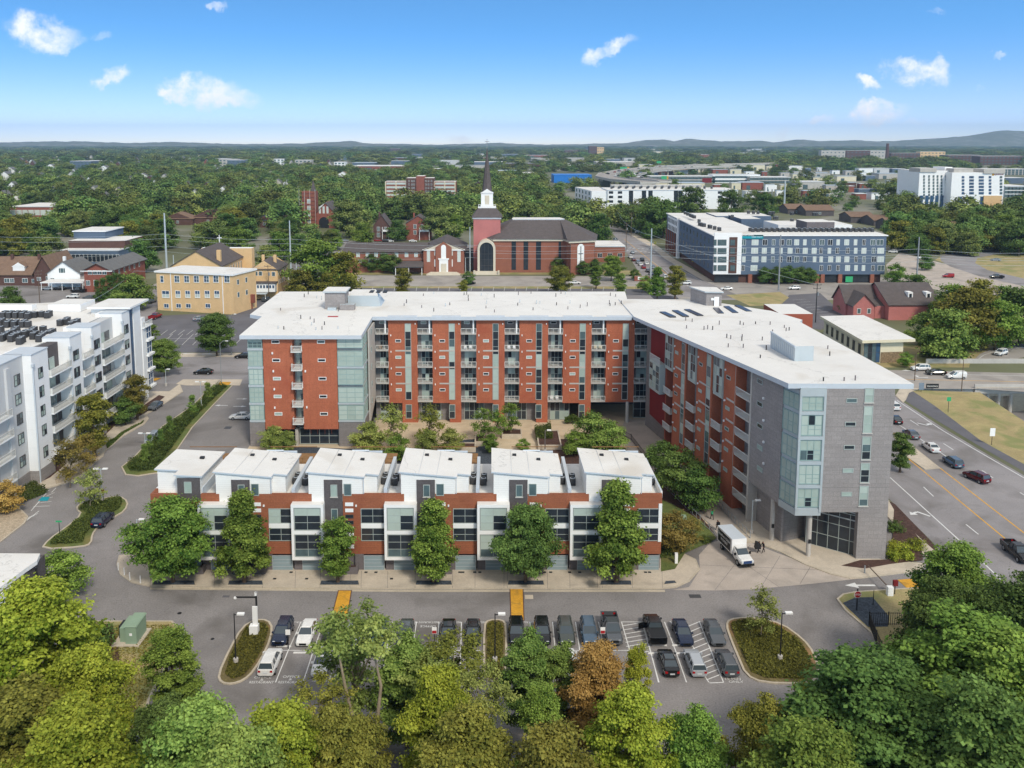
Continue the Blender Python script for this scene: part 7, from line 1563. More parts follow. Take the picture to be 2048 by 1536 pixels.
for k in range(6):
 for px_ in (818,824,828,852,857,863): a_,z_ = fr.at(px_,362+k*7); win1(fr,a_,z_,1.2,1.5,at_,'glass_dark')
EXC += [(760,920,372,425)]
# --- blue-grey apartment block with white corner
Y = G(1600,566)[1]; bb = thing('apartment_building','blue-grey five-storey apartment block with a white corner and teal banner','building',(AX(1600,Y,5),Y,0))
x0,x1 = AX(1427,Y,15),AX(1772,Y,15); zt_ = A(1600,470,Y)[1]; bk = G(1327,426,zt_)
m = MB(); ft = [(x0,Y),(x1,Y),(x1+1,Y+20),(x0+24,Y+21),(bk[0]+26,bk[1]),(bk[0]+2,bk[1])]
m.prism(ft,3.6,zt_-.4,'blue_siding','roof_white'); m.build('wall',bb)
m = MB(); m.prism(inset(ft,1.2),0,3.7,'brick_dark'); m.build('ground_floor',bb)
m = MB(); m.prism(inset(ft,-.5),zt_-.4,zt_,'white','roof_white'); m.build('roof',bb)
m = MB(); m.box(x1-32,x1+2,Y+40,Y+62,0,zt_+.5,'white','roof_white'); m.box(x0+30,x1-32,Y+66,Y+90,0,zt_+1,'blue_siding','roof_white'); m.box(bk[0]+22,x1-20,Y+88,Y+110,0,zt_+.6,'blue_siding','roof_white'); m.box(x0+40,x1-30,Y+30,Y+32,zt_-6,zt_,'white'); m.build('rear_wing',bb)
m = MB(); m.box(x1-26,x1-14,Y+20,Y+34,zt_,zt_+3.6,'brick_grey','roof_white'); m.build('stair_house',bb)
fr = Fr(0,Y,1,0)
for r_i,py_ in enumerate((484.7,501.5,518.7,536)):
 for px_ in (1487,1509,1529,1546.5,1562,1579,1594,1610,1628,1643,1660,1675.5,1694,1711,1728,1747,1761):
  if r_i == 3 and 1520 < px_ < 1630: continue
  a_,z_ = fr.at(px_,py_); win1(fr,a_+rnd.uniform(-.3,.3),z_,2.6 if px_ in (1509,1761) else rnd.choice([1.2,1.8]),2.2,bb,rnd.choice(['glass_dark','glass_pale','glass_mid','glass_pale']),'frame_white',fw=.1)
m = MB(); a0_,z0_ = fr.at(1428,560); a1_,_ = fr.at(1480,560); m.box(a0_-.6,a1_,Y-.8,Y+.02,3.8,zt_+1.0,'white'); m.build('white_corner',bb)
m = MB(); a0_,_ = fr.at(1457,500); a1_,_ = fr.at(1473,500); m.box(a0_,a1_,Y-.95,Y-.8,4.2,zt_-.8,'brick_dark'); m.build('dark_strip',bb)
for py_ in (485,502,519,536):
 for px_,w_ in ((1444,3.4),(1430,1),(1465,1.8)): a_,z_ = Fr(0,Y-.8,1,0).at(px_,py_); win1(Fr(0,Y-.8,1,0),a_,z_,w_,2.2,bb,'glass_mid','frame_dark',d=.1 if px_ != 1465 else .2)
bn_ = MB(); a0_,z0_ = fr.at(1481,477); a1_,z1_ = fr.at(1526,469.5); bn_.box(a0_,a1_,Y-.5,Y-.35,z0_,z1_,'banner_teal'); bn = bn_.build('banner',bb)
def sign_text(txt,x,y,z,size,mt_,parent=None,rz=0,name='lettering'):
 ob = text_mesh(txt,size,mt_,.01,name)
 o3 = ORG.get(parent.name,(0,0,0)) if parent else (0,0,0); ob.location = (x-o3[0],y-o3[1],z-o3[2]); ob.rotation_euler = (R(90),0,rz); ob.parent = parent; return ob
sign_text('NOW OPEN',a0_+2.6,Y-.53,z0_+1.1,1.0,'white',bn); sign_text('LEASE TODAY',a1_-2.6,Y-.53,z0_+.5,.7,'white',bn)
for px_ in (1500,1545,1590,1634,1645,1680,1744):
 a_,_ = fr.at(px_,560); m = MB(); m.box(a_-.8,a_+.8,Y-.15,Y+1.4,0,3.7,'brick_church'); m.build('brick_pier',bb)
for pa_,pb_ in ((1649,1678),(1686,1742),(1430,1478)):
 a_,_ = fr.at(pa_,560); b_,_ = fr.at(pb_,560); m = MB(); m.box(a_,b_,Y+.9,Y+1.1,.2,3.5,'glass_dark'); m.build('shop_front',bb)
m = MB(); a_,_ = fr.at(1700,560); m.box(a_-2,a_+1,Y-.3,Y-.2,.4,2.8,'sign_green'); m.build('entrance_sign',bb)
FS_ = Fr(bk[0]+2,bk[1],x0-bk[0]-2,Y-bk[1]); ls_ = math.hypot(x0-bk[0]-2,Y-bk[1])
for k in range(4):
 for q in range(9): win1(FS_,ls_*(.36+.07*q),zt_-3.4-3.55*k,1.6,2,bb,rnd.choice(['glass_dark','glass_mid','glass_mid']),'frame_dark',fw=.06)
m = MB(); FS_.box(m,ls_*.05,ls_*.3,-.5,.5,zt_-8,zt_-.8,'white'); m.build('white_panel',bb); m = MB(); FS_.box(m,ls_*.3,ls_*.32,-.5,.9,0,zt_,'white'); m.build('white_fin',bb)
m = MB()
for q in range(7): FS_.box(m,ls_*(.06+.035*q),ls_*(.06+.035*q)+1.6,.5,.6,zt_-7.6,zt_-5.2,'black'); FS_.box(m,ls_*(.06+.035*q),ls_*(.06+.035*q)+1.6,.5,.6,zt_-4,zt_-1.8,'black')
for q in range(6): FS_.box(m,ls_*(.02+.055*q),ls_*(.02+.055*q)+.6,.2,.9,0,zt_-8.2,'brick_church')
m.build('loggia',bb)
for i in range(46):
 t_ = i/46; px_ = 1500+t_*250; x_,y_ = G(px_,462.5 if i % 2 else 461,zt_+.3); o = copy_tree(ac0,loc=(x_,y_,zt_),scale=1.5,group='condensers on the blue-grey block',label='dark condenser in the long row along the roof front of the blue-grey block')
for i in range(40):
 r0_ = rnd.choice([(1370,1400,431,444),(1440,1640,428,434),(1395,1440,448,460),(1450,1600,438,443)]); t_ = rnd.random(); x_,y_ = G(r0_[0]+(r0_[1]-r0_[0])*t_,r0_[2]+(r0_[3]-r0_[2])*t_,zt_+.5); copy_tree(ac0,loc=(x_,y_,zt_+(1 if y_ > Y+60 else 0)),scale=1.6,group='condensers on the blue-grey block',label='dark condenser on the rear roofs of the blue-grey block')
EXC += [(1310,1790,425,620)]
# --- hotel at the right
Y = G(1920,426)[1]; ht = thing('hotel','white hotel tower with dark blue window strips at the far right','hotel',(AX(1920,Y,5),Y,0))
def hsec(pa_,pb_,pt_,pbm,mt_,nm_,yo=0,dd=20):
 m = MB(); m.box(AX(pa_,Y+yo,25),AX(pb_,Y+yo,25),Y+yo,Y+yo+dd,max(0,A(pa_,pbm,Y)[1]),A(pa_,pt_,Y)[1],mt_,'roof_white'); return m.build(nm_,ht)
hsec(1838,1905,342,430,'white','left_tower',10,40); hsec(1903,2008,345,430,'white','right_tower',0,22)
hsec(1839,1872,337,345,'light_concrete','roof_box',9,20); hsec(1906,1945,337,346,'light_concrete','roof_box',2); hsec(1966,2009,338,347,'light_concrete','roof_box',-1); hsec(1888,1903,335,345,'white','roof_box',14)
hsec(1970,2006,391,430,'brick_tan','brown_base',-1.2,3)
fr = Fr(0,Y,1,0)
for px_ in (1918,1942,1963,1985):
 m = MB(); a_,z0_ = fr.at(px_,421); _,z1_ = fr.at(px_,393); m.box(a_-1.8,a_+1.8,Y-.15,Y,max(.5,z0_),z1_,'glass_blue' if px_ < 1975 else 'glass_mid'); m.build('window_strip',ht)
for k in range(6):
 for px_ in (1926,1941,1945,1960,1965,1980,2002): a_,z_ = fr.at(px_,354.5+k*6.4); win1(fr,a_,z_,2,1.8,ht,'glass_blue' if px_ < 2000 else 'glass_mid','glass_blue')
fr = Fr(0,Y+10,1,0)
for k in range(8):
 for px_ in (1848,1858,1867,1875,1883,1892,1899): a_,z_ = fr.at(px_,353+k*6.2); win1(fr,a_,z_,1.3,1.9,ht,'glass_mid','glass_mid')
for px_ in (1843,1854,1864,1874,1884,1894): a_,z_ = fr.at(px_,391); m = MB(); m.box(a_-1.4,a_+1.4,Y+9.8,Y+10,2,z_,'glass_blue'); m.build('window_strip',ht)
m = MB(); a_,z_ = Fr(0,Y,1,0).at(1986,349); m.box(a_-.8,a_+.8,Y-.3,Y,z_-.8,z_+.8,'paint_yellow'); m.build('emblem',ht)
a_,z_ = Fr(0,Y,1,0).at(1996,350); sign_text('laQUINTA',a_,Y-.25,z_,2.0,'red_paint',ht)
EXC += [(1825,2020,385,450)]
# --- pink painted brick house and the flat-roofed office
ph,fr,(x0,x1,Y,ze,zr) = house('pink painted brick house with a steep dark roof and a front gable',1707,1749,638,611,589.6,16,'brick_painted','shingle_dark',wins=((1718,622,1,1.5),(1738,622,1,1.5)))
m = MB(); xa_,xb_ = AX(1680,Y+10,4),AX(1716,Y+10,4); r_ = gable(m,xa_,xb_+4,Y+5,Y+16,ze,zr+1.5,'brick_painted','shingle_dark','x'); m.build('side_wall',ph); r_.build('side_roof',ph)
m = MB(); xa_,xb_ = AX(1748,Y+4,4),AX(1778,Y+4,4); m.hexa([(xa_-1,Y+1,0),(xb_,Y+1,0),(xb_,Y+12,0),(xa_-1,Y+12,0),(xa_-1,Y+1,4.2),(xb_,Y+1,4.2),(xb_,Y+12,7.6),(xa_-1,Y+12,7.6)],'brick_painted','shingle_dark'); m.build('link',ph)
xa_,xb_ = AX(1775,Y-1,4),AX(1880,Y-1,4); m = MB(); r_ = gable(m,xa_,xb_,Y-2,Y+20,5.2,A(1830,566,Y+9)[1],'brick_painted','shingle_dark','x'); m.build('main_wall',ph); r_.build('main_roof',ph)
for px_ in (1816,1852):
 x_ = AX(px_,Y+3,8); m = MB(); m.box(x_-.8,x_+.8,Y+1.2,Y+4,6.6,8.8,'white'); m.box(x_-.4,x_+.4,Y+1.1,Y+1.2,7,8.3,'glass_dark'); m.build('dormer',ph)
EXC += [(1660,1900,565,680)]
of = thing('office_building','low flat-roofed cream office with a stone wall and wide eaves beside the road junction','building',(*G(1760,720),0))
zq = 6.6; q = [G(1640,632,zq),G(1727,630,zq),G(1831,678,zq),G(1725,681,zq)]
m = MB(); m.prism(q,zq-.75,zq,'cream','roof_white'); m.build('roof',of)
cq = Vector(q[3]); dl_ = (Vector(q[0])-cq).normalized(); dr_ = (Vector(q[2])-cq).normalized(); L1_ = (Vector(q[0])-cq).length; L2_ = (Vector(q[2])-cq).length
qq = [tuple(cq+dl_*1.5+dr_*1),tuple(cq+dl_*(L1_-1)+dr_*1),tuple(cq+dl_*(L1_-1)+dr_*(L2_-4)),tuple(cq+dl_*1.5+dr_*(L2_-2.6))]
m = MB(); m.prism(qq,0,zq-.75,'cream'); m.build('wall',of)
fo = Fr(qq[0][0],qq[0][1],dr_.x,dr_.y); wo = L2_-3.6; m = MB(); fo.box(m,wo*.44,wo+.02,-.5,.06,0,2.9,'stone_rubble'); m.build('stone_wall',of)
grid_window(fo,.1,wo*.42,.2,zq-.9,of,frame='frame_dark',nx=4,nz=2,panes=['glass_mid','glass_dark','glass_mid','glass_blue']*2,fw=.1,d=.05,name='shop_front')
fo2 = Fr(*(cq+dl_*(L1_-1)+dr_*1),-dl_.x,-dl_.y)
for k in range(7): win1(fo2,3+k*(L1_-6)/6.5,3.4,1.2,2.2,of,'glass_dark','brick_brown',fw=.3)
EXC += [(1640,1860,640,760)]
# --- far white apartment complex, warehouses, scattered roofs
wc,fr,(x0,x1,Y,zt_) = flat('long white apartment complex with dark balconies beyond the avenue',1215,1475,418,380,45,'white',None)
for px_ in (1203,1240,1262,1288,1301,1352,1361,1405,1440,1462):
 for k in range(3): a_,z_ = fr.at(px_ if px_ > 1216 else 1222,385+k*9); win1(fr,a_,z_,3.6,4 if px_ in (1262,1288,1301,1352,1361) else 2,wc,'glass_dark','frame_dark')
m = MB(); xa_ = AX(1159,Y+30,10); m.prism([(xa_,Y+75),(x0-14,Y+2),(x0+1,Y+2),(x0+1,Y+75)],0,zt_-1,'white','roof_white'); m.build('side_wing',wc)
FW = Fr(xa_,Y+75,x0-14-xa_,-73); 
for k in range(3):
 for q in range(5): win1(FW,8+q*14,4+k*4.6,4,2.6,wc,'glass_blue','glass_mid')
m = MB(); m.box(x0+10,x1-20,Y+50,Y+60,0,zt_+2,'light_concrete','roof_white'); m.build('rear_wing',wc)
for i in range(44): x_ = x0+6+i*(x1-x0-20)/44; copy_tree(ac0,loc=(x_,Y+20+(i % 3)*9,zt_),scale=2.0,group='condensers on the far white complex',label='dark condenser in the rows on the roof of the far white complex')
EXC += [(1150,1480,385,440)]
flat('long low blue-roofed warehouse near the motorway',1108,1184,366,350,60,'blue_roof',None,mr='blue_roof')
EXC += [(1095,1210,345,378)]
gB = 'far buildings across the plain'
for i,(a0,a1,pb,pt,mw) in enumerate(((1300,1430,366,352,'light_concrete'),(1425,1520,366,349,'white'),(1500,1582,367,354,'light_concrete'),(1060,1068,358,345,'white'),(1178,1194,312,292,'brick_dark'),(1194,1208,311,294,'brick_tan'),(1130,1160,310,300,'brick_dark'),(780,800,306,297,'brick_dark'),(140,182,338,322,'blue_siding'),(180,200,337,321,'light_concrete'),(438,475,334,318,'light_concrete'),(430,455,328,317,'brick_dark'),(455,488,337,320,'blue_siding'),(590,622,335,320,'light_concrete'),(540,575,330,318,'white'),(668,690,339,324,'white'),
 (1642,1690,322,301,'light_concrete'),(1692,1740,322,301,'brick_dark'),(1740,1776,322,301,'light_concrete'),(1782,1840,324,306,'brick_dark'),(1840,1890,320,303,'brick_tan'),(1895,1960,328,310,'brick_dark'),(1960,2048,330,312,'brick_dark'),(2010,2060,395,372,'white'),(2000,2060,350,338,'light_concrete'),(1040,1066,360,346,'white'))):
 flat('%s far-off building, %s' % ({'light_concrete': 'pale grey','white': 'white','brick_dark': 'dark brick','brick_tan': 'tan','blue_siding': 'blue-grey'}[mw],'wide low one at column %s of the skyline' % ['a','b'][0] if False else ['left half of the warehouse row','tallest of the warehouse row','right end of the warehouse row','narrow white block near the blue warehouse','tallest block on the plain near the horizon','tan half of the tall block near the horizon','low block left of the tall one near the horizon','small block near the horizon at centre left','with blue panels in the left wood','grey half of the block in the left wood','low roof in the wood, centre left','brick one in the wood, centre left','with blue windows in the wood, centre left','white windowed one at the end of the wood','low pale one behind the wood','right of the wood behind the trees','left part of the ridge apartments','middle part of the ridge apartments','right part of the ridge apartments by the chimney','red one right of the chimney','tan one on the ridge at the right','long one below the ridge at the right','at the right edge below the hill','right of the hotel at the edge','behind the hotel at the right edge','low white one left of the blue warehouse'][i]),a0,a1,pb,pt,rnd.uniform(25,50),mw,(max(3,int((a1-a0)/7)),2 if i < 3 else 3),win=(5 if i > 3 else 6,3),pane='glass_mid',frame='glass_mid',group=gB); EXC.append((a0-3,a1+3,pt+6,pb+9))
m = MB(); x_ = AX(1775.6,2500,60); m.tube([(x_,2500,0),(x_,2500,A(1775,287,2500)[1])],[6,4],'brick_dark',8); o = m.build('chimney_stack',None); tag(o,'tall dark chimney stack standing on the ridge at the right','chimney')
for i,(a0,a1,pb,pe,pr) in enumerate(((1576,1612,428,418,408),(1612,1668,432,421,410),(1702,1750,446,434,424),(1748,1790,452,441,430),(1780,1848,462,449,436),(1864,1928,478,462,444))):
 house('brown-roofed apartment row %s' % ['furthest, left of the trees behind the blue-grey block','second, behind the blue-grey block roof','third, right above the white stair block','fourth, between two tree clumps','fifth, wide one above the gravel yard','nearest, below the hotel'][i],a0,a1,pb,pe,pr,22,'brick_brown','shingle_brown',axis='x',wins=(((a0+a1)/2,(pb+pe)/2,1.8,1.6),),group='brown-roofed apartment rows at the right'); EXC.append((a0-3,a1+3,pr+18,pb+16))
rb_ = random.Random(11); placed = []
def ok_px(x,y,w_):
 return all(not (e[0] < x+w_ and e[1] > x-w_ and e[2]-4 < y < e[3]+2) for e in EXC)
for i in range(4200):
 if len(placed) >= 285: break
 reg = rb_.choice([(0,600,350,415),(0,560,325,350),(1300,1860,372,402),(1500,1840,375,404),(1560,1860,350,375),(1240,1860,345,380),(780,1240,318,345),(800,1300,312,335),(1850,2060,345,380),(1250,1640,336,350),(700,1040,330,350),(1130,1700,300,316),(0,700,318,345),(0,560,345,400)])
 px_ = rb_.uniform(reg[0],reg[1]); py_ = rb_.uniform(reg[2],reg[3]); X_,Y_ = G(px_,py_)
 w_ = rb_.uniform(8,36) if reg[2] > 330 else rb_.uniform(40,120); 
 if reg[0] == 0: w_ = rb_.uniform(9,13)
 wpx = w_/Y_*F/2
 if not ok_px(px_,py_,wpx) or any(abs(a-px_) < wpx+b and abs(c_-py_) < 2.4 for a,b,c_ in placed): continue
 placed.append((px_,wpx,py_)); h_ = rb_.uniform(5,9)*(1 if Y_ < 1800 else 1.4); d_ = w_*rb_.uniform(.5,1); mw = rb_.choice(['white','light_concrete','cream','brick_dark','blue_siding','stucco_grey','brick_red'])
 where = 'far left wood' if reg[0] == 0 else 'plain left of the avenue' if px_ < 1240 else 'industrial plain beyond the blue-grey block'
 lab = '%s low %s in the %s' % ({'white': 'white','light_concrete': 'pale grey','cream': 'cream','brick_dark': 'dark brown','blue_siding': 'blue-grey','stucco_grey': 'grey','brick_red': 'red brick'}[mw],'house' if reg[0] == 0 else 'warehouse',where)
 t_ = thing('house' if reg[0] == 0 else 'warehouse',lab,'house' if reg[0] == 0 else 'warehouse',(X_,Y_,0),group='low roofs of the '+where); m = MB()
 if reg[0] == 0: r_ = gable(m,X_-w_/2,X_+w_/2,Y_,Y_+d_,h_*.9,h_*1.5,mw,'shingle_grey'); m.build('wall',t_); r_.build('roof',t_)
 else:
  m.box(X_-w_/2,X_+w_/2,Y_,Y_+d_,0,h_,mw); m.build('wall',t_); m = MB(); m.box(X_-w_/2-.4,X_+w_/2+.4,Y_-.4,Y_+d_+.4,h_,h_+.5,'roof_edge',rb_.choice(['roof_white','roof_white','metal_light','shingle_grey'])); m.build('roof',t_)
  m = MB(); m.box(X_-w_*.3,X_-w_*.12,Y_-.1,Y_,0,h_*.6,'glass_mid'); m.build('loading_door',t_)
 EXC.append((px_-wpx-2,px_+wpx+2,py_-3,py_+3+9*F/Y_*(1 if reg[0] == 0 else .5)))
# --- elevated motorway curving away
ov_ = thing('motorway_viaduct','curved grey motorway viaduct on columns crossing the plain','bridge',(*G(1250,350),0))
def viad(cl,w_,z):
 L_ = []; R_ = []; pts = [Vector(G(x,y,z)) for x,y in cl]
 for i,p in enumerate(pts):
  d = (pts[min(i+1,len(pts)-1)]-pts[max(i-1,0)]).normalized(); n = Vector((-d.y,d.x))*w_/2; L_.append(p+n); R_.append(p-n)
 m = MB()
 for i in range(len(pts)-1):
  m.hexa([(*R_[i],z-2.2),(*R_[i+1],z-2.2),(*L_[i+1],z-2.2),(*L_[i],z-2.2),(*R_[i],z),(*R_[i+1],z),(*L_[i+1],z),(*L_[i],z)],'light_concrete','road_old')
  for S_ in (L_,R_): m.bar((*S_[i],z+.5),(*S_[i+1],z+.5),.6,1.1,'light_concrete')
 m.build('deck',ov_)
 for i in range(1,len(pts)-1):
  m = MB()
  for s in (-.3,.3): q = pts[i]+(L_[i]-R_[i])*s; m.tube([(*q,0),(*q,z-2.2)],1.2,'concrete',6)
  m.build('pier',ov_)
viad([(1560,326),(1480,328),(1400,330),(1340,332),(1290,336),(1245,341),(1215,347),(1210,353),(1240,359),(1300,364)],26,12)
viad([(1500,331),(1400,334),(1330,338),(1285,344),(1262,350),(1275,356),(1330,362)],18,12)
for i in range(34):
 t_ = rb_.random(); ln_ = rb_.choice([[(1480,328),(1340,332),(1245,341),(1212,348),(1240,358)],[(1400,334),(1330,338),(1285,344),(1264,350),(1290,358)]]); s_ = t_*(len(ln_)-1); k = int(s_); f_ = s_-k; p = Vector(ln_[k]).lerp(Vector(ln_[min(k+1,len(ln_)-1)]),f_)
 x_,y_ = G(p.x,p.y,12); place_car(rb_.choice(['van','suv','sedan']),rb_.choice(['white','white','silver','grey','red','black']),x_+rb_.uniform(-4,4),y_,rb_.uniform(0,6.28) if False else R(150),'small distant vehicle in the traffic on the curved viaduct','traffic on the viaduct',True,'car',12.02)
for i,(a0,a1,pb,pt,mt_,lab) in enumerate(((1240,1258,350,334,'sign_green','green motorway sign with a yellow end over the viaduct'),(1322,1336,372,352,'sign_green','green motorway sign with a yellow end beside the warehouse row'),(1313,1322,338,322,'sign_green','small green motorway sign at the far bend'),(1535,1552,400,370,'white','white billboard on a pole above the industrial plain'),(1404,1423,368,356,'maroon_panel','purple billboard before the warehouses'),(1214,1226,340,326,'maroon_panel','magenta billboard near the viaduct start'))):
 X_,Y_ = G((a0+a1)/2,pb); w_ = (a1-a0)/F*Y_; z1_ = A(a0,pt,Y_)[1]; t_ = thing('billboard',lab,'sign',(X_,Y_,0)); m = MB(); m.tube([(X_,Y_,0),(X_,Y_,z1_)],.6,'pole_grey',6); m.build('pole',t_); m = MB(); m.box(X_-w_/2,X_+w_/2,Y_-1,Y_-.6,z1_-w_*.5,z1_,mt_)
 if 'yellow' in lab: m.box(X_+w_*.28,X_+w_/2,Y_-1.1,Y_-1,z1_-w_*.5,z1_,'paint_yellow')
 m.build('panel',t_)
# --- hills on the horizon
hp = [(-400,284),(0,285),(160,282),(250,286),(340,284),(480,288),(600,287),(705,282),(740,287),(900,289),(1000,286),(1100,289),(1230,287),(1300,280),(1330,278),(1345,283),(1375,277),(1410,281),(1450,283),(1520,281),(1545,285),(1600,278),(1640,282),(1700,280),(1760,283),(1820,280),(1880,276),(1950,270),(2005,260),(2060,263),(2150,272),(2300,283),(2600,286)]
YHl = 11000; hm = MB(); nseg = 260; rows_ = [(-1500,0),(-900,.45),(-400,.8),(0,1),(700,.8),(1800,.1)]
hx = np.linspace(-400,2600,nseg); hy = np.interp(hx,[p[0] for p in hp],[p[1] for p in hp])
rg_ = np.random.default_rng(3); hy = hy+np.convolve(rg_.normal(size=nseg),np.ones(3)/3,'same')*.5; V_ = []
for dy,k in rows_:
 for i in range(nseg):
  x_,z_ = A(hx[i],hy[i],YHl); V_.append((x_*(1+dy/YHl),YHl+dy,max(-2,(z_)*k+rg_.normal()*4*(1-abs(k-.5)) if k else -2)))
hm.v = V_
for r in range(len(rows_)-1):
 for i in range(nseg-1): hm.f.append((r*nseg+i,r*nseg+i+1,(r+1)*nseg+i+1,(r+1)*nseg+i)); hm.mi.append(hm.k('far_ground'))
struct(hm.build('hills',smooth=True))
# --- the wood behind: nearest trees one by one, the rest as one mass
EXC += [(300,480,560,770),(690,1260,540,583),(1230,1330,540,600)]
av_l = [(1088,366),(1100,395),(1112,412),(1195,450),(1240,490),(1275,540),(1290,560)]; av_r = [(1098,366),(1114,395),(1150,420),(1240,456),(1318,494),(1385,538),(1470,575)]
def in_av(x,y):
 if not 345 < y < 600: return False
 xl = np.interp(y,[p[1] for p in av_l],[p[0] for p in av_l]); xr = np.interp(y,[p[1] for p in av_r],[p[0] for p in av_r]); return xl-6 < x < xr+10
def dens(x,y):
 if y < 300: return .85
 if y < 322: return .5+.35*math.sin(x*.017+y*.8)
 if y < 345: return .9 if x < 640 else .16 if x < 1560 else .8 if y < 338 else .1
 if y < 372: return .93 if x < 1090 and not (690 < x < 1090 and y < 352) else .08 if x < 1560 else .03
 if y < 402: return .95 if x < 1120 else .06 if x < 1860 else .15
 if y < 432 and 1480 < x < 1860: return .1
 if y < 416: return .95 if x < 1150 else .12 if x < 1500 or x > 1880 else .5
 if y < 480: return .92 if x < 1150 else .75 if x < 1330 else .85
 if y < 512: return .9 if x < 470 else .25 if x < 690 else 0 if x < 1770 else .85
 return 0
rf_ = random.Random(5); cand = []
Y_ = 372.
while Y_ < 10500:
 near = Y_ < 1100; sp = 8.5 if Y_ < 700 else 10.5 if near else 10.5+(Y_-1100)*.009
 half = Y_*.64; n_ = int(2*half/sp)
 for i in range(n_):
  X_ = (-half+(i+rf_.random())*sp)+.02*Y_; y_ = Y_+rf_.uniform(-.5,.5)*sp
  zc_ = y_*cth+HC*sth; px_ = CX+F*X_/zc_; py_ = CY-F*(y_*sth-HC*cth)/zc_
  if px_ < -60 or px_ > 2110: continue
  if rf_.random() > dens(px_,py_) or in_av(px_,py_): continue
  if any(e[0] < px_ < e[1] and e[2] < py_ < e[3] for e in EXC): continue
  cand.append((X_,y_,sp,px_,py_))
 Y_ += sp
cand.sort(key=lambda c: c[1])
regs = lambda px: 'left wood behind the old houses' if px < 330 else 'wood between the yellow hall and the brick church tower' if px < 620 else 'wood behind the long brick wing' if px < 960 else 'wood behind the big church' if px < 1160 else 'tree belt beyond the avenue' if px < 1480 else 'tree belt behind the blue-grey block' if px < 1790 else 'wood near the looping ramp'
NI = 240; lfs = ['leaf_far','leaf_far','leaf_dark','leaf_far','leaf_yellowfar','leaf_dark','leaf_far','leaf_olive']
lfn = {'leaf_far': 'mid green','leaf_dark': 'dark green','leaf_green': 'green','leaf_yellowfar': 'yellowish green','leaf_olive': 'olive green'}
first = {}
for X_,y_,sp,px_,py_ in cand[:NI]:
 k = rf_.choice(['mid_a','mid_b','mid_b','mid_c']); lf = rf_.choice(lfs)
 t = put_tree(k,X_,y_,'%s broadleaf tree in the %s' % (lfn[lf],regs(px_)),group='trees of the '+regs(px_),s=rf_.choice([.6,.8,1,1.15,1.35]),leaf=lf)
far_src = []
for i,k in enumerate(('far_a','far_b','far_c')):
 X_,y_,sp,px_,py_ = cand[NI+i*7]; t = put_tree(k,X_,y_,'%s broadleaf tree in the %s' % ('mid green',regs(px_)),group='trees of the '+regs(px_),s=1.0,leaf=None); far_src.append(t.children[0])
rest = cand[NI:]
me = bpy.data.meshes.new('forest'); me.vertices.add(len(rest)); me.vertices.foreach_set('co',np.array([(a,b,0) for a,b,*_ in rest],dtype=np.float32).ravel())
sc_a = me.attributes.new('sc','FLOAT_VECTOR','POINT'); arr = []
for a,b,sp,*_ in rest:
 s = rf_.choice([.6,.8,.95,1.1,1.4])*rf_.uniform(.85,1.15); wd = s*max(1,sp/11.); arr.append((wd,wd,s*min(max(1,sp/16.),1.25)))
sc_a.data.foreach_set('vector',np.array(arr,dtype=np.float32).ravel()); me.update()
fo_ = bpy.data.objects.new('forest',me); C.collection.objects.link(fo_); fo_['kind'] = 'stuff'; fo_['label'] = 'far woods reaching to the horizon'
ng = bpy.data.node_groups.new('forest_nodes','GeometryNodeTree'); ng.interface.new_socket('Geometry',in_out='INPUT',socket_type='NodeSocketGeometry'); ng.interface.new_socket('Geometry',in_out='OUTPUT',socket_type='NodeSocketGeometry')
gi = ng.nodes.new('NodeGroupInput'); go_ = ng.nodes.new('NodeGroupOutput'); jn = ng.nodes.new('GeometryNodeJoinGeometry')
for o_ in far_src:
 oi = ng.nodes.new('GeometryNodeObjectInfo'); oi.inputs['Object'].default_value = o_; oi.inputs['As Instance'].default_value = True; ng.links.new(oi.outputs['Geometry'],jn.inputs[0])
ip = ng.nodes.new('GeometryNodeInstanceOnPoints'); ip.inputs['Pick Instance'].default_value = True
ri = ng.nodes.new('FunctionNodeRandomValue'); ri.data_type = 'INT'; ri.inputs[4].default_value = 0; ri.inputs[5].default_value = 2; ng.links.new(ri.outputs[2],ip.inputs['Instance Index'])
rr_ = ng.nodes.new('FunctionNodeRandomValue'); rr_.data_type = 'FLOAT_VECTOR'; rr_.inputs[0].default_value = (0,0,0); rr_.inputs[1].default_value = (0,0,6.28); ng.links.new(rr_.outputs[0],ip.inputs['Rotation'])
na = ng.nodes.new('GeometryNodeInputNamedAttribute'); na.data_type = 'FLOAT_VECTOR'; na.inputs[0].default_value = 'sc'; ng.links.new(na.outputs[0],ip.inputs['Scale'])
ng.links.new(gi.outputs[0],ip.inputs['Points']); ng.links.new(jn.outputs[0],ip.inputs['Instance']); ng.links.new(ip.outputs[0],go_.inputs[0])
md = fo_.modifiers.new('forest','NODES'); md.node_group = ng
gm = 'trees around the church and the streets'
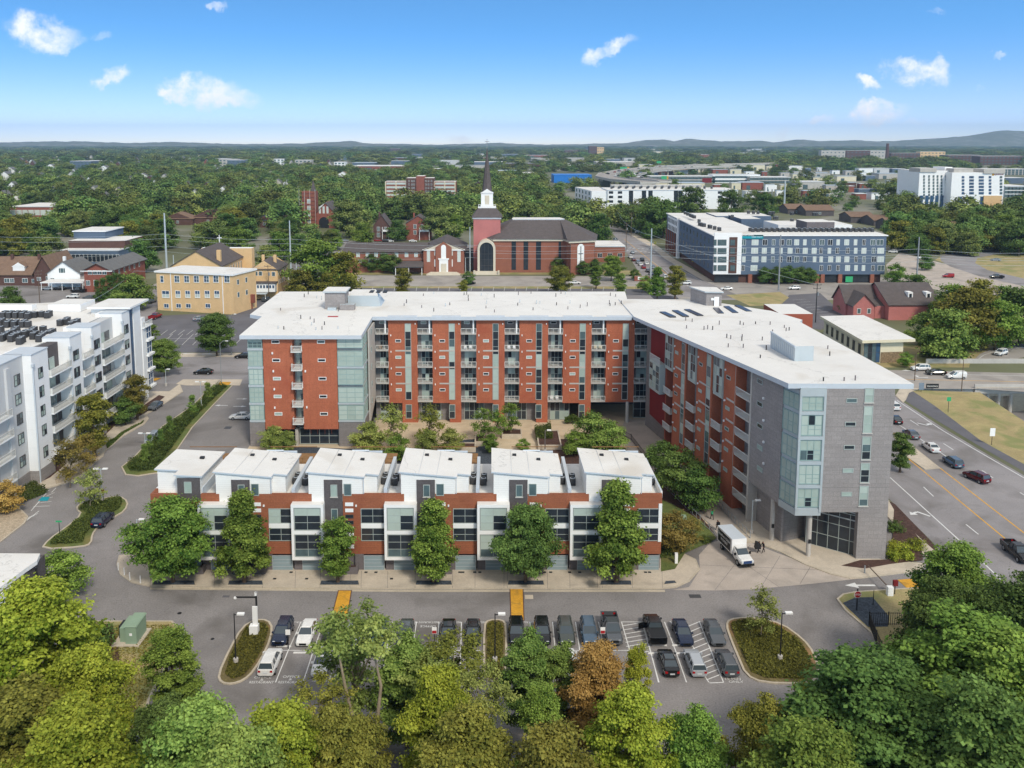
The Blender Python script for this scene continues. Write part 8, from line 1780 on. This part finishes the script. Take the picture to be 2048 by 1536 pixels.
for k,px,pb,pt,lab,lf in (('mid_a',700,475,400,'large yellow-green tree right of the red church tower','leaf_yellowfar'),('mid_a',880,480,412,'yellow-green tree between the Victorian house and the steeple','leaf_yellowfar'),('mid_b',1060,465,405,'yellow-green tree behind the church roof','leaf_yellowfar'),('mid_b',1200,485,428,'dark tree at the avenue, right of the church roof','leaf_dark'),('mid_a',1165,450,405,'broad dark green tree behind the church roof at the right','leaf_green'),
 ('mid_a',635,590,480,'big dark green tree beside the small yellow house','leaf_green'),('mid_b',690,590,505,'green tree right of the big one by the small yellow house','leaf_olive'),('mid_b',605,600,540,'low olive tree in front of the big green tree','leaf_olive'),('mid_b',655,598,545,'low olive tree beside the roof edge','leaf_olive'),('small_a',740,545,508,'dark evergreen before the brick wing, left one','leaf_dark'),('small_a',772,545,505,'dark evergreen before the brick wing, middle one','leaf_dark'),('small_a',785,548,510,'dark evergreen before the brick wing, right one','leaf_dark'),
 ('street_round',806,600,537,'orange-tinged tree behind the roof of the lofts','leaf_olive'),('small_a',938,570,543,'small dark tree in front of the hall steps','leaf_dark'),('small_a',926,585,560,'small olive tree behind the roof of the lofts','leaf_olive'),('street_broad',1122,590,532,'olive tree in front of the church behind the lofts','leaf_olive'),('street_round',1192,578,532,'round green tree at the church lawn','leaf_green'),('street_broad',1222,562,512,'broad green tree before the brick annex','leaf_green'),('street_round',1240,598,548,'light green tree behind the roof joint','leaf_lime'),
 ('small_a',1003,540,514,'dark holly at the church wall, first','leaf_dark'),('small_a',1018,541,518,'dark holly at the church wall, second','leaf_dark'),('small_a',1034,541,514,'dark holly at the church wall, third','leaf_dark'),('small_a',1117,545,515,'dark holly at the church wall, fourth','leaf_dark'),('small_a',1168,550,522,'dark holly at the church wall, fifth','leaf_dark'),('small_a',1188,548,518,'dark holly at the church wall, sixth','leaf_dark'),
 ('small_a',1270,560,538,'small dark tree by the brick corner sign','leaf_dark'),('street_cone',1314,600,535,'dark pointed tree behind the wing roof','leaf_green'),('street_round',1350,600,532,'olive thin-crowned tree behind the wing roof','leaf_olive'),('small_a',1290,585,552,'light shrubby tree at the avenue corner','leaf_green'),
 ('small_a',1530,568,535,'dark street tree before the blue-grey block, first','leaf_dark'),('small_a',1552,568,533,'dark street tree before the blue-grey block, second','leaf_dark'),('small_a',1576,568,532,'dark street tree before the blue-grey block, third','leaf_dark'),('small_a',1600,568,534,'dark street tree before the blue-grey block, fourth','leaf_dark'),('small_a',1620,568,536,'dark street tree before the blue-grey block, fifth','leaf_dark'),('small_a',1790,570,528,'green tree at the right end of the blue-grey block','leaf_green'),
 ('mid_a',1325,475,400,'dark tree left of the blue-grey block','leaf_dark'),('mid_b',1385,440,375,'dark tree behind the blue-grey block roof, left','leaf_dark'),('mid_a',1460,438,380,'dark tree behind the blue-grey block roof, right','leaf_dark'),('mid_a',1530,438,385,'broad dark tree behind the mast','leaf_dark'),('small_a',1690,625,592,'dark small tree at the pink house corner','leaf_dark'),
 ('mid_b',1890,720,620,'bright green tree on the slope above the ramp','leaf_lime'),('mid_a',1845,690,625,'light green bushy tree behind the cream office','leaf_lime'),('mid_a',1930,700,575,'tall brown-green tree in the clump above the ramp','leaf_olive'),('mid_a',1990,700,600,'dark tree in the clump above the ramp','leaf_green'),('mid_b',2040,690,575,'dark tree at the right edge above the ramp','leaf_dark'),('mid_b',1960,640,560,'olive tree in the clump behind the pink house','leaf_olive'),('mid_b',1905,650,570,'green tree right of the pink house','leaf_green'),('mid_b',2010,640,575,'dark tree behind the clump at the right','leaf_green'),('mid_b',1870,715,655,'dark bushy tree low on the slope','leaf_dark'),('mid_b',1830,615,550,'dark tree behind the pink house','leaf_dark'),
 ('mid_a',1880,505,440,'yellow-green tree left of the looping ramp','leaf_yellowfar'),('mid_a',1940,500,450,'yellow-green tree behind the looping ramp','leaf_yellowfar'),('mid_b',2010,495,430,'dark green tree behind the ramp at the right','leaf_green'),('mid_a',1820,500,440,'dark tree beyond the gravel yard','leaf_dark'),('mid_b',1850,540,510,'low hedge-like tree at the gravel yard','leaf_dark'),
 ('small_a',1810,735,705,'green bush by the office sign','leaf_green'),('mid_b',270,620,550,'light green tree beside the side street','leaf_lime'),('small_a',240,625,580,'leafy tree by the cypress row','leaf_lime'),('mid_b',795,482,440,'dark tree between the two Victorian houses','leaf_dark'),('mid_a',905,478,428,'green tree behind the church hall roof','leaf_green'),('mid_b',725,488,445,'green tree left of the narrow Victorian house','leaf_green'),('mid_b',665,500,460,'bushy tree before the red church door','leaf_green'),('mid_b',600,520,470,'dark tree above the small yellow house','leaf_dark'),('mid_b',560,520,465,'green tree above the small yellow house, left one','leaf_green'),('mid_a',480,515,455,'green tree behind the chapel','leaf_green'),('mid_a',430,500,440,'yellowish tree behind the chapel cross','leaf_yellowfar'),('mid_b',530,540,492,'yellow-green tree between chapel and yellow house','leaf_yellowfar'),('mid_a',100,540,470,'broad tree behind the old houses, left','leaf_yellowfar'),('mid_b',280,545,480,'dark tree left of the tall steel pole','leaf_dark'),('mid_b',20,625,575,'round shrub tree at the left edge','leaf_dark')):
 tree_px(k,px,pb,pt,lab,group=gm,leaf=lf)
for i,(px,pb,pt) in enumerate(((196,603,560),(208,601,556),(221,599,550),(233,596,546),(244,594,548))): tree_px('conifer',px,pb,pt,'dark narrow cypress beside the red brick house, %s from the left' % ['first','second','third','fourth','fifth'][i],group='cypress row',name='conifer',leaf='leaf_dark').scale.x *= .8
# --- lamps, poles, wires, signs, people
def post(label,px,pb,pt,kind='lamp',name='street_lamp',cat='street lamp',group=None,arm=0,mt='pole_grey',r=.1,head='white',z0=.1):
 x,y = G(px,pb); h = A(px,pt,y)[1]; t = thing(name,label,cat,(x,y,0),group=group)
 m = MB(); m.tube([(x,y,0),(x,y,h)],[r,r*.6],mt,8); m.build('pole',t)
 if kind == 'lamp':
  m = MB(); m.tube([(x,y,0),(x,y,.7)],.28,'light_concrete',10); m.build('base',t)
  for s in ((-1,1) if arm == 2 else (1,)): m = MB(); m.bar((x,y,h-.15),(x+s*.5,y,h-.1),.08,.08,mt); m.box(x+s*.35,x+s*1.15,y-.2,y+.2,h-.12,h+.06,head); m.build('lamp_head',t)
 if kind == 'cobra': m = MB(); m.tube([(x,y,h-.2),(x+arm*.5,y,h+.5),(x+arm,y,h+.55)],.06,mt,6); m.box(x+arm-.1*abs(arm),x+arm+.5*(1 if arm > 0 else -1),y-.15,y+.15,h+.45,h+.6,head); m.build('lamp_head',t)
 if kind == 'power':
  for k,w_ in ((.4,1.4),(1.6,1.2)): m = MB(); m.box(x-w_,x+w_,y-.08,y+.08,h-k-.12,h-k,mt); [m.tube([(x+q,y,h-k),(x+q,y,h-k+.35)],.07,'brick_grey',5) for q in (-w_+.1,w_-.1)]; m.build('crossarm',t)
  m = MB(); m.tube([(x+.35,y,h-4),(x+.35,y,h-2.8)],.28,'pole_grey',8); m.build('transformer',t)
 return t
gL = 'tall lamps of the front car park'
post('black lamp post on the leftmost planted island',472,1328,1227,mt='black',group=gL,r=.09); post('black lamp post on the narrow middle island',990,1326,1227,mt='black',group=gL,r=.09); post('black lamp post on the big rounded island',1560,1322,1225,mt='black',group=gL,r=.09)
gL = 'pale lamps along the lane'
for i,(px,pb,pt,a) in enumerate(((205,1003,937,2),(290,893,866,2),(248,842,802,1),(332,772,738,1),(403,815,763,2),(275,1075,1038,1))): post('pale lamp %s' % ['with two heads on the small island','with two heads at the tip of the hedge strip','beside the olive tree of the white building','at the far end of the white building','with two heads within the hedge strip','with one head left of the first street tree'][i],px,pb,pt,arm=a,mt='metal_light',group=gL)
post('lamp with a bell shade in the courtyard',1090,905,860,mt='brick_grey',r=.12); post('grey lamp pole beside the round tree on the cross street',443,768,686,'cobra',arm=1.5,mt='pole_grey'); post('pale lamp against the stair bay of the grey wing',1503,1068,1000,mt='metal_light')
post('tall street lamp by the round tree',463,710,632,'cobra',arm=1.2)
gP = 'steel and wooden utility poles'
for i,(px,pb,pt,k,mt_,r_) in enumerate(((334,545,426,'','metal_light',.55),(348,545,510,'','metal_light',.3),(582,548,441,'','metal_light',.4),(593,545,512,'','metal_light',.3),(940,545,454,'','metal_light',.3),(931,545,515,'','metal_light',.25),(1301,561,457,'','metal_light',.4),(1557,581,470,'','pole_grey',.35),(1833,563,474,'','pole_grey',.4),(1631,645,567,'power','black',.18),(80,610,540,'power','pole_wood',.16),(272,595,540,'power','pole_wood',.16),(538,600,530,'power','pole_wood',.16),(573,488,430,'power','pole_wood',.16),(1252,505,445,'power','pole_wood',.18),(1233,450,418,'power','pole_wood',.18),(1262,475,425,'power','pole_wood',.18),(1829,762,706,'','pole_wood',.12),(1923,782,720,'','pole_wood',.12),(1683,680,635,'','metal_light',.1),(1991,695,635,'','metal_light',.1),(184,700,600,'','pole_wood',.14),(1568,425,362,'','metal_light',.9),(2036,500,462,'','metal_light',.2),(1361,400,360,'','pole_wood',.4))):
 post('%s pole %s' % ('tall pale steel' if r_ >= .3 else 'dark wooden' if mt_ in ('pole_wood','black') else 'thin grey',['left of the yellow hall','short one beside the tall pole by the yellow hall','behind the small yellow house','short one behind the small yellow house','at the church arch','short one beside the pole at the church arch','at the avenue corner','in front of the blue-grey block','at the gravel yard','beyond the red corner wall','by the brown house','by the side street','before the small yellow house','above the church lot','beside the avenue, near one','beside the avenue, far one','beside the avenue on the right','at the bridge junction','on the bridge approach','behind the wing roof by the office','in the clump above the ramp','by the white building roof','with antennas above the trees','by the looping ramp','on the industrial plain'][i]),px,pb,pt,k,'utility_pole','utility pole',gP,mt=mt_,r=r_)
def wire(pts,sag,label,r=.045):
 P_ = [Vector(p) for p in pts]; m = MB()
 for a,b in zip(P_,P_[1:]):
  q = [a.lerp(b,t)-Vector((0,0,sag*4*t*(1-t))) for t in np.linspace(0,1,9)]; m.tube(q,r,'metal_light',4,cap=False)
 o = m.build('power_line'); tag(o,label,'cable','power lines across the middle distance')
def pt_(px,pb,py): x,y = G(px,pb); return (x,y,A(px,py,y)[1])
for i,(a,b,c_,d) in enumerate(((470,468,478,490),(480,477,487,500),(497,492,500,505),(515,503,512,515))):
 wire([pt_(-60,545,a+2),pt_(334,545,b),pt_(582,548,c_),pt_(940,545,d),pt_(1301,561,d-5),pt_(1557,581,d+4),pt_(1833,563,d+8),pt_(2100,563,d+14)],1.1,['topmost','second','third','lowest'][i]+' cable of the long line across the church front')
wire([pt_(184,700,604),pt_(272,595,542),pt_(538,600,533)],.8,'sagging cable above the yellow hall car park',.04); wire([pt_(1233,450,420),pt_(1252,505,448),pt_(1301,561,470),pt_(1631,645,570)],1.,'cable running down the avenue side',.05)
def board(name,label,px,pb,w_,h_,z_,mt_,txt=None,tc='white',pm='black',rz=0,ts=.3):
 x,y = G(px,pb); t = thing(name,label,'sign',(x,y,0)); m = MB(); m.tube([(x,y,0),(x,y,z_+h_/2)],.05,pm,6); m.build('post',t); m = MB(); m.box(x-w_/2,x+w_/2,y-.08,y-.05,z_-h_/2,z_+h_/2,mt_); b_ = m.build('panel',t)
 if txt: sign_text(txt,x,y-.09,z_-ts*.35,ts,tc,b_)
 return t
x,y = G(1713,1222); t = thing('stop_sign','red octagonal stop sign on a black post beside the gravel bed','sign',(x,y,0)); m = MB(); m.tube([(x,y,0),(x,y,2.9)],.09,'black',8); m.build('post',t)
m = MB(); q = [(x+.48*math.cos(a+.3927),y-.12,2.25+.48*math.sin(a+.3927)) for a in np.linspace(0,2*math.pi,9)[:-1]]; m.poly(q[::-1],'white'); q = [(x+.43*math.cos(a+.3927),y-.13,2.25+.43*math.sin(a+.3927)) for a in np.linspace(0,2*math.pi,9)[:-1]]; m.poly(q[::-1],'red_paint'); b_ = m.build('panel',t); sign_text('STOP',x,y-.14,2.12,.34,'white',b_)
post('short black post beside the stop sign',1746,1212,1180,'','bollard','post',mt='black',r=.06)
board('parking_sign','white sign on a black post in front of the white sedan',577,1298,.55,.65,2.1,'white'); 
for px_,lab in ((722,'red and white sign behind the pale car in the olive tree'),(869,'red and white sign beside the open sports car'),(1205,'red and white sign left of the grey pickup')): t = board('parking_sign',lab,px_,1296,.55,.8,2.2,'white'); x,y = t.location[:2]; m = MB(); m.box(x-.25,x+.25,y-.1,y-.085,1.85,2.2,'red_paint'); m.build('red_field',t)
board('parking_sign','small dark sign on the lamp of the small island',207,1004,.5,.5,1.9,'maroon_panel'); board('street_sign','green street name sign on the small island',120,1076,.9,.25,2.6,'sign_green'); board('street_sign','green street name sign on the grass beside the wide road',1896,825,.9,.9,3,'sign_green')
board('road_sign','white route shield sign on the grass slope',1983,890,1.0,1.6,2.6,'white'); board('road_sign','white sign seen from behind at the office corner',1844,710,1.4,1.4,3,'white'); board('roadside_sign','black banner sign on the grass by the bridge',1864,780,3.,1.1,1.,'black','Canterbury',ts=.55); board('roadside_sign','pale blue sign board by the bridge corner',1842,784,1.2,1.7,1.4,'paint_lightblue')
for i,(px,pb) in enumerate(((1274,516),(1386,535))): board('crossing_sign','yellow pedestrian sign at the avenue kerb, %s' % ['far one by the crosswalk','near one by the blue-grey block'][i],px+(36 if i == 0 else 0),pb-(18 if i == 0 else 0),1.3,1.3,3.4,'sign_yellow')
for px_,nm_ in ((1772,'left'),(1797,'right')):
 x,y = G(px_,724); t = thing('traffic_signal','yellow-backed traffic signal at the office corner, '+nm_+' one','traffic light',(x,y,0)); m = MB(); m.tube([(x,y,0),(x,y,4)],.07,'pole_grey',6); m.build('post',t); m = MB(); m.box(x-.4,x+.4,y-.2,y+.2,2.8,4.6,'paint_line_yellow'); m.build('backplate',t); m = MB(); m.box(x-.2,x+.2,y-.35,y-.2,3,4.4,'black'); m.build('signal_head',t)
x,y = G(1779,1192); t = thing('gate_control','white gate control box with a thin raised barrier arm','barrier',(x,y,0)); m = MB(); m.box(x-.35,x+.35,y-.3,y+.3,.1,1.3,'white'); m.build('cabinet',t); e = G(1735,1146); m = MB(); m.bar((x,y,1),(e[0],e[1],1.1),.1,.1,'pole_wood'); m.build('arm',t)
x,y = G(1789,1190); t = thing('mailbox','dark box on a post beside the white gate control','box',(x,y,0)); m = MB(); m.tube([(x,y,0),(x,y,1.6)],.06,'black',6); m.build('post',t); m = MB(); m.box(x-.25,x+.3,y-.2,y+.2,1.3,2,'maroon_panel'); m.build('box',t)
x,y = G(1729,1148); t = thing('bollard','short grey post on the pavement tip by the gate','bollard',(x,y,0)); m = MB(); m.tube([(x,y,.1),(x,y,1.2)],.1,'pole_grey',8); m.build('post',t)
x,y = G(509,1270); t = thing('sign_totem','white tilted sign totem with a horizontal arm at the top of the leftmost island','sign',(x,y,0))
m = MB(); m.box(x-.5,x+.5,y-.4,y+.4,.1,1.3,'white'); m.build('base',t); m = MB(); m.box(x-.15,x+.45,y-.1,y+.1,1.3,3.6,'white'); m.build('panel',t); m = MB(); m.tube([(x+.3,y+.2,0),(x+.3,y+.2,5.3)],.12,'black',8); m.box(x-2.1,x+.3,y+.12,y+.24,4.6,4.75,'black'); m.box(x+.15,x+.4,y+.05,y+.35,4.9,5.3,'white'); m.box(x-2.3,x-2.0,y+.05,y+.3,4.5,4.7,'white'); m.build('mast',t)
x,y = G(262,1283); t = thing('transformer_cabinet','pale green electric transformer cabinet on a concrete pad','transformer',(x,y,.15)); m = MB(); m.box(x-1.7,x+1.5,y-1.4,y+2.4,.13,.3,'concrete'); m.build('pad',t)
m = MB(); m.box(x-.2,x+1.1,y-1,y+1.9,.3,2.4,'green_box'); m.hexa([(x-.3,y-1.1,2.4),(x+1.2,y-1.1,2.4),(x+1.2,y+2,2.4),(x-.3,y+2,2.4),(x-.2,y-1,2.55),(x+1.1,y-1,2.55),(x+1.1,y+1.9,2.55),(x-.2,y+1.9,2.55)],'green_box'); m.build('cabinet',t)
m = MB(); m.box(x-1.,x-.2,y-.6,y+2.2,.3,2.0,'green_box'); m.box(x+.3,x+.6,y-1.03,y-1,1.3,1.6,'white'); m.build('side_box',t); m = MB(); m.box(x-1.45,x-1.05,y+.2,y+1.6,.3,1.8,'black'); m.build('switch_box',t)
x,y = G(1364,1048); t = thing('transformer_cabinet','small green cabinet on the lawn near the last townhouse','cabinet',(x,y,0)); m = MB(); m.box(x-.6,x+.6,y-.5,y+.5,.1,1.3,'green_box'); m.build('cabinet',t)
x,y = G(1352,1128); t = thing('utility_box','white small post box beside the last townhouse','box',(x,y,0)); m = MB(); m.box(x-.2,x+.2,y-.2,y+.2,.1,1.6,'white'); m.build('box',t)
def rail_fence(label,pts,h,mt_,step=.25,group=None,z=.15,cat='fence',name='fence',rr=.02):
 P_ = [Vector(G(*p)) for p in pts]; t = thing(name,label,cat,(*P_[0],z),group=group); m = MB(); k = MB()
 for a,b in zip(P_,P_[1:]):
  L_ = (b-a).length; n = int(L_/step)
  for i in range(n+1): p = a.lerp(b,i/max(n,1)); m.box(p.x-rr,p.x+rr,p.y-rr,p.y+rr,z,z+h,mt_)
  for zz_ in (z+.12,z+h-.08): k.bar((*a,zz_),(*b,zz_),.05,.05,mt_)
 m.build('pickets',t); k.build('rails',t)
 for p in P_: mm = MB(); mm.box(p.x-.05,p.x+.05,p.y-.05,p.y+.05,z,z+h+.1,mt_); mm.build('post',t)
 return t
rail_fence('black iron fence around the gravel bed, running behind the crowns',[(1738,1252),(1776,1252),(1840,1252),(1900,1250)],1.6,'black'); rail_fence('black iron fence running down towards us on the slope',[(1738,1252),(1752,1290),(1762,1312)],1.6,'black')
rail_fence('grey handrail along the ramp, wing side',[(1432,1008),(1470,1048),(1500,1078)],1.1,'pole_grey',1.2,z=.05,name='railing',cat='railing',rr=.03); rail_fence('grey handrail along the ramp, lawn side',[(1255,905),(1330,975),(1400,1045),(1448,1086)],1.1,'pole_grey',1.4,z=.05,name='railing',cat='railing',rr=.03); rail_fence('railing of the passage ramp',[(1180,836),(1262,880),(1300,930)],1.1,'black',.4,z=.05,name='railing',cat='railing')
for i,(px,py) in enumerate(((237,1142),(249,1152),(260,1162),(281,1168))):
 x,y = G(px,py); t = thing('bollard','%s white bollard at the rounded pavement corner' % ['farthest','second','third','nearest'][i],'bollard',(x,y,.13),group='white bollards at the corner'); m = MB(); m.tube([(x,y,.13),(x,y,1.15)],.08,'white',8); m.tube([(x,y,1.15),(x,y,1.22)],[.08,.02],'white',8); m.build('post',t)
for i,(px,py) in enumerate(((1574,1067),(745,846))):
 x,y = G(px,py); t = thing('litter_bin',['steel litter bin with a black lid under the grey tower','dark litter bin at the courtyard corner of the left block'][i],'bin',(x,y,.14)); m = MB(); m.tube([(x,y,.05),(x,y,1.1)],.33,'rail_grey' if i == 0 else 'black',12); m.build('body',t); m = MB(); m.tube([(x,y,1.1),(x,y,1.35)],[.38,.3],'black',12); m.build('lid',t)
for i,(px,py,w_,d_) in enumerate(((970,893,4,4),(1024,878,4,3.6),(1100,900,4.5,9),(925,905,5,3))):
 x,y = G(px,py); t = thing('planter',['square concrete planter with an airy tree, left one of the pair','square concrete planter with an airy tree, right one of the pair','long concrete planter with the clipped hedge','low concrete planter wall behind the fourth roof'][i],'planter',(x,y,0),group='courtyard planters'); m = MB()
 m.box(x-w_/2,x+w_/2,y,y+.25,0,.95,'concrete'); m.box(x-w_/2,x+w_/2,y+d_-.25,y+d_,0,.95,'concrete'); m.box(x-w_/2,x-w_/2+.25,y+.25,y+d_-.25,0,.95,'concrete'); m.box(x+w_/2-.25,x+w_/2,y+.25,y+d_-.25,0,.95,'concrete'); m.build('wall',t); m = MB(); m.box(x-w_/2+.25,x+w_/2-.25,y+.25,y+d_-.25,0,.8,'mulch'); m.build('soil',t)
def person(label,x,y,face,top,legs,skin='#8a5a44',carry=None,stride=.25,lean=0,name='person',hair='#1a1512',z=.05,bag=None):
 t = thing(name,label,'person'); mat('skin'+skin,skin,var=0); mat('cloth'+top,top,var=0); mat('cloth'+legs,legs,var=0); mat('hair'+hair,hair,var=0)
 J = {'pel': (0,0,.95),'ch': (lean*.6,0,1.28),'sh': (lean,0,1.43),'nk': (lean*1.1,0,1.5),'hd': (lean*1.2+.01,0,1.6),'ht': (lean*1.2+.01,0,1.7)}
 for s,n in ((1,'l'),(-1,'r')):
  J['s'+n] = (lean,s*.18,1.4); J['e'+n] = (lean+.05-s*stride*.3,s*.24,1.13); J['w'+n] = (lean+.2-s*stride*.3,s*.22,.93); J['f'+n] = (lean+.26-s*stride*.3,s*.21,.86)
  J['h'+n] = (0,s*.09,.92); J['k'+n] = (s*stride*.5+.03,s*.1,.5); J['a'+n] = (s*stride,s*.1,.09); J['t'+n] = (s*stride+.17,s*.1,.04)
 ks = list(J); E = [('pel','ch'),('ch','sh'),('sh','nk'),('nk','hd'),('hd','ht')]+[e for n in 'lr' for e in (('sh','s'+n),('s'+n,'e'+n),('e'+n,'w'+n),('w'+n,'f'+n),('pel','h'+n),('h'+n,'k'+n),('k'+n,'a'+n),('a'+n,'t'+n))]
 RD = {'pel': .15,'ch': .15,'sh': .12,'nk': .055,'hd': .095,'ht': .07,'s': .075,'e': .05,'w': .035,'f': .04,'h': .1,'k': .07,'a': .045,'t': .035}
 me = bpy.data.meshes.new('body'); me.from_pydata([J[k] for k in ks],[(ks.index(a),ks.index(b)) for a,b in E],[]); o = bpy.data.objects.new('body',me); C.collection.objects.link(o)
 o.modifiers.new('skin','SKIN'); me.skin_vertices.new() if not me.skin_vertices else None
 for i,k in enumerate(ks): r = RD.get(k,RD.get(k[0],.06)); me.skin_vertices[0].data[i].radius = (r,r)
 me.skin_vertices[0].data[0].use_root = True
 su = o.modifiers.new('sub','SUBSURF'); su.levels = su.render_levels = 1
 dg = bpy.context.evaluated_depsgraph_get(); em = bpy.data.meshes.new_from_object(o.evaluated_get(dg)); o.modifiers.clear(); o.data = em
 for mn in ('skin'+skin,'cloth'+top,'cloth'+legs,'hair'+hair,'black'): em.materials.append(MATS[mn])
 for p in em.polygons:
  c = p.center; hand = abs(c.y) > .17 and c.z < .98 and c.z > .75
  p.material_index = 4 if c.z < .1 else 0 if hand else 2 if c.z < .93 else 1 if c.z < 1.47 else (3 if (c.z > 1.64 or c.x < lean*1.2-.01) and c.z > 1.54 else 0); p.use_smooth = True
 o.parent = t
 m = MB(); fx = lean*1.2+.1; m.box(fx-.01,fx+.03,-.015,.015,1.57,1.61,'skin'+skin)
 for s in (-1,1): m.box(fx-.01,fx+.005,s*.035-.012,s*.035+.012,1.61,1.63,'black')
 m.build('face',t)
 for s in (1,-1):
  h = MB(); wx,wy,wz = J['f'+('l' if s > 0 else 'r')]
  for q in range(4): h.tube([(wx+.03-q*.02,wy,wz),(wx+.045-q*.02,wy,wz-.05),(wx+.035-q*.02,wy-s*.01,wz-.085+.008*abs(q-1))],[.009,.008,.006],'skin'+skin,5)
  h.tube([(wx+.03,wy-s*.02,wz+.02),(wx+.06,wy-s*.03,wz-.03)],[.01,.007],'skin'+skin,5); h.build('hand',t)
 t.location = (x,y,z); t.rotation_euler = (0,0,face); return t
x,y = G(1424,1040); person('person in a green top walking up the ramp, farther one',x,y,R(120),'#3a9a6c','#23242a')
x,y = G(1435,1062); person('person in dark clothes with a black backpack walking up the ramp',x,y,R(120),'#222228','#2a2a30'); m = MB(); b_ = bpy.data.objects; t = thing('backpack','black backpack on the nearer walker on the ramp','backpack',(x,y,0)); m.box(x+.02,x+.3,y-.3,y-.08,1.05,1.45,'black'); m.build('bag',t)
x,y = G(1527,1106); person('person in black carrying a dark wrapped bundle beside the white truck',x,y,R(200),'#1c1c22','#1c1c22',lean=.12,stride=.3); t = thing('bundle','dark wrapped bundle carried beside the truck','bundle',(x-1.2,y,0))
m = MB(); m.hexa([(x-1.3,y-.4,.75),(x-.45,y-.3,.7),(x-.4,y+.3,.7),(x-1.3,y+.4,.75),(x-1.2,y-.35,1.7),(x-.55,y-.3,1.5),(x-.5,y+.3,1.5),(x-1.15,y+.3,1.75)],'black'); m.build('cover',t)
x,y = G(1516,1106); person('second person in black half behind the wrapped bundle',x,y,R(20),'#1a1a20','#26262c',lean=.12,stride=.2)
hz = MB(); hz.box(-14000,14000,-300,13500,-9,330,'white'); ho = hz.build('haze'); ho['kind'] = 'stuff'; ho.data.materials.clear()
hm_ = bpy.data.materials.new('haze'); hm_.use_nodes = True; hm_.node_tree.nodes.clear(); ou = hm_.node_tree.nodes.new('ShaderNodeOutputMaterial'); pv = hm_.node_tree.nodes.new('ShaderNodeVolumePrincipled'); pv.inputs['Density'].default_value = 7.5e-5; pv.inputs['Color'].default_value = (.5,.74,1,1); pv.inputs['Anisotropy'].default_value = .2
hm_.node_tree.links.new(pv.outputs[0],ou.inputs['Volume']); ho.data.materials.append(hm_)
